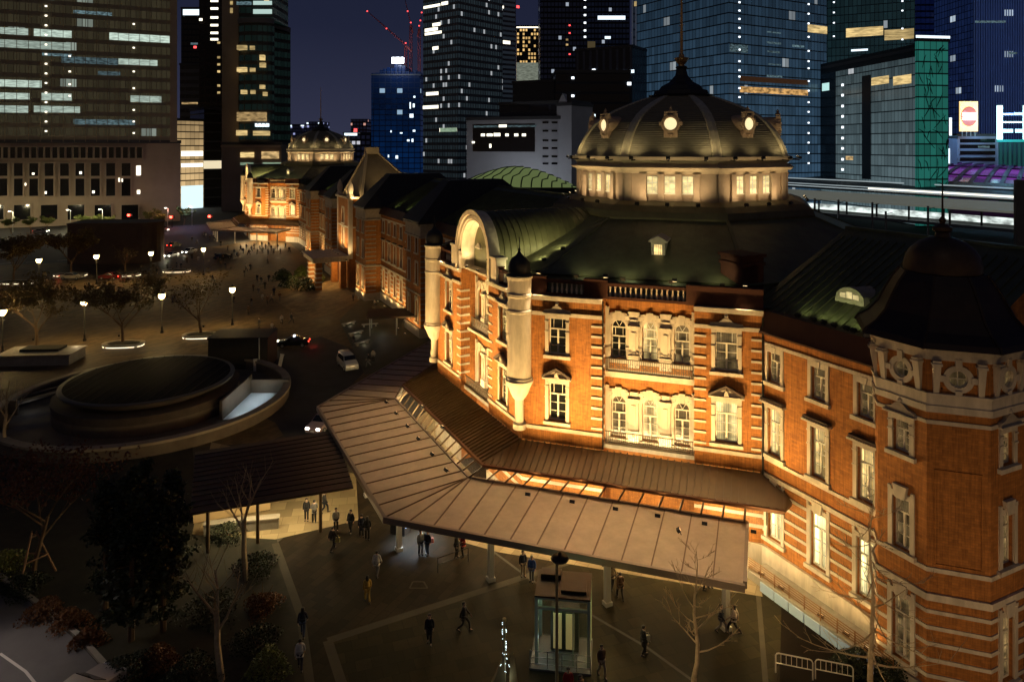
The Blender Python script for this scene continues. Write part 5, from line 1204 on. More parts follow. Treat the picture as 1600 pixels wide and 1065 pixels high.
tree('bare_tree', 'bare_b', at_z(8, 705), 'thin bare tree at the left edge before the rotunda', 'bare young trees of the forecourt', 1.1, .9)
def conifer_mesh(seed, h, r, n):
    rnd = random.Random(seed); tb = MB(); tb.tube([(0, 0, -.05), (.05, 0, h * .5), (0, .04, h * .97)], [.2, .13, .03], 7); tw = MB()
    for k in range(70):
        z = h * (.14 + .82 * rnd.random()); a = rnd.uniform(0, 6.283); rr = r * (1 - (z / h) ** 1.4) * rnd.uniform(.55, 1.1) + .15; e = Vector((rr * math.cos(a), rr * math.sin(a), z + rr * .25)); s = Vector((0, 0, z - .15))
        tb.tube([s, s.lerp(e, .6) + Vector((0, 0, -.05)), e], [.035, .02, .008], 3)
        for j in range(n // 70): q = s.lerp(e, rnd.uniform(.25, 1.05)) + Vector((rnd.gauss(0, .22), rnd.gauss(0, .22), rnd.gauss(0, .16))); leaf(tw, q, .17 * rnd.uniform(.6, 1.3), rnd)
    return tb.mesh('trunk', BARK, True), tw.mesh('crown', LEAFD)
CON = [conifer_mesh(3, 10.5, 1.75, 4600), conifer_mesh(8, 9.0, 1.9, 4600)]
for i, (x, y, sc, lb) in enumerate(((205, 1000, 1.0, 'dark evergreen tree with a bare red trunk foot in the left garden'), (255, 985, .95, 'dark evergreen tree nearest the bare pale tree'), (165, 950, .8, 'dark evergreen tree beside the red leaved tree'), (272, 900, .8, 'dark evergreen tree touching the shelter roof'), (225, 925, .85, 'dark evergreen tree hemmed in between the other evergreens'))):
    t = thing('evergreen_tree', at_z(x, y), lb, 'tree', 'dark evergreen trees of the garden', i * 1.7); t.scale = (sc,) * 3; put('trunk', CON[i % 2][0], t); put('crown', CON[i % 2][1], t)
for (x, y, m_, r, h, n, lb) in ((70, 962, 'o', 1.4, 1.1, 700, 'rust orange shrub at the kerb'), (110, 975, 'o', 1.3, .9, 700, 'orange brown shrub along the kerb below the evergreens'), (140, 1000, 'o', 1.1, .8, 700, 'small rusty shrub nearest the bottom kerb'), (10, 890, 'y', 1.6, 1.4, 700, 'green lit shrub at the left edge of the road'), (35, 925, 'd', 1.6, 1.2, 700, 'dark shrub between kerb and wooden stakes'),
        (300, 1060, 'd', 1.8, 1.3, 700, 'dark shrub left of the bare pale tree'), (420, 1050, 'y', 1.3, 1.5, 700, 'pale tufted shrub by the paving border'), (400, 1010, 'd', 1.6, 1.5, 700, 'dark shrub right of the bare pale tree'), (410, 950, 'o', 1.3, 1.6, 700, 'red brown shrub near the forecourt border'), (330, 960, 'd', 2.0, 1.4, 700, 'broad dark shrub behind the bare pale tree'), (400, 890, 'd', 1.6, 1.2, 700, 'dark shrub below the lit shelter'),
        (200, 1060, 'd', 1.8, 1.2, 700, 'dark shrub beside the kerb at the bottom'), (1335, 1045, 'd', 1.2, 1.2, 700, 'leafy shrub behind the pipe barriers'), (1385, 1062, 'd', 1.2, 1.3, 700, 'shrub at the foot of the brick tower'), (245, 1040, 'o', 1.5, 1.0, 700, 'brown shrub under the evergreens'), (355, 840, 'd', 1.6, 1.0, 700, 'dark low shrub at the shelter corner')):
    p = at_z(x, y); shrub(p, lb, 'g%s%.1f' % (m_, r), {'o': LEAFO, 'y': LEAFY, 'd': LEAFD}[m_], r, h, 1500, .085, 'garden shrubs', x * .7)
def wallseat():
    a, c = at_z(318, 838), at_z(435, 826); t = thing('low_wall', a, 'low pale garden wall below the lit shelter', 'wall', rz=math.atan2((c - a).y, (c - a).x)); L_ = (c - a).length; b = MB(); b.box(0, L_, 0, .6, 0, .75); b.box(-.05, L_ + .05, -.06, .66, .75, .87); b.build('wall_body', M('planter_stone'), t)
wallseat()
# ================================================================== PEOPLE
SKIN = M('skin', (.5, .32, .22), .6); HAIRD = M('dark_hair', (.02, .016, .013), .6); SHOE = M('dark_shoe', (.03, .028, .026), .5)
DG = bpy.context.evaluated_depsgraph_get
def skin_mesh(name, verts, edges, rads, mat_, sub=1, extra=None):
    me = bpy.data.meshes.new(name + '_skel'); me.from_pydata(verts, edges, []); o = bpy.data.objects.new(name + '_skel', me); COL.objects.link(o)
    md = o.modifiers.new('s', 'SKIN'); md.use_smooth_shade = True
    for i, r in enumerate(rads): sv = me.skin_vertices[0].data[i]; sv.radius = r if isinstance(r, tuple) else (r, r); sv.use_root = (i == 0)
    if sub: sb = o.modifiers.new('u', 'SUBSURF'); sb.levels = sub; sb.render_levels = sub
    ev = o.evaluated_get(DG()); m2 = bpy.data.meshes.new_from_object(ev); m2.name = name
    bpy.data.objects.remove(o); bpy.data.meshes.remove(me)
    m2.materials.clear(); m2.materials.append(mat_)
    if extra:
        bm = bmesh.new(); bm.from_mesh(m2)
        for mb, mi in extra:
            vs = [bm.verts.new(v) for v in mb.v]
            for f in mb.f:
                try: fc = bm.faces.new([vs[i] for i in f]); fc.material_index = mi; fc.smooth = True
                except ValueError: pass
        bm.to_mesh(m2); bm.free(); m2.materials.append(HAIRD)
    return m2
POSES = {}
def pose_meshes(key):
    """key -> (leg swing, arm swing, arm bend)"""
    if key in POSES: return POSES[key]
    sw, asw, bend, coatlen = {'stand': (.05, .03, .06, .62), 'walk': (.30, .22, .10, .62), 'stride': (.38, -.25, .14, .5), 'coat': (.14, .08, .10, .98), 'phone': (.06, .05, .3, .55), 'bagwalk': (.26, .1, .05, .8)}[key]
    # joints; forward = -y
    V = {}; V['pel'] = (0, 0, .95); V['waist'] = (0, .01, 1.08); V['chest'] = (0, 0, 1.28); V['neck0'] = (0, .0, 1.44); V['neck'] = (0, -.01, 1.50); V['jaw'] = (0, -.035, 1.56); V['head'] = (0, -.02, 1.635); V['crown'] = (0, -.01, 1.70)
    for s, g in ((1, 'L'), (-1, 'R')):
        f = sw * s; V['hip' + g] = (.09 * s, 0, .90); V['kn' + g] = (.10 * s, -.04 - max(0, f) * .7 + min(0, f) * -.15, .50); V['an' + g] = (.10 * s, -f * .95 + .02, .09 + (.07 if f < -.1 else 0)); V['toe' + g] = (.115 * s, -f * .95 - .13, .035 + (.0 if f < -.1 else 0))
        a = -asw * s; up = bend if not (key == 'phone' and s < 0) else .3
        V['sh' + g] = (.185 * s, 0, 1.40); V['el' + g] = (.235 * s, .03 - a * .5, 1.13); V['wr' + g] = (.23 * s, -a - up * .6, .90 + (up * .9 if up > .25 else 0)); V['hd' + g] = (.225 * s, -a * 1.1 - up * .75, .83 + (up * 1.1 if up > .25 else 0))
    order = list(V); ix = {k: i for i, k in enumerate(order)}
    E = [('pel', 'waist'), ('waist', 'chest'), ('chest', 'neck0'), ('neck0', 'neck'), ('neck', 'jaw'), ('jaw', 'head'), ('head', 'crown')]
    for g in 'LR': E += [('pel', 'hip' + g), ('hip' + g, 'kn' + g), ('kn' + g, 'an' + g), ('an' + g, 'toe' + g), ('neck0', 'sh' + g), ('sh' + g, 'el' + g), ('el' + g, 'wr' + g), ('wr' + g, 'hd' + g)]
    RAD = dict(pel=(.15, .11), waist=(.13, .10), chest=(.16, .11), neck0=(.10, .07), neck=.052, jaw=(.06, .07), head=(.075, .09), crown=(.05, .06))
    for g in 'LR': RAD.update({'hip' + g: .085, 'kn' + g: .055, 'an' + g: .038, 'toe' + g: (.042, .03), 'sh' + g: .06, 'el' + g: .043, 'wr' + g: .030, 'hd' + g: (.038, .02)})
    verts = [V[k] for k in order]; edges = [(ix[a], ix[b]) for a, b in E]; rads = [RAD[k] for k in order]
    # five fingers per hand, each a short bent chain
    for s, g in ((1, 'L'), (-1, 'R')):
        h = Vector(V['hd' + g]); d = (h - Vector(V['wr' + g])).normalized(); sd = Vector((0, 1, 0)) - d * d.y; sd.normalize(); inw = Vector((-s, 0, 0))
        for k, (o, ln) in enumerate(((-.027, .062), (-.009, .078), (.009, .074), (.027, .058))):
            b0 = len(verts); p = h + sd * o + d * .02; q = p + d * ln * .55 + inw * .008; r_ = q + d * ln * .45 + inw * .03
            verts += [tuple(p), tuple(q), tuple(r_)]; rads += [.010, .009, .007]; edges += [(ix['hd' + g], b0), (b0, b0 + 1), (b0 + 1, b0 + 2)]
        b0 = len(verts); p = h - sd * .035 - d * .015; q = p - sd * .025 + d * .035 + inw * .012; verts += [tuple(p), tuple(q)]; rads += [.012, .009]; edges += [(ix['hd' + g], b0), (b0, b0 + 1)]
    ex = MB(); nose = MB(); nose.add([(-.014, -.105, 1.615), (.014, -.105, 1.615), (0, -.13, 1.612), (0, -.105, 1.66)], [(0, 1, 2), (0, 2, 3), (2, 1, 3)])
    for s in (-1, 1): nose.lathe([(.001, 1.60), (.016, 1.615), (.02, 1.64), (.001, 1.66)], s * .088, -.01, 6)
    for s in (-1, 1): ex.lathe([(.001, 1.638), (.010, 1.648), (.001, 1.658)], s * .032, -.103, 6)
    ex.box(-.024, .024, -.108, -.1, 1.578, 1.584)
    body = skin_mesh('body', verts, edges, rads, SKIN, 1, [(nose, 0), (ex, 1)])
    # coat: torso and sleeves
    cv = ['pel', 'waist', 'chest', 'neck0', 'shL', 'elL', 'wrL', 'shR', 'elR', 'wrR']; hem = .95 - max(0, coatlen - .62) * .9
    vv = [V[k] for k in cv] + [(0, .01, hem - .13)]; ci = {k: i for i, k in enumerate(cv)}
    ee = [(0, 1), (1, 2), (2, 3), (3, ci['shL']), (ci['shL'], ci['elL']), (ci['elL'], ci['wrL']), (3, ci['shR']), (ci['shR'], ci['elR']), (ci['elR'], ci['wrR']), (0, 10)]
    rr = [(.185, .145), (.165, .135), (.19, .145), (.11, .085), .082, .064, .052, .082, .064, .052, (.20, .16)]
    coat = skin_mesh('coat', vv, ee, rr, M('cloth_navy', (.02, .022, .03), .85), 1)
    tv = ['pel', 'hipL', 'knL', 'anL', 'hipR', 'knR', 'anR']; vv = [V[k] for k in tv]
    tr = skin_mesh('trousers', vv, [(0, 1), (1, 2), (2, 3), (0, 4), (4, 5), (5, 6)], [(.165, .125), .105, .075, .062, .105, .075, .062], M('cloth_black', (.02, .019, .018), .85), 1)
    sh = MB()
    for g in 'LR':
        a, t_ = Vector(V['an' + g]), Vector(V['toe' + g]); ring = lambda p, w, h0, h1: [(p.x - w, p.y, h0), (p.x + w, p.y, h0), (p.x + w * .7, p.y, h1), (p.x - w * .7, p.y, h1)]
        z0 = max(0, a.z - .09); sh.loft([ring(a + Vector((0, .07, 0)), .035, z0, z0 + .08), ring(a, .045, z0, z0 + .12), ring((a + t_) / 2, .05, z0 * .5, z0 * .5 + .09), ring(t_ + Vector((0, -.04, 0)), .04, 0, .06)])
    shoe = sh.mesh('shoes', SHOE, True)
    hr = MB(); hr.lathe([(.088, 1.60), (.103, 1.645), (.098, 1.70), (.072, 1.735), (.001, 1.752)], 0, .012, 14); hv = []
    for v in hr.v: hv.append((v[0], v[1] + (.016 if v[2] < 1.66 else .0) + (.03 if (v[1] < -.05 and v[2] < 1.68) else 0), v[2])); 
    hr.v = hv; hair = hr.mesh('hair', HAIRD, True)
    lh = MB(); lh.loft([[(.085 * math.cos(a) * k, .03 + .07 * math.sin(a) * k, z) for a in [PI * (-.1 + 1.2 * i / 8) for i in range(9)]] for k, z in ((1.0, 1.68), (1.15, 1.58), (1.2, 1.45), (.9, 1.36))]); 
    POSES[key] = dict(body=body, coat=coat, trousers=tr, shoes=shoe, hair=hair, long_hair=lh.mesh('long_hair', HAIRD, True)); return POSES[key]
CL = {}
def cloth(c):
    k = 'cloth_%02d_%02d_%02d' % tuple(int(v * 99) for v in c)
    return M(k, c, .85, var=.12, scale=9)
def person(loc, pose, facing, label, coat=(.02, .022, .03), trs=(.02, .019, .018), group='people on the forecourt', long_hair=False, sc=1.0, hair=True, cap=None):
    t = thing('person', loc, label, 'person', group, facing); t.scale = (sc,) * 3; P = pose_meshes(pose)
    put('body', P['body'], t)
    for part, c in (('coat', coat), ('trousers', trs)):
        o = put(part, P[part], t); o.material_slots[0].link = 'OBJECT'; o.material_slots[0].material = cloth(c)
    put('shoes', P['shoes'], t); h = put('hair', P['hair'], t)
    if cap: h.name = 'cap'; h.material_slots[0].link = 'OBJECT'; h.material_slots[0].material = cloth(cap)
    if long_hair: put('long_hair', P['long_hair'], t)
    return t
def bag(loc, label, col, w=.36, h=.34, rz=0):
    t = thing('bag', loc, label, 'bag', 'bags people carry', rz); b = MB(); b.loft([[(-w / 2, -.06, 0), (w / 2, -.06, 0), (w / 2, .06, 0), (-w / 2, .06, 0)], [(-w / 2 * .95, -.05, h), (w / 2 * .95, -.05, h), (w / 2 * .95, .05, h), (-w / 2 * .95, .05, h)]]); b.build('bag_body', cloth(col), t)
    q = MB(); q.tube([(-w * .25, 0, h), (-w * .18, 0, h + .16), (w * .18, 0, h + .16), (w * .25, 0, h)], .012, 5); q.build('handle', cloth(col), t)
BLK, NAV, WHT, BEI, RED, BLU, YEL, GRY, JEAN, BRN = (.018, .017, .017), (.02, .024, .04), (.6, .57, .5), (.36, .28, .18), (.35, .03, .025), (.03, .08, .32), (.42, .27, .05), (.16, .15, .14), (.05, .075, .13), (.13, .07, .04)
near = [  # px, py of the feet, pose, facing (deg), coat, trousers, label, options
 (479, 813, 'stand', 10, BLK, BLK, 'person in black standing first in the row under the shelter edge', {}), (491, 816, 'phone', 200, GRY, BLK, 'person in grey top by the shelter column', {}), (507, 801, 'walk', 100, BLK, NAV, 'person in black walking out right of the shelter column', {}),
 (525, 829, 'stand', 20, (.4, .36, .28), BLK, 'person in pale top and dark trousers beside the shelter', {}), (548, 832, 'coat', 340, BLK, BLK, 'person in dark suit facing the forecourt near the shelter', {}), (565, 839, 'coat', 200, NAV, BLK, 'person in navy coat, left of a dark pair', {}), (574, 843, 'stand', 190, BLK, BLK, 'person in black, right of a dark pair by the canopy', {'long_hair': True}),
 (520, 860, 'walk', 150, BLK, BLK, 'person in black walking with a yellow bag', {}), (589, 900, 'walk', 170, WHT, GRY, 'person in bright white top crossing the dark forecourt', {}), (574, 941, 'bagwalk', 200, YEL, YEL, 'person all in mustard yellow walking away', {'long_hair': True}),
 (657, 866, 'stand', 30, WHT, BLK, 'person in white jacket standing in the blue light', {}), (668, 866, 'stand', 330, NAV, JEAN, 'person in dark jacket and jeans in the blue light', {}), (713, 871, 'stand', 80, BLK, BLK, 'person in black behind the red jacket by the column', {}), (723, 869, 'phone', 300, RED, BLK, 'person in red jacket under the canopy edge', {}),
 (473, 994, 'walk', 185, NAV, JEAN, 'person in dark top and jeans by the garden border', {'long_hair': True}), (469, 1046, 'walk', 190, WHT, NAV, 'person in white top with a dark backpack at the bottom left', {}), (671, 1005, 'coat', 0, BLK, BLK, 'person in long black coat standing on the paved panel', {}), (725, 985, 'stride', 80, BLK, BLK, 'person in black striding across the paved panel', {}),
 (817, 900, 'stand', 20, NAV, BEI, 'person in navy jacket and beige trousers standing in a pair', {}), (831, 908, 'stand', 340, BLU, GRY, 'person in bright blue jacket and white cap', {'cap': WHT}), (956, 920, 'walk', 150, BEI, BLK, 'person in beige coat carrying a white bag', {'long_hair': True}), (969, 936, 'walk', 190, BRN, BLK, 'person in brown top walking behind the beige coat', {}),
 (1006, 1024, 'coat', 100, BLK, BLK, 'person in long dark coat right of the lift with a pale bag', {}), (940, 1056, 'bagwalk', 20, BRN, BEI, 'person in dark brown coat and beige trousers at the lift corner', {}), (888, 1094, 'stand', 0, RED, BLK, 'person in red top half cut by the bottom edge', {}), (907, 1106, 'stand', 40, BRN, BLK, 'person with brown hair cut by the bottom edge', {'long_hair': True}),
 (1127, 988, 'walk', 60, NAV, GRY, 'person in dark navy coat walking beside the white top', {}), (1147, 989, 'stride', 240, (.5, .42, .36), BLK, 'person in pale top and long hair right of the bare tree', {'long_hair': True}), (1100, 921, 'stand', 90, BRN, BLK, 'person in brown half hidden under the canopy end', {}), (1110, 918, 'stand', 200, BLK, BLK, 'person in black at the canopy end column', {}),
 (944, 886, 'stand', 130, GRY, BLK, 'person in grey mostly hidden below the canopy rim', {})]
for x, y, ps, fc, c, tr, lb, op in near:
    person(at_z(x, y), ps, R(fc), lb, c, tr, **op)
for x, y, z, col, lb in ((949, 912, .42, (.62, .58, .48), 'white shopping bag held beside the beige coat'), (1011, 1008, .5, (.5, .45, .36), 'pale tote bag held by the long dark coat'), (527, 851, .5, (.5, .4, .12), 'yellow bag carried near the shelter'), (466, 1022, .9, BLK, 'dark backpack on the white top'), (674, 852, .5, (.6, .2, .16), 'pink bag in the blue light')):
    p = at_z(x, y + (6 if z < .7 else 18)); bag((p.x, p.y, z), lb, col)
far = [(376, 392), (380, 396), (385, 390), (389, 398), (393, 393), (397, 389), (402, 397), (406, 391), (411, 395), (415, 390), (419, 398), (424, 392), (428, 396), (434, 390), (438, 397), (370, 402), (362, 405), (366, 398), (446, 388), (452, 394), (420, 386), (409, 386), (341, 412), (345, 418), (349, 410), (337, 405), (352, 420), (384, 424), (391, 422), (382, 432), (418, 412), (402, 440), (408, 444), (414, 452), (396, 455), (404, 462), (420, 440), (428, 462), (410, 472), (418, 476), (424, 472), (393, 478), (388, 492), (365, 475), (437, 470), (276, 418), (283, 421), (270, 428), (292, 412), (262, 422), (110, 462), (117, 460), (133, 456), (150, 466), (139, 452), (245, 430), (238, 438), (273, 468), (270, 474), (332, 440), (336, 446), (300, 405), (310, 410), (425, 520), (429, 527), (405, 512), (440, 508), (455, 505), (322, 372), (328, 376), (318, 370), (335, 378), (345, 384), (356, 392), (300, 378), (308, 383), (560, 452), (552, 540), (552, 470), (585, 480), (576, 572), (583, 566)]
rnd = random.Random(4); cols = [BLK, NAV, GRY, BRN, BLK, NAV, (.3, .27, .22), BLK, (.45, .42, .38)]
for i, (x, y) in enumerate(far):
    person(at_z(x, y), ('walk', 'stand', 'coat', 'stride')[i % 4], rnd.uniform(0, 6.28), 'small dark figure in the crowd on the far plaza', cols[rnd.randrange(len(cols))], (BLK, NAV, GRY)[i % 3], 'crowd on the far plaza', sc=rnd.uniform(.95, 1.05))
# ================================================================== VEHICLES
def rim_mesh(r=.32, w=.2):
    b = MB(); n = 20
    prof = [(r * .62, -w / 2), (r * .95, -w / 2), (r, -w / 4), (r, w / 4), (r * .95, w / 2), (r * .62, w / 2)]
    rings = [[(y, rr * math.cos(2 * PI * k / n), rr * math.sin(2 * PI * k / n)) for k in range(n)] for rr, y in prof]; b.loft(rings, 0, False)
    h = MB(); h.loft([[(y, rr * math.cos(2 * PI * k / n), rr * math.sin(2 * PI * k / n)) for k in range(n)] for rr, y in ((r * .62, -w / 2 + .02), (r * .6, -w / 2), (.08, -w / 2 - .01), (.08, w / 2 + .01), (r * .6, w / 2), (r * .62, w / 2 - .02))])
    return b.mesh('tyre', M('rubber', (.015, .015, .015), .8), True), h.mesh('rim', M('alloy', (.4, .4, .4), .3, .8), True)
RIM = rim_mesh()
def car(loc, rz, label, paint, kind='sedan', head=True, tail=True, glow=120, group='cars and taxis around the plaza'):
    """front = +x"""
    t = thing('car' if kind != 'van' else 'van', loc, label, 'car' if kind != 'van' else 'van', group, rz)
    L_ = 4.5; H = 1.46 if kind != 'van' else 1.85; W_ = .86
    if kind == 'van': prof = [(-2.2, .35), (-2.28, .9), (-2.15, 1.75), (-1.95, H), (.75, H), (1.35, 1.28), (2.1, 1.05), (2.28, .75), (2.25, .3)]; gl = [(-1.95, 1.1, -1.8, 1.68, .55, 1.68, 1.12, 1.18)]
    else: prof = [(-2.2, .35), (-2.28, .75), (-2.1, .95), (-1.45, 1.0), (-.95, H - .06), (-.6, H), (.35, H), (1.05, .98), (2.0, .86), (2.25, .66), (2.22, .3)]
    n = len(prof)
    def sec(k):  # slice at width factor
        return [(x, k * W_ * (1 - .18 * max(0, (z - .95) / .6)), z) for x, z in prof]
    b = MB(); b.loft([[(x * .97, y, z * .985 + .005) for x, y, z in sec(-1.0)], sec(-.93), sec(.93), [(x * .97, y, z * .985 + .005) for x, y, z in sec(1.0)]]); b.build('body', M('car_paint_' + '_'.join(str(int(c * 100)) for c in paint), paint, .25, .3, spec=.6), t, True)
    g = MB(); zb = 1.0
    if kind == 'van': side = [(-1.9, 1.15), (1.05, 1.15), (.6, 1.66), (-1.8, 1.66)]; ws = ((1.30, 1.33), (.80, H - .06)); rs = ((-2.235, 1.15), (-2.16, 1.68))
    else: side = [(-1.25, 1.0), (.85, 1.0), (.3, H - .1), (-.85, H - .1)]; ws = ((1.02, 1.02), (.40, H - .03)); rs = ((-1.42, 1.03), (-.98, H - .08))
    for s in (-1, 1):
        k = lambda z: s * (W_ * (1 - .18 * max(0, (z - .95) / .6)) + .012); vs = [(x, k(z), z) for x, z in side]; g.add(vs + [(x, y - s * .03, z) for x, y, z in vs], [(0, 1, 2, 3), (7, 6, 5, 4), (0, 4, 5, 1), (1, 5, 6, 2), (2, 6, 7, 3), (3, 7, 4, 0)])
    for (x0, z0), (x1, z1) in (ws, rs):
        dx = .02 if x0 > 0 else -.02; w0, w1 = W_ * .86, W_ * .76; vs = [(x0 + dx, -w0, z0 + .012), (x0 + dx, w0, z0 + .012), (x1 + dx, w1, z1 + .012), (x1 + dx, -w1, z1 + .012)]; g.add(vs + [(x - dx * 1.5, y, z - .03) for x, y, z in vs], [(0, 1, 2, 3), (7, 6, 5, 4), (0, 4, 5, 1), (1, 5, 6, 2), (2, 6, 7, 3), (3, 7, 4, 0)])
    g.build('windows', M('car_glass', (.01, .01, .012), .08, spec=.7), t)
    for x in (-1.4, 1.4):
        for s in (-1, 1): w = put('wheel', RIM[0], t, (x, s * .78, .32), PI / 2 * 0); w.rotation_euler = (0, 0, PI / 2); put('rim', RIM[1], w)
    for s in (-1, 1):
        h = MB(); h.box(2.14, 2.29, s * .6 - .17, s * .6 + .17, .62, .78); h.build('headlight', M('headlight_on', (.9, .9, .8), .3, emit=(1, .93, .75), es=14) if head else M('headlight_off', (.5, .5, .5), .2), t)
        h = MB(); h.box(-2.3, -2.2, s * .62 - .16, s * .62 + .16, .72, .88); h.build('taillight', M('taillight_on', (.5, .02, .02), .3, emit=(1, .06, .03), es=5) if tail else M('taillight_off', (.2, .02, .02), .3), t)
    if head:
        for s in (-1, 1): lamp('headlight_beam', 'SPOT', (2.42, s * .6, .7), t, glow * 6, (1, .92, .7), .08, (9, s * .9, .12), 62, .7)
    if tail: lamp('tail_glow', 'POINT', (-2.75, 0, .7), t, 24, (1, .08, .04), .15)
    if kind == 'taxi':
        h = MB(); h.box(-.3, -.05, -.28, .28, H, H + .16); h.build('roof_sign', M('roof_sign_glow', (.8, .8, .9), .3, emit=(.8, .88, 1), es=4), t)
    p = MB(); p.box(2.27, 2.3, -.2, .2, .42, .54); p.build('number_plate', M('plate', (.7, .7, .66), .5), t)
    return t
car(at_z(458, 541), R(188), 'black taxi with a glowing roof sign on the dark road', (.015, .015, .017), 'taxi', True, True, 60)
car(at_z(543, 574), R(-62), 'white van parked at the edge of the canopy', (.62, .6, .55), 'van', False, False)
car(at_z(506, 668), R(-105), 'pinkish car with bright headlights half hidden by the canopy', (.42, .30, .3), 'sedan', True, False, 50)
car(at_z(172, 436), R(175), 'dark red car passing before the ventilation tower', (.18, .02, .02), 'sedan', False, True)
car(at_z(112, 436), R(5), 'pale car behind the dense round tree', (.5, .45, .36), 'sedan', False, True)
car(at_z(268, 402), R(-95), 'white car with headlights on waiting before the planter bench', (.6, .6, .6), 'sedan', True, False, 130)
car(at_z(296, 396), R(-100), 'silver car queueing beside the white car', (.45, .45, .45), 'sedan', True, False, 80)
car(at_z(272, 386), R(80), 'dark car with red tail lights in the far queue', (.05, .05, .05), 'sedan', False, True)
car(at_z(252, 362), R(4), 'bright car turning at the far crossing', (.6, .6, .58), 'van', True, True, 90)
car(at_z(122, 1108), R(70), 'pale car with red tail glow cut by the bottom left edge', (.55, .5, .48), 'sedan', False, True)
car(at_z(64, 364), R(4), 'grey car on the far road left of the trees', (.3, .28, .26), 'sedan', True, True, 60)
car(at_z(348, 405), R(60), 'dark car lit blue in the open plaza', (.03, .04, .07), 'sedan', True, False, 25)
# ================================================================== CITY SKYLINE
def facade(name, wall=None, glass=None, bay=3, fl=4, mull=.12, slab=.28, p_lit=.05, lit=(1, .85, .55), es=1.2, glow=0.0, glowcol=(.3, .5, .6), run=4, vgrad=None, rough=.25):
    """a curtain wall: mullions, floor bands, glass cells; a few cells are lit rooms, glow = rooms dimly lit behind glass, also raised to brighten dark towers"""
    if name in MATS: return MATS[name]
    m = M(name, wall, .6); n = m.node_tree; b = n.nodes['Principled BSDF']; N = n.nodes.new; Lk = n.links.new
    t = N('ShaderNodeTexCoord'); s = N('ShaderNodeSeparateXYZ'); Lk(t.outputs['Object'], s.inputs[0])
    def mth(op, a, b_=None, c=None):
        q = N('ShaderNodeMath'); q.operation = op
        for i, v in enumerate((a, b_, c)):
            if v is None: continue
            if isinstance(v, (int, float)): q.inputs[i].default_value = v
            else: Lk(v, q.inputs[i])
        return q.outputs[0]
    u = mth('DIVIDE', mth('ADD', s.outputs['X'], s.outputs['Y']), bay); v = mth('DIVIDE', s.outputs['Z'], fl)
    fu, fv = mth('FRACT', mth('ADD', u, 500.0)), mth('FRACT', mth('ADD', v, 50.0))
    iu, iv = mth('FLOOR', mth('ADD', u, 500.0)), mth('FLOOR', mth('ADD', v, 50.0))
    gl = mth('MULTIPLY', mth('GREATER_THAN', fu, mull), mth('GREATER_THAN', fv, slab))
    c1 = N('ShaderNodeCombineXYZ'); Lk(mth('FLOOR', mth('DIVIDE', iu, float(run))), c1.inputs[0]); Lk(iv, c1.inputs[1])
    w1 = N('ShaderNodeTexWhiteNoise'); w1.noise_dimensions = '2D'; Lk(c1.outputs[0], w1.inputs['Vector'])
    c2 = N('ShaderNodeCombineXYZ'); Lk(iu, c2.inputs[0]); Lk(iv, c2.inputs[1]); w2 = N('ShaderNodeTexWhiteNoise'); w2.noise_dimensions = '2D'; Lk(c2.outputs[0], w2.inputs['Vector'])
    on = mth('MULTIPLY', mth('GREATER_THAN', w1.outputs['Value'], 1 - p_lit), mth('GREATER_THAN', w2.outputs['Value'], .25))
    br = mth('MULTIPLY', on, mth('MULTIPLY', mth('ADD', w2.outputs['Value'], .3), es))
    gv = mth('MULTIPLY', mth('ADD', mth('MULTIPLY', w2.outputs['Value'], .5), .75), glow)  # emission also stands in for city light on the darker towers
    if vgrad:   # glow fades with height
        z0, z1 = vgrad; mr = N('ShaderNodeMapRange'); Lk(s.outputs['Z'], mr.inputs[0]); mr.inputs[1].default_value = z0; mr.inputs[2].default_value = z1; mr.inputs[3].default_value = 1.6; mr.inputs[4].default_value = .45; gv = mth('MULTIPLY', gv, mr.outputs[0])
    mc = N('ShaderNodeMix'); mc.data_type = 'RGBA'; Lk(gl, mc.inputs[0]); mc.inputs[6].default_value = (*wall, 1); mc.inputs[7].default_value = (*glass, 1); Lk(mc.outputs[2], b.inputs['Base Color'])
    me = N('ShaderNodeMix'); me.data_type = 'RGBA'; Lk(on, me.inputs[0]); me.inputs[6].default_value = (*glowcol, 1); me.inputs[7].default_value = (*lit, 1); Lk(me.outputs[2], b.inputs['Emission Color'])
    Lk(mth('MULTIPLY', gl, mth('ADD', br, gv)), b.inputs['Emission Strength'])
    rr = N('ShaderNodeMix'); rr.data_type = 'FLOAT'; Lk(gl, rr.inputs[0]); rr.inputs[2].default_value = .7; rr.inputs[3].default_value = rough; Lk(rr.outputs[0], b.inputs['Roughness'])
    return m
LW = {'white': M('office_white', (.5, .5, .5), .4, emit=(.72, 1.0, .92), es=.62), 'pale': lit_mat('office_pale', (.80, 1.0, .86), .75, .5, (.5, .5, 2.5)), 'dim': lit_mat('office_dim_blue', (.45, .75, .85), .28, .85, (.8, .8, 2)),
      'warm': lit_mat('office_warm', (1, .72, .30), .95, .55, (.25, .25, 1.5)), 'gold': lit_mat('office_gold', (1, .66, .28), .75, .7, (.35, .35, .9)), 'bright': M('office_bright', (.6, .6, .6), .4, emit=(1, .92, .72), es=2.0), 'cool': M('office_cool', (.6, .6, .6), .4, emit=(.75, .9, 1), es=1.6),
      'green': lit_mat('office_green', (.7, 1.0, .68), .5, .4, (.4, .4, 2)), 'red': M('aviation_red', (.4, .02, .02), .4, emit=(1, .08, .08), es=2.5), 'dot': M('dot_light', (.7, .7, .7), .4, emit=(.85, .93, 1), es=2.2), 'orange': lit_mat('office_orange', (1, .55, .18), .8, .8, (.4, .4, .8))}
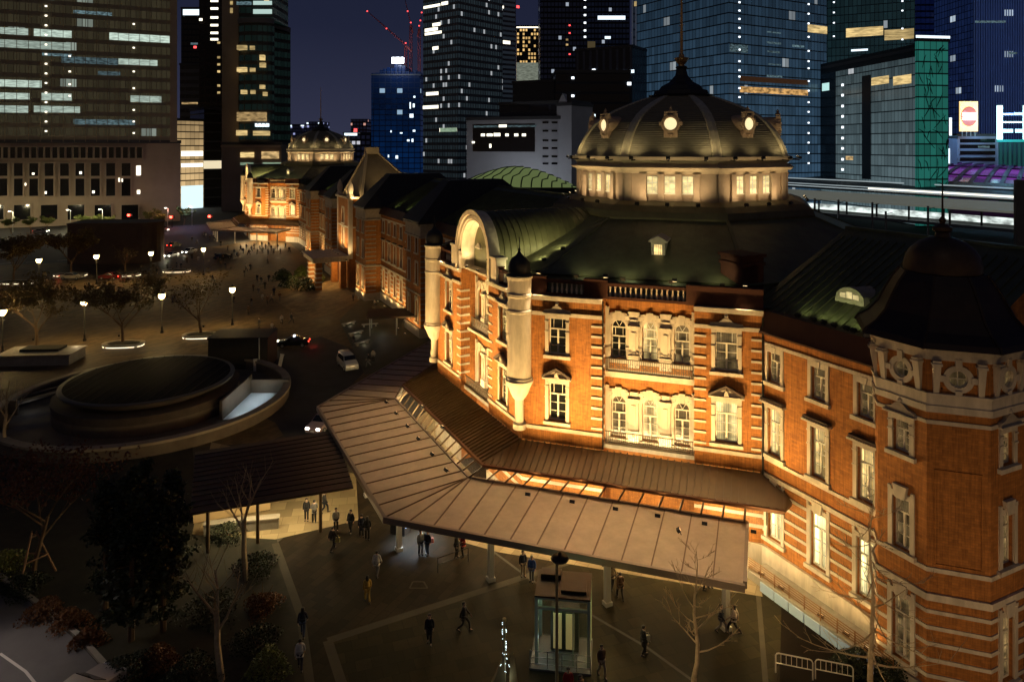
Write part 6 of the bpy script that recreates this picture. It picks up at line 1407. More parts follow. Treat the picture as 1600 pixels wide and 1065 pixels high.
class Tower:
    """a block given by its front plane: right end (px, depth) and left end (px, depth); the mesh is local, x along the front from right to left, y to the back"""
    def __init__(s, name, label, xr, dr, xl, dl, ytop, thick, mat_, cat='office tower', base=0.0, ytop_at='r', crown=None, body='body'):
        A, B = at_y(xr, HZ, dr), at_y(xl, HZ, dl); A.z = B.z = 0; s.A = A; s.d = (B - A).normalized(); s.len = (B - A).length; s.n = Vector((-s.d.y, s.d.x, 0)); s.rz = math.atan2(s.d.y, s.d.x)
        s.h = CAMH - (ytop - HZ) * (dr if ytop_at == 'r' else dl) / FOC
        s.t = thing(name, A, label, cat, None, s.rz); s.base = base
        b = MB(); b.box(0, s.len, -thick, 0, base, s.h); s.body = b.build(body, mat_, s.t)
        c = MB(); c.box(-.3, s.len + .3, -thick - .3, .3, s.h, s.h + 1.2); c.build('parapet', M('roof_edge', (.06, .06, .065), .7), s.t)
    def loc(s, px, py):
        p = at_plane(px, py, s.A, s.n); return (p - s.A).dot(s.d), p.z
    def lit(s, x0, y0, x1, y1, m='white', dep=.15, name='lit_window', xc=None):
        (a, z1), (c, z0) = s.loc(x0, y0), s.loc(x1, y1); a, c = sorted((a, c))
        zz0, zz1 = sorted((z0, z1)); ym = (y0 + y1) / 2; xm = (x0 + x1) / 2; _, za = s.loc(xm, y0); _, zb = s.loc(xm, y1); zz0, zz1 = sorted((za, zb))
        b = MB(); b.box(a, c, 0.02, dep, zz0, zz1); return b.build(name, LW[m] if isinstance(m, str) else m, s.t)
    def bands(s, lst, m='white', **k):
        for q in lst: s.lit(*q, m, **k)
    def dots(s, x, ys, m='dot', r=.45):
        for y in ys:
            a, z = s.loc(x, y); b = MB(); b.box(a - r, a + r, .02, .35, z - r * .8, z + r * .8); b.build('facade_light', LW[m], s.t)
    def fins(s, n, w, dep, m, z0=None, z1=None, a0=0, a1=None):
        a1 = a1 or s.len; b = MB()
        for k in range(n + 1): a = a0 + (a1 - a0) * k / n; b.box(a - w / 2, a + w / 2, 0, dep, z0 or s.base, z1 or s.h)
        b.build('facade_fins', m, s.t)
# ---- big office block at the left
LSTONE = M('tan_office_stone', (.40, .315, .225), .75, var=.1, scale=.2)
E_ = Vector((.8996, .4368, 0)); A0 = at_z(282, 345); LL = A0 - E_ * 74
def dpt(p): return p.y
pxL = 800 + LL.x / LL.y * FOC
lp = Tower('office_podium', 'tan stone podium with rows of dark openings below the left tower', 282, A0.y, pxL, LL.y, 224, 40, LSTONE, 'podium')
_f = Face((0, 0), (lp.len, 0)); 
DKG = M('dark_opening_glass', (.012, .012, .014), .1, spec=.6)
def openings(tw, boxes, m=DKG, name='window', dep=.12):
    for (x0, y0, x1, y1) in boxes:
        (a, _), (c, _) = tw.loc(x0, y0), tw.loc(x1, y1); a, c = sorted((a, c)); xm = (x0 + x1) / 2; z1, z0 = tw.loc(xm, y0)[1], tw.loc(xm, y1)[1]
        g = MB(); g.box(a, c, .01, .06, z0, z1); o = g.build(name, m, tw.t); fr = MB(); w = .5
        fr.box(a - w, a, 0, dep * 6, z0 - w, z1 + w); fr.box(c, c + w, 0, dep * 6, z0 - w, z1 + w); fr.box(a, c, 0, dep * 6, z1, z1 + w); fr.box(a, c, 0, dep * 6, z0 - w, z0); fr.build('frame', LSTONE, o)
openings(lp, [(x, 230, x + 8, 247) for x in range(-6, 215, 11)]); openings(lp, [(x, 255, x + 14, 275) for x in range(-2, 210, 24)]); openings(lp, [(x, 279, x + 14, 306) for x in range(-2, 210, 24)]); openings(lp, [(x, 320, x + 26, 343) for x in range(-20, 215, 42)])
lp.bands([(36, 286, 41, 290), (68, 299, 73, 303), (144, 298, 148, 302), (185, 278, 192, 284), (213, 259, 220, 274), (214, 297, 219, 303), (50, 270, 54, 273), (124, 268, 128, 272)], 'bright')
A1 = A0 - E_ * 1.2; lt = Tower('office_tower', 'broad dark office tower with pale lit floors filling the upper left', 800 + A1.x / A1.y * FOC, A1.y, pxL, LL.y, -60, 38, facade('left_tower_facade', (.33, .29, .20), (.04, .036, .026), 1.75, 4.45, .13, .36, .07, (.85, 1, .85), .22, .030, (.85, .72, .38), 3), base=30.5)
_b = MB(); _a0 = 0; _a1 = lt.loc(266, 100)[0]; _b.box(0, _a1, 0, .8, 30.5, lt.h); _b.build('corner_pier', LSTONE, lt.t)
lt.fins(int(lt.len / 3.5), .16, .35, M('bronze_fin', (.5, .4, .25), .6, .1), a0=_a1)
lt.bands([(0, 44, 45, 54), (53, 47, 112, 58), (171, 54, 265, 65), (-20, 64, 110, 76), (185, 93, 246, 102), (-20, 125, 65, 136), (-20, 145, 46, 155), (65, 146, 112, 157), (204, 150, 252, 160), (-20, 165, 45, 176), (53, 166, 125, 176)], 'pale')
lt.bands([(96, 90, 184, 100), (153, 112, 188, 118), (115, 187, 211, 195), (115, 18, 175, 23), (66, 84, 112, 88)], 'dim')
lt.dots(72, range(10, 220, 15), 'bright', .35); lt.dots(209, (38, 75, 112, 138, 172, 190, 208), 'bright', .35); lt.dots(109, (88, 112, 132, 150), 'bright', .35)
# ---- golden glass hall and the slim towers behind it
gh = Tower('glass_hall', 'golden glowing glass hall in the gap right of the tan podium', 318, 340, 279, 330, 190, 30, facade('gold_hall_facade', (.2, .16, .1), (.1, .08, .05), 2.2, 3.2, .05, .16, .0, (1, .72, .34), .5, .42, (1, .68, .32), 3, vgrad=(5, 48)), 'glass hall')
gh.lit(283, 290, 317, 328, M('hall_cool', (.6, .7, .7), .4, emit=(.72, .95, 1.0), es=1.1)); gh.bands([(283, 236, 317, 244), (283, 255, 317, 261)], 'bright')
sl_ = Tower('slatted_tower', 'grey slatted tower above the golden hall', 311, 420, 281, 420, 102, 25, facade('slat_facade', (.10, .10, .11), (.012, .012, .014), 8, 4.2, .02, .5, .03)); sl_.bands([(284, 160, 309, 163)], 'gold')
st = Tower('slim_tower', 'slim black tower with a lit crown in the left gap', 313, 520, 283, 520, 14, 25, facade('black_facade', (.012, .012, .016), (.006, .006, .01), 3, 4, .1, .3, .01)); st.bands([(286, 15, 312, 24)], 'cool'); st.bands([(298, 67, 309, 70)], 'dim'); st.dots(305, (74,), 'red', 1)
dt = Tower('dark_tower', 'dark brown tower with a column of white lights at its corner', 349, 380, 311, 380, -50, 30, facade('brown_facade', (.035, .024, .018), (.012, .01, .009), 3, 4.2, .3, .35, .008)); dt.bands([(329, y, 341, y + 3.5) for y in (0, 12, 26, 38, 50, 60)], 'bright'); dt.dots(342, (67, 90, 101, 112, 134, 145), 'warm', .7); dt.dots(314, (31,), 'bright', .8)
lowb = Tower('louvred_block', 'black block with pale floor slabs beside the golden hall', 347, 345, 319, 340, 172, 25, facade('louvre_facade', (.07, .07, .065), (.006, .006, .006), 30, 4.4, .01, .14, .02), 'office block')
# ---- stone and glass tower with a rounded front
sb_ = Tower('stone_tower', 'brown stone tower with rounded green glass bays and warm windows', 440, 320, 346, 320, 226, 45, M('brown_office_stone', (.30, .23, .17), .7, var=.15, scale=.1))
_b = MB(); _s0, _s1 = sb_.loc(373, 100)[0], sb_.loc(347, 100)[0]; _b.box(_s0, _s1, -20, .2, sb_.h + 1.2, 110); _b.build('stone_shaft', M('brown_office_stone'), sb_.t)
_q0, _q1 = sb_.loc(428, 100)[0], _s0 - .1; _R = (_q1 - _q0) / 2; _b = MB(); _pts = [(_q0 + _R + _R * math.cos(a), -.5 + _R * .55 * math.sin(a)) for a in [PI * k / 16 for k in range(17)]]
_pts = [(_q1, -24)] + [(p[0], p[1]) for p in _pts[::-1]] + [(_q0, -24)]; zc = sb_.loc(400, 38)[1]
_b.prism(_pts, sb_.h + 1.2, zc); _b.build('rounded_bay', facade('green_glass_facade', (.07, .07, .06), (.008, .014, .013), 2.6, 4.3, .12, .4, .006, (1, .78, .4), .5, .010, (.3, .7, .6), 1), sb_.t)
_b = MB(); _b.prism([((x - _q0 - _R) * 1.04 + _q0 + _R, y + .8) for x, y in _pts], zc, zc + 2.2); _b.build('crown_ring', M('crown_grey', (.16, .15, .15), .6), sb_.t)
_b = MB(); _b.box(_q0 + .5, _q1, -22, 0, zc + 2.2, 120); _b.build('upper_block', facade('green_glass_facade'), sb_.t)
for (x0, y0, x1, y1), m_ in (((376, 73, 391, 80), 'warm'), ((396, 74, 403, 80), 'warm'), ((376, 107, 391, 114), 'warm'), ((396, 108, 404, 114), 'warm'), ((382, 142, 391, 148), 'warm'), ((397, 142, 404, 148), 'warm'), ((375, 204, 391, 212), 'warm'), ((401, 205, 424, 212), 'warm'), ((411, 88, 418, 96), 'warm'), ((411, 100, 419, 107), 'warm'), ((411, 134, 418, 140), 'warm'), ((416, 145, 421, 151), 'warm'), ((396, 2, 425, 8), 'white'), ((396, 15, 425, 22), 'white'), ((370, 3, 393, 8), 'dim'), ((360, 2, 364, 8), 'warm'), ((360, 13, 364, 21), 'warm'), ((376, 238, 397, 246), 'warm'), ((409, 237, 436, 248), 'gold'), ((376, 176, 420, 190), 'gold'), ((376, 254, 396, 258), 'green'), ((411, 254, 440, 257), 'green')):
    sb_.lit(x0, y0, x1, y1, m_, dep=_R * .55 + .3 if (x0 > 374 and 38 < y0 < 222) else .4)
for k, (x0, x1) in enumerate(((404.5, 406.5), (407.5, 409), (410, 412), (413, 414.6), (415.6, 417), (418, 420.5), (421.5, 423))): sb_.lit(x0, 193.5 + (k % 2), x1, 198.5, 'cool', dep=_R * .55 + .6, name='sign_letter')
sb_.lit(347, 227, 440, 230, M('ledge_warm', (.4, .3, .2), .6), dep=1.5, name='ledge')
# ---- far small towers between
for x0, x1, y, d, lb, nm, m_ in ((452, 476, 195, 1500, 'tiny distant tower with blue windows left of the far dome', 'distant_tower', 'blue'), (478, 503, 191, 1450, 'tiny distant tower with a lit top edge behind the far dome', 'distant_tower', 'blue'), (548, 573, 187, 1300, 'tiny reddish distant block right of the far dome', 'distant_block', 'red'), (536, 580, 208, 900, 'low distant block with a lit billboard', 'distant_block', 'dark'), (428, 455, 213, 900, 'low dark distant block left of the far dome', 'distant_block', 'dark'), (505, 540, 214, 1200, 'low distant roofs behind the far dome', 'distant_block', 'dark')):
    tw = Tower(nm, lb, x1, d, x0, d, y, 60, facade('far_' + m_, {'blue': (.02, .024, .06), 'red': (.06, .025, .03), 'dark': (.02, .022, .035)}[m_], (.01, .012, .03), 6, 7, .3, .4, .12, {'blue': (.5, .55, 1), 'red': (1, .5, .4), 'dark': (.8, .8, .9)}[m_], .5, .02, (.2, .25, .6), 1), 'distant building')
    if m_ == 'blue': tw.bands([(x0 + 1, y + .5, x0 + 4, y + 3), (x1 - 6, y + .5, x1 - 1, y + 2.5)], 'cool')
    if y == 208: tw.bands([(538, 208, 558, 212)], 'cool'); tw.bands([(553, 201, 558, 208)], 'red')
# ---- blue netted construction tower with cranes
NET = facade('blue_net', (.004, .012, .045), (.003, .010, .04), 5, 4.6, .1, .16, .012, (.5, .75, 1), .4, .045, (.02, .20, .85), 1, vgrad=(0, 62))
ct = Tower('construction_tower', 'unfinished tower wrapped in dark blue netting below the red cranes', 657, 620, 580, 620, 118, 50, NET, 'construction site')
_rd = random.Random(2); _b = MB()
for k in range(13): a = ct.len * (k + .5) / 13; hh = ct.h + (12 - abs(k - 6) * 1.5) * _rd.uniform(.4, 1.0); _b.box(a - ct.len / 27, a + ct.len / 27 - .4, -48, .2, ct.h, hh)
_b.build('net_crown', NET, ct.t)
ct.lit(612, 90, 631, 99, M('work_lamp', (.9, .9, .9), .3, emit=(.9, .95, 1), es=12), name='work_lamp'); _l = at_y(621, 96, 612); lamp('work_light', 'POINT', tuple(Vector((_l.x, _l.y - 4, _l.z + 2))), None, 26000, (.75, .85, 1), 3)
ct.bands([(640, 178, 646, 184), (610, 204, 612, 207), (645, 203, 649, 206), (636, 218, 640, 221), (640, 160, 642, 170), (645, 162, 648, 168), (646, 150, 649, 153), (618, 243, 622, 248), (606, 242, 608, 246), (578, 240, 580, 243), (625, 207, 629, 209), (643, 217, 646, 222)], 'cool')
def crane(mx, my, tx, ty, d, label, my0=112):
    base = at_y(mx, my0, d); top = at_y(mx, my, d); tip = at_y(tx, ty, d); t = thing('tower_crane', base, label, 'crane', 'red tower cranes on the construction tower'); o = base; RP = M('crane_red', (.20, .03, .03), .5)
    b = MB()
    for sx, sy in ((-1, -1), (1, -1), (1, 1), (-1, 1)): b.tube([Vector((sx, sy, 0)), Vector((sx, sy, 0)) + (top - o)], .22, 4)
    z = 0.0
    while z < (top - o).z - 2: b.tube([(-1, -1, z), (1, -1, z + 2)], .12, 4); b.tube([(1, 1, z), (-1, 1, z + 2)], .12, 4); b.tube([(-1, 1, z), (-1, -1, z + 2)], .12, 4); z += 2.2
    b.build('mast', RP, t); j = MB(); a, e = top - o, tip - o; u = Vector((0, 0, 1.6))
    j.tube([a, e], .28, 4); j.tube([a + u, e], .28, 4)
    n = 12
    for k in range(n): j.tube([a.lerp(e, k / n), (a + u).lerp(e, (k + .5) / n)], .14, 4)
    j.build('jib', RP, t); c = MB(); back = a - (e - a).normalized() * 7; c.bar(a, back, 1.6, 1.6); c.build('counter_jib', RP, t)
    for q in (e, a + u * 1.5, a.lerp(e, .5)):
        l = MB(); l.box(q.x - .55, q.x + .55, q.y - .7, q.y - .2, q.z - .5, q.z + .5); l.build('warning_light', LW['red'], t)
crane(634, 72, 574, 18, 640, 'red crane with its jib reaching far left over the sky'); crane(642, 40, 632, -4, 640, 'red crane with a steep jib rising out of the frame'); crane(655, 45, 659, 20, 640, 'short red crane beside the ribbed grey tower')
# ---- grey ribbed tower
g1 = Tower('grey_tower', 'grey ribbed tower with a vertical row of white lights right of the cranes', 716, 430, 661, 450, -60, 40, facade('grey_facade', (.16, .17, .165), (.014, .017, .018), 2.2, 4.2, .3, .4, .05, (.9, .95, 1), .3, .024, (.5, .75, .9), 1))
g1.bands([(662, 8, 688, 12), (664, 44, 684, 49), (690, 3, 700, 8), (676, 36, 688, 41), (664, 50, 690, 54), (676, 73, 685, 78), (666, 144, 685, 149), (661, 165, 685, 170), (687, 200, 714, 206)], 'bright'); g1.bands([(688, 200, 714, 206)], 'green', dep=.3)
g2 = Tower('ribbed_tower', 'dark striped tower slab with amber strips joined to the grey tower', 806, 470, 717, 445, -60, 40, facade('ribbed_facade', (.12, .12, .13), (.011, .012, .016), 20, 3.1, .02, .45, .012, (.9, .95, 1), .4, .022, (.5, .65, .9), 1))
g2.bands([(739, 42, 764, 48), (739, 91, 766, 98)], 'warm'); g2.dots(750, [25, 35, 55, 65, 75, 85, 105, 115, 124, 135, 145, 155, 165], 'dot', 1.1); g2.dots(733, (25, 55, 145), 'dot', .7); g2.dots(779, (26, 56, 66, 85, 105), 'dot', .6); g2.bands([(786, 64, 797, 69), (779, 9, 787, 13)], 'bright'); g2.dots(809, (11,), 'red', 1)
# ---- narrow amber tower
at_ = Tower('amber_tower', 'narrow tower with a bright roof line and amber windows', 843, 620, 807, 620, 42, 30, facade('amber_facade', (.03, .022, .018), (.02, .014, .01), 2.4, 3.4, .35, .4, .55, (1, .62, .22), .8, .0, (1, .6, .2), 1)); at_.bands([(807, 41, 843, 44)], 'bright'); at_.bands([(807, 98, 843, 130)], lit_mat('podium_pale', (.85, .95, .75), .30, .5, (.3, .3, 1)))
# ---- white display building
wb = Tower('white_building', 'white boxy building with a wide dark glazed strip', 890, 260, 729, 275, 186, 40, M('white_render', (.42, .42, .45), .7, var=.12, scale=.08), 'building')
wb.lit(739, 194, 836, 237, M('dark_strip_glass', (.008, .008, .012), .1), name='glazed_strip'); wb.bands([(741, 196, 838, 199)], 'dim', dep=.3); wb.bands([(752, 209, 758, 213), (761, 209, 770, 213), (772, 208, 782, 213), (790, 209, 795, 213), (804, 209, 810, 213), (816, 209, 822, 213), (780, 195, 792, 199), (738, 221, 742, 224), (765, 225, 768, 231)], 'bright', dep=.35)
for y in (190, 203, 218, 230, 243, 254):
    for x in (848, 862): wb.lit(x, y, x + 9, y + 3, M('dark_strip_glass'), name='window')
_b = MB(); _a = wb.loc(892, 200)[0]; wt = Tower('white_stair_tower', 'pale stair tower with a pointed top beside the white building', 893, 258, 870, 262, 165, 14, M('white_render'), 'stair tower'); _b.add([(wt.len * .3, 0, wt.h + 1.2), (wt.len * .9, 0, wt.h + 1.2), (wt.len * .75, -4, wt.h + 4.4), (wt.len * .6, 0, wt.h + 4.6)], [(0, 1, 3), (1, 2, 3), (0, 3, 2), (0, 2, 1)]); _b.build('pointed_cap', M('white_render'), wt.t)
bs = Tower('blue_side_block', 'dark blue side block right of the pale stair tower', 922, 275, 893, 260, 165, 30, facade('navy_side', (.03, .034, .05), (.012, .014, .025), 8, 4, .1, .4, .01), 'building'); bs.bands([(921, 178, 930, 183)], 'cool')
_l = at_y(800, 285, 250); lamp('street_glow', 'POINT', (_l.x, _l.y, _l.z - 3), None, 5200, (.85, .92, 1), 2); 
# ---- black towers centre
k1 = Tower('black_tower', 'black tower with sparse white strips behind the station dome', 918, 520, 844, 520, -60, 40, facade('night_facade', (.008, .009, .015), (.004, .005, .010), 2.6, 4, .2, .35, .025, (.75, .85, 1), .35, .006, (.3, .4, .9), 1)); k1.dots(914, (0, 12, 24, 36, 48, 58), 'dot', .8); k1.dots(886, (62, 70), 'gold', .8); k1.dots(890, (40, 52, 85), 'red', .6)
k2 = Tower('navy_tower', 'navy tower with two short white window strips', 984, 540, 919, 540, -60, 40, facade('night_facade2', (.007, .009, .018), (.004, .006, .013), 2.6, 4, .2, .35, .02, (.75, .85, 1), .35, .008, (.2, .35, .9), 1)); k2.bands([(934, 25, 977, 31), (945, 57, 954, 61)], 'cool'); k2.bands([(913, 65, 930, 78)], M('dim_balcony', (.05, .04, .02), .5, emit=(1, .75, .35), es=.06))
k3 = Tower('striped_block', 'low blue grey block with thin vertical stripes', 988, 330, 899, 345, 74, 30, facade('stripe_block', (.085, .095, .13), (.012, .015, .024), 3.4, 60, .35, .01, .0), 'office block'); k3.bands([(957, 110, 991, 115)], 'cool'); k3.dots(928, (110, 112), 'dot', .8)
k4 = Tower('dark_low_block', 'wide dark low block with faint floor lines behind the white building', 985, 300, 868, 300, 114, 30, facade('lowdark', (.022, .026, .036), (.010, .012, .020), 40, 4.2, .01, .25, .006), 'office block'); k4.dots(895, (122, 150), 'dot', .6); k4.dots(983, (131,), 'dot', .8)
k5 = Tower('grey_low_block', 'plain grey block left of the dark low block', 868, 310, 801, 320, 128, 30, M('dim_render', (.05, .052, .055), .8, var=.1), 'office block')
# ---- striped blue tower behind the dome
sb = Tower('striped_tower', 'tall blue grey tower with bright vertical ribs behind the flagpole', 1139, 360, 988, 370, -60, 40, facade('blue_rib_facade', (.04, .055, .09), (.010, .015, .034), 4.5, 4, .1, .2, .008, (.7, .85, 1), .5, .02, (.4, .6, 1), 1))
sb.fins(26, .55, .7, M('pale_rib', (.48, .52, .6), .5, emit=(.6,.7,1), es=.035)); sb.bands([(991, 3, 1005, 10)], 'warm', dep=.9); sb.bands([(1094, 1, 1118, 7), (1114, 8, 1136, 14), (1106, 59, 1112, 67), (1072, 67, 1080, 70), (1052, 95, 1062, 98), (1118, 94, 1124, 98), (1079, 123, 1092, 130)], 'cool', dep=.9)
# ---- big glass towers on the right
GT = facade('teal_glass_facade', (.02, .03, .038), (.012, .022, .032), 2.1, 4.2, .10, .12, .028, (.8, .92, 1), .22, .095, (.20, .43, .72), 2, vgrad=(0, 110))
r1 = Tower('glass_tower', 'huge dark blue glass tower with light dots right of the dome', 1292, 330, 1139, 300, -70, 60, GT)
r1.dots(1155, [4, 17, 30, 44, 58, 78, 96, 110, 120, 138, 152], 'dot', .4); r1.dots(1263, [7, 22, 37, 58, 80, 96, 107, 127, 142, 160, 175, 192, 208, 223, 239, 255], 'dot', .4); r1.lit(1156, 138, 1262, 147, 'orange'); r1.lit(1156, 122, 1262, 130, M('brown_floor', (.03, .015, .01), .4, emit=(1, .4, .15), es=.03)); r1.lit(1262, 40, 1292, 52, 'warm')
r1.bands([(1198, 50, 1220, 52), (1198, 66, 1220, 69), (1199, 80, 1219, 83), (1200, 100, 1220, 102), (1198, 118, 1222, 121), (1140, 70, 1168, 82), (1238, 71, 1256, 74)], 'dim')
r2 = Tower('upper_glass_tower', 'teal glass tower rising behind the glass block with a lit lounge floor', 1430, 360, 1286, 380, -70, 60, facade('teal_dark_facade', (.012, .026, .032), (.009, .02, .027), 2.0, 4.2, .12, .1, .03, (.8, .92, 1), .4, .034, (.15, .42, .5), 3)); r2.dots(1303, [4, 20, 36, 57], 'dot', .4); r2.dots(1410, [2, 17, 45, 62], 'dot', .4); r2.lit(1322, 43, 1380, 57, 'warm'); r2.lit(1382, 46, 1428, 62, 'warm'); r2.bands([(1330, 77, 1356, 80)], 'cool')
r3 = Tower('glass_block', 'pale teal glass block with a bright amber restaurant window', 1432, 262, 1279, 330, 79, 11, facade('pale_teal_facade', (.05, .075, .08), (.03, .05, .055), 2.1, 4.2, .08, .10, .01, (.9, .95, 1), .3, .13, (.42, .62, .68), 3, vgrad=(0, 75)))
r3.lit(1362, 120, 1389, 132, 'warm'); r3.lit(1396, 118, 1424, 132, 'warm'); r3.dots(1317, [133, 149, 166, 182, 199, 216, 232, 249, 265], 'dot', .6); r3.lit(1285, 130, 1296, 142, M('stair_light', (.5, .6, .6), .4, emit=(.6, 1, .95), es=.8)); r3.lit(1322, 244, 1333, 250, 'gold'); r3.lit(1280, 105, 1306, 278, M('stair_glass', (.015, .022, .03), .2), dep=.1, name='stair_core'); r3.lit(1347, 118, 1361, 280, M('dark_core', (.022, .03, .035), .5), dep=.1, name='dark_core'); r3.lit(1279, 85, 1430, 103, M('plant_louvre', (.008, .012, .014), .6), dep=.12, name='plant_screen')
r4 = Tower('green_glass_wing', 'green glowing glazed end with braced framing', 1482, 260, 1433, 258, 66, 1, facade('green_wing_facade', (.03, .06, .06), (.02, .06, .055), 2.4, 4.2, .08, .12, .0, (1, 1, 1), .0, .20, (.05, .50, .40), 1), 'glass wing'); r4.lit(1431, 56, 1484, 60, 'cool')
_b = MB()
_rr = random.Random(12)
for k in range(16):
    z0 = 6 + k * 3.7
    for j in range(3): a_ = _rr.uniform(.05, .9) * r4.len; c_ = min(max(a_ + _rr.uniform(-.4, .4) * r4.len, .3), r4.len - .3); _b.tube([(a_, .25, z0 + _rr.uniform(-1, 1)), ((a_ + c_) / 2, .3, z0 + 2.2), (c_, .25, z0 + _rr.uniform(2.5, 5))], [.1, .2, .08], 4)
_b.build('bracing', M('dark_brace', (.01, .02, .02), .6), r4.t)
r5 = Tower('deep_blue_tower', 'deep blue tower with a dotted light column behind the round sign', 1524, 480, 1432, 480, -60, 40, facade('deep_blue_facade', (.006, .010, .045), (.005, .009, .05), 3, 4.2, .1, .3, .03, (.7, .85, 1), .4, .028, (.06, .13, .75), 1)); r5.dots(1490, range(2, 86, 7), 'dot', .8); r5.bands([(1500, 123, 1508, 127), (1508, 137, 1516, 141), (1484, 171, 1494, 175), (1480, 102, 1494, 105)], 'dim')
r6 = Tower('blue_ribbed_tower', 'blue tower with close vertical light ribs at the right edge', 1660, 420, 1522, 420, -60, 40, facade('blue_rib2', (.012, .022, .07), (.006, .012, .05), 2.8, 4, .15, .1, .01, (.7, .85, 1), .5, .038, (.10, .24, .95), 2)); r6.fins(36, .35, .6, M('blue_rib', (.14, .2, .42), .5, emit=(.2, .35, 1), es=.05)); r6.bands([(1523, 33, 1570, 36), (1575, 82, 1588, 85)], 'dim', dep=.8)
# ---- small white building, round sign, neon frame
ow = Tower('white_office', 'small white office with strip windows below the round sign', 1560, 340, 1496, 345, 213, 18, M('violet_white_render', (.36, .36, .48), .7), 'office building')
for y0, y1 in ((217, 223), (226, 232), (236, 242), (246, 252)): ow.lit(1500, y0, 1555, y1, M('dark_strip_glass'), name='window_strip')
ow.lit(1528, 228, 1546, 231, 'dim', dep=.3)
def round_sign():
    p = at_y(1514, 182, 338); t = thing('round_sign', (p.x, p.y, at_y(1514, 213, 338).z), 'glowing orange and white round sign on the white office roof', 'sign'); z = p.z - t.location.z; b = MB(); b.box(-4.2, 4.2, 0, .6, z - 7, z + 7); b.build('panel', M('sign_cream', (.8, .6, .3), .4, emit=(1, .62, .22), es=1.5), t)
    c = MB(); c.loft([[(3.7 * math.cos(2 * PI * k / 24), y, z + 4.6 * math.sin(2 * PI * k / 24)) for k in range(24)] for y in (-.05, -.3)]); c.build('disc', M('sign_red', (.4, .1, .05), .4, emit=(.75, .13, .06), es=.8), t)
    for k, (x, zz, w, h) in enumerate(((0, 1.0, 6.6, 1.5), (0, -1.0, 6.6, 1.5))): q = MB(); q.box(-w / 2, w / 2, -.5, -.32, z + zz - h / 2, z + zz + h / 2); q.build('letter_band', M('sign_white', (.9, .9, .85), .4, emit=(1, .95, .85), es=1.6), t)
    for zz in (1.0, -1.0):
        for k in range(5): q = MB(); x = -2.4 + 1.2 * k; q.box(x - .35, x + .35, -.56, -.5, z + zz - .5, z + zz - .3 + .2 * (k % 2)); q.box(x - .35, x - .15, -.56, -.5, z + zz - .3, z + zz + .5); q.build('letter', M('sign_red', (.4, .1, .05), .4, emit=(.75, .13, .06), es=.8), t)
    s = MB()
    for x in (-3, -1, 1, 3): s.box(x - .15, x + .15, .1, .4, 0, z - 7)
    s.build('sign_frame', STEEL, t)
round_sign()
def neon():
    d = 330; t = thing('neon_frame', at_y(1580, 222, d), 'cyan and blue neon rooftop sign frame at the right edge', 'neon sign'); o = t.location; CY = M('neon_cyan', (.6, 1, 1), .3, emit=(.55, 1, 1), es=3.2); BL = M('neon_blue', (.3, .5, 1), .3, emit=(.35, .62, 1), es=2.6)
    def bx(x0, y0, x1, y1, m_, nm):
        a, c = at_y(x0, y0, d) - o, at_y(x1, y1, d) - o; b = MB(); b.box(a.x, c.x, -.3, .3, c.z, a.z); b.build(nm, m_, t)
    bx(1558, 165, 1566, 218, CY, 'neon_tube'); bx(1568, 177, 1583, 180, BL, 'neon_tube'); bx(1585, 176, 1598, 180, BL, 'neon_tube'); bx(1568, 190, 1600, 192, CY, 'neon_tube'); bx(1568, 202, 1582, 207, CY, 'neon_tube'); bx(1587, 202, 1599, 207, CY, 'neon_tube'); bx(1599, 165, 1606, 218, CY, 'neon_tube')
    bx(1558, 218.2, 1606, 222, M('teal_beam', (.05, .3, .3), .4, emit=(.05, .8, .6), es=.4), 'base_beam')
    q = at_y(1575, 180, d - 8); lamp('neon_light', 'POINT', tuple(q - o), t, 16000, (.25, .6, 1), 2)
neon()
tb = Tower('teal_building', 'teal lit ribbed building under the neon sign', 1612, 345, 1561, 345, 222, 20, facade('teal_build', (.05, .10, .12), (.03, .07, .09), 2.2, 40, .4, .01, .0, (1, 1, 1), 0, .06, (.1, .7, .6), 1), 'building')
ps = Tower('slim_white_block', 'slim violet white block with a lit edge left of the white office', 1496, 335, 1482, 335, 216, 14, M('violet_white_render'), 'building'); ps.lit(1483, 184, 1487, 215, 'cool'); ps.lit(1481, 232, 1484, 262, 'cool')
# ================================================================== RAILWAY behind the station
def along(name, label, x0, y0, x1, y1, Zm, dz_front, wid, top, m_top, cat, under=None, group=None):
    """a long roof parallel to the station: its near top edge is seen from (x0,y0) to (x1,y1); top = height"""
    a = at_z(x0, y0, top); c = at_z(x1, y1, top); a.z = c.z = 0; d = (c - a).normalized(); n = Vector((d.y, -d.x, 0))
    if n.y < 0: n = -n
    a2 = a - d * 30; c2 = c + d * 120 if x1 > 1500 else c + d * 10; L_ = (c2 - a2).length
    t = thing(name, a2, label, cat, group, math.atan2(d.y, d.x)); s = 1 if n.dot(Vector((-d.y, d.x, 0))) > 0 else -1
    b = MB(); y0_, y1_ = sorted((0, s * wid)); b.hexa([(0, y0_, top - .5), (L_, y0_, top - .5), (L_, y1_, top - .5 + .8 * (s > 0)), (0, y1_, top - .5 + .8 * (s > 0)), (0, y0_, top), (L_, y0_, top), (L_, y1_, top + .8 * (s > 0)), (0, y1_, top + .8 * (s > 0))]); b.build('roof', m_top, t)
    return t, L_, s
PB = M('beige_roof_glow', (.30, .30, .25), .7, var=.15, scale=.1, emit=(.85, .88, .72), es=.10); PN = M('navy_roof', (.018, .024, .034), .6, var=.3, scale=.1)  # the pale roof's low emission stands in for platform light on it
t1, L1, s1 = along('platform_roof', 'long pale platform roof with a bright lit platform under it', 1240, 307, 1590, 331, 0, 0, 22, 12.5, PB, 'platform', group='platform roofs behind the station')
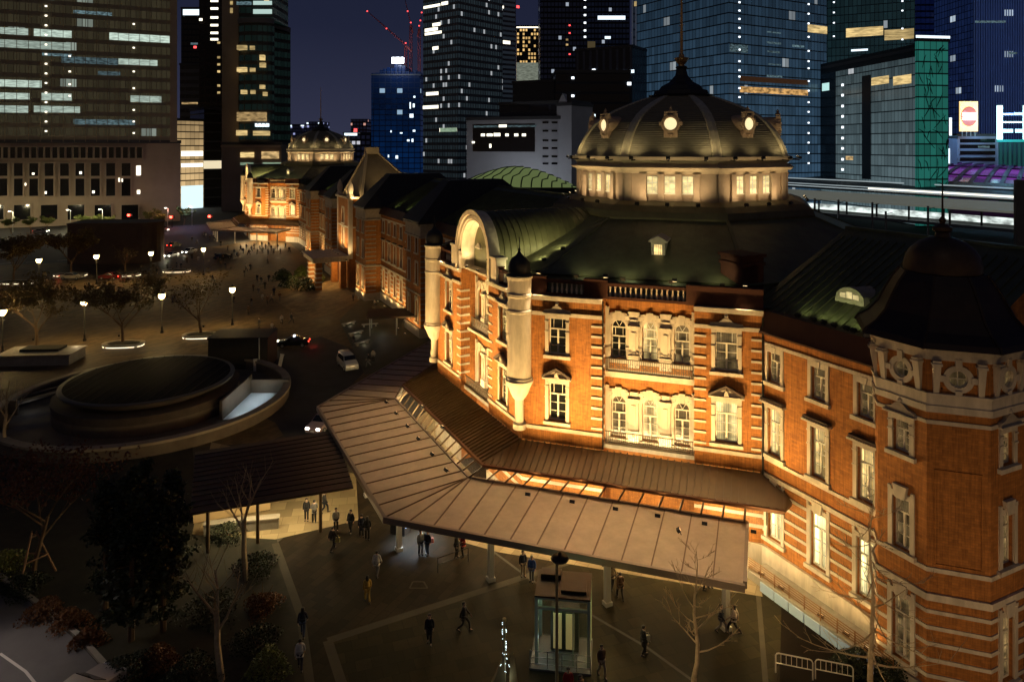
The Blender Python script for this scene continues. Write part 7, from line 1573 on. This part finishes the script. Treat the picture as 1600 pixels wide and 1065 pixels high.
b = MB(); b.box(0, L1, s1 * 1.0 - .2 if s1 > 0 else -1.2, s1 * 1.0 + .2 if s1 > 0 else -.8, 9.0, 10.7); b.build('lit_platform', lit_mat('platform_lights', (.88, 1, .95), 1.9, .75, (.35, .35, .8)), t1)
b = MB(); b.box(0, L1, *sorted((-s1 * 1.5, s1 * 18)), 7.4, 8.2); b.build('platform_deck', M('platform_deck', (.12, .13, .14), .7), t1)
for k in range(18): b = MB(); x = 20 + k * 9.5; b.box(x - .2, x + .2, *sorted((s1 * .2, s1 * .6)), 8.2, 12.2); b.build('post', DARKM, t1)
t2, L2, s2 = along('platform_roof', 'dark navy platform roof with white edge lines behind the pale one', 1240, 291, 1590, 313, 0, 0, 30, 13.6, PN, 'platform', group='platform roofs behind the station')
for yy, zz, mm in ((-.2, 13.9, 'cool'), (8, 14.2, 'dim')): b = MB(); b.box(0, L2, *sorted((s2 * yy - .25, s2 * yy + .25)), zz, zz + .3); b.build('edge_light', M('edge_line', (.6, .65, .65), .5, emit=(.8, .95, 1), es=.35), t2)
b = MB(); b.box(60, 120, *sorted((s2 * 3 - .3, s2 * 3 + .3)), 14.1, 14.5); b.build('train_windows', LW['bright'], t2)
t3, L3, s3 = along('platform_roof', 'farthest dark platform roof under the glass block', 1240, 280, 1590, 297, 0, 0, 26, 14.6, PN, 'platform', group='platform roofs behind the station')
b = MB(); b.box(0, L3, *sorted((-s3 * .2 - .25, -s3 * .2 + .25)), 14.9, 15.3); b.build('edge_light', M('edge_line'), t3)
for i, (x, y0, y1, lb) in enumerate(((1363, 316, 366, 'tall thin catenary mast left of the tower spire'), (1384, 330, 368, 'short pale mast beside the tall thin mast'), (1484, 328, 372, 'dark catenary mast right of the tower spire'), (1273, 310, 330, 'small mast near the dome foot'), (1310, 312, 332, 'small mast left of the tall thin mast'), (1450, 322, 340, 'small distant mast on the platform'))):
    p = at_y(x, y1, 150); q = at_y(x, y0, 150); t = thing('catenary_mast', (p.x, p.y, 0), lb, 'mast', 'catenary masts behind the station'); b = MB(); b.box(-.16, .16, -.16, .16, 0, q.z); b.box(-.3, .3, -.3, .3, 0, .5); b.build('mast', M('mast_steel', (.16, .17, .17), .5, .4), t)
    b = MB(); b.bar((0, 0, q.z - .6), (1.6, .4, q.z - .3), .1, .1); b.build('arm', M('mast_steel'), t)
def purple():
    t = thing('purple_roof', at_y(1520, 288, 300), 'purple glowing curved station roof at the right', 'roof'); o = t.location; b = MB(); rows = []
    for j in range(7):
        u = j / 6; rows.append([at_y(1438 + (1500 - 1438) * u * 1.0, 289 - 34 * math.sin(u * PI / 2), 300 + 45 * u) - o, at_y(1640, 299 - 36 * math.sin(u * PI / 2), 285 + 45 * u) - o])
    for j in range(6): b.add([rows[j][0], rows[j][1], rows[j + 1][1], rows[j + 1][0]], [(0, 1, 2, 3)])
    for j in range(6): b.add([rows[j][0] - Vector((0, 0, .5)), rows[j][1] - Vector((0, 0, .5)), rows[j + 1][1] - Vector((0, 0, .5)), rows[j + 1][0] - Vector((0, 0, .5))], [(0, 1, 2, 3)])
    b.build('roof', lit_mat('purple_roof_glow', (.52, .12, .85), .42, .8, (.06, .06, .2), (.1, .03, .15)), t)  # purple light on the roof put in as emission
    r = MB()
    for k in range(9):
        for j in range(6): r.bar(rows[j][0].lerp(rows[j][1], k / 8) + Vector((0, 0, .3)), rows[j + 1][0].lerp(rows[j + 1][1], k / 8) + Vector((0, 0, .3)), 1.6, .6)
    for j in (2, 4): r.bar(rows[j][0] + Vector((0, 0, .3)), rows[j][1] + Vector((0, 0, .3)), 2.0, .6)
    r.build('rib', M('purple_rib', (.05, .02, .07), .6), t); e = MB(); e.bar(rows[0][0], rows[0][1], .6, 1.6); e.build('edge', M('lilac_edge', (.5, .45, .6), .5, emit=(.75, .6, 1), es=.25), t)
purple()
def green_roof():
    d = 165; t = thing('green_barrel_roof', at_y(800, 293, d), 'pale green ribbed barrel roof behind the station', 'roof'); o = t.location; n = 26
    def row(u):
        r = []
        for k in range(n + 1):
            f = k / n; hh = math.sin(PI * f ** .82); p = at_y(694 + 208 * f, 293, d) - o; q = at_y(694 + 208 * f, 293 - 30 * hh, d) - o
            r.append(Vector((p.x + 6 * (1 - math.cos(u * PI / 2)) * (1 - f), 14 * (1 - math.cos(u * PI / 2)), p.z + (q.z - p.z) * math.sin(u * PI / 2))))
        return r
    R_ = [row(j / 8) for j in range(9)]; b = MB(); vs = [p for r in R_ for p in r] ; m = n + 1
    b.add(vs, [(j * m + k, j * m + k + 1, (j + 1) * m + k + 1, (j + 1) * m + k) for j in range(8) for k in range(n)]); bk = [p + Vector((0, 16, -.5)) for p in R_[8]]; b.add(R_[8] + bk, [(k, k + 1, m + k + 1, m + k) for k in range(n)])
    b.build('roof', M('green_roof_glow', (.20, .26, .10), .5, var=.15, scale=.3, emit=(.55, .72, .25), es=.17), t, True)  # emission stands in for the green light on this roof
    r = MB()
    for k in range(1, n, 2): r.tube([R_[j][min(n, k + j // 4)] + Vector((0, -.05, .06)) for j in range(9)], .16, 4)
    r.build('rib', M('green_rib', (.03, .05, .03), .6), t)
    w = MB(); w.add([R_[0][0], R_[0][-1], R_[0][-1] - Vector((0, 0, 12)), R_[0][0] - Vector((0, 0, 12))], [(0, 1, 2, 3)]); w.add([p + Vector((0, 1, 0)) for p in (R_[0][0], R_[0][-1], R_[0][-1] - Vector((0, 0, 12)), R_[0][0] - Vector((0, 0, 12)))], [(0, 1, 2, 3)]); w.build('base_wall', M('dark_green_wall', (.02, .03, .025), .7), t)
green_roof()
def edge_wall():
    p = at_y(1589, 340, 60); t = thing('grey_wall', (p.x, p.y, 0), 'grey wall strip at the extreme right edge', 'wall'); b = MB(); b.box(0, 8, 0, .4, 0, at_y(1589, 281, 60).z); b.build('wall_body', M('grey_wall_render', (.13, .13, .125), .8, var=.15), t)
edge_wall()
p = at_z(-70, 985); t = thing('street_light', p, 'added street light beside the lower left road, just out of the frame', 'street light'); _b = MB(); _b.lathe([(.12, 0), (.08, 8)], 0, 0, 8); _b.bar((0, 0, 8), (1.8, -.6, 8.2), .12, .12); _b.build('pole', STEEL, t); _b = MB(); _b.box(1.5, 2.2, -.9, -.5, 8.05, 8.2); _b.build('lamp_head', M('street_lamp_glow', (.8, .8, .7), .3, emit=(1, .9, .7), es=8), t); lamp('street_lamp_light', 'SPOT', (1.9, -.7, 7.9), t, 1100, (1, .84, .76), .3, (6, -5, 0), 100)  # unseen lamp added to light the lower left road
# far street: trees, signals, coloured lights in front of the left blocks
for i, (x, y, s, lb) in enumerate(((18, 356, .62, 'small street tree before the podium, leftmost'), (48, 354, .6, 'small green lit street tree before the podium'), (72, 352, .6, 'small street tree near the podium middle'), (128, 350, .6, 'small street tree behind the ventilation tower'), (152, 349, .6, 'small green street tree left of the red signal'), (172, 349, .55, 'small dark street tree by the red signal'), (238, 346, .75, 'round dark street tree before the plain podium wall'), (252, 346, .6, 'dark street tree beside the plain podium wall'), (287, 343, .8, 'dark street tree before the golden hall'))):
    p = at_z(x, y + 9); tree('street_tree', 'street', p, lb, 'street trees before the podium', i * 1.1, s, seed=31, h=9, trunk_h=2.4, r0=.2, spread=.7, levels=3, nb=3, leaves=2400, leaf_s=.3, leafmat=LEAFY)
for x, y, c, lb in ((203, 336, 'red', 'red traffic signal before the podium'), (269, 339, 'red', 'red traffic signal at the podium corner'), (329, 338, 'red', 'red traffic signal before the golden hall')):
    p = at_z(x, y + 16); z = at_y(x, y, p.y).z; t = thing('traffic_signal', (p.x, p.y, 0), lb, 'traffic signal', 'red traffic signals'); b = MB(); b.lathe([(.14, 0), (.1, max(3, z))], 0, 0, 8); b.build('pole', DARKM, t); h = MB(); h.box(-.9, .9, -.3, .1, max(3, z) - .4, max(3, z) + .4); h.build('head', DARKM, t); l = MB(); l.box(-.75, .1, -.4, -.3, max(3, z) - .35, max(3, z) + .35); l.build('red_lamp', M('signal_red', (.5, .02, .02), .3, emit=(1, .05, .03), es=16), t); lamp('signal_glow', 'POINT', (0, -1.0, max(3, z)), t, 130, (1, .08, .05), .3)
for x, y, e, c in ((20, 350, 900, (1, .85, .5)), (110, 347, 900, (1, .85, .5)), (160, 346, 800, (1, .9, .55)), (262, 343, 500, (1, .4, .3)), (300, 340, 500, (.4, .5, 1)), (-30, 352, 1000, (1, .85, .5))):
    p = at_z(x, y + 13); t = thing('street_light', p, {20: 'street light by the leftmost street tree', 110: 'street light before the podium middle', 160: 'street light near the left red signal', 262: 'street light at the podium corner', 300: 'street light before the golden hall', -30: 'street light just off the left edge'}[x], 'street light', 'street lights of the far road'); b = MB(); b.lathe([(.12, 0), (.08, 7)], 0, 0, 8); b.bar((0, 0, 7), (0, -1.6, 7.2), .12, .12); b.build('pole', STEEL, t); h = MB(); h.box(-.25, .25, -2.0, -1.2, 7.1, 7.25); h.build('lamp_head', M('street_lamp_glow', (.8, .8, .7), .3, emit=(1, .9, .7), es=8), t); lamp('street_lamp_light', 'POINT', (0, -1.6, 6.8), t, e * 2.3, c, .3)
# ================================================================== the smallest of very many like parts are gathered in one
def gather(root, nm, keep):
    W_ = root.matrix_basis; P = [o for o in root.children if o.type == 'MESH' and o.name.split('.')[0] == nm]
    P.sort(key=lambda o: ((W_ @ o.matrix_basis).translation - CP).length)
    ex = P[keep:]
    if len(ex) < 2: return
    b = MB(); mats = []
    def take(o, mx):
        me = o.data; ix = []
        for sl in o.material_slots:
            if sl.material not in mats: mats.append(sl.material)
            ix.append(mats.index(sl.material))
        off = len(b.v); b.v += [tuple(mx @ v.co) for v in me.vertices]
        for p in me.polygons: b.f.append([i + off for i in p.vertices]); b.m.append(ix[p.material_index] if ix else 0)
    for o in ex:
        take(o, o.matrix_basis)
        for c in list(o.children):
            if c.type == 'MESH': take(c, o.matrix_basis @ c.matrix_basis); bpy.data.objects.remove(c)
            else: m = o.matrix_basis @ c.matrix_basis; c.parent = root; c.matrix_basis = m
    for o in ex: bpy.data.objects.remove(o)
    b.build(nm, mats, root)['kind'] = 'stuff'
gather(ST, 'window', 100); gather(ST, 'floodlight', 100)
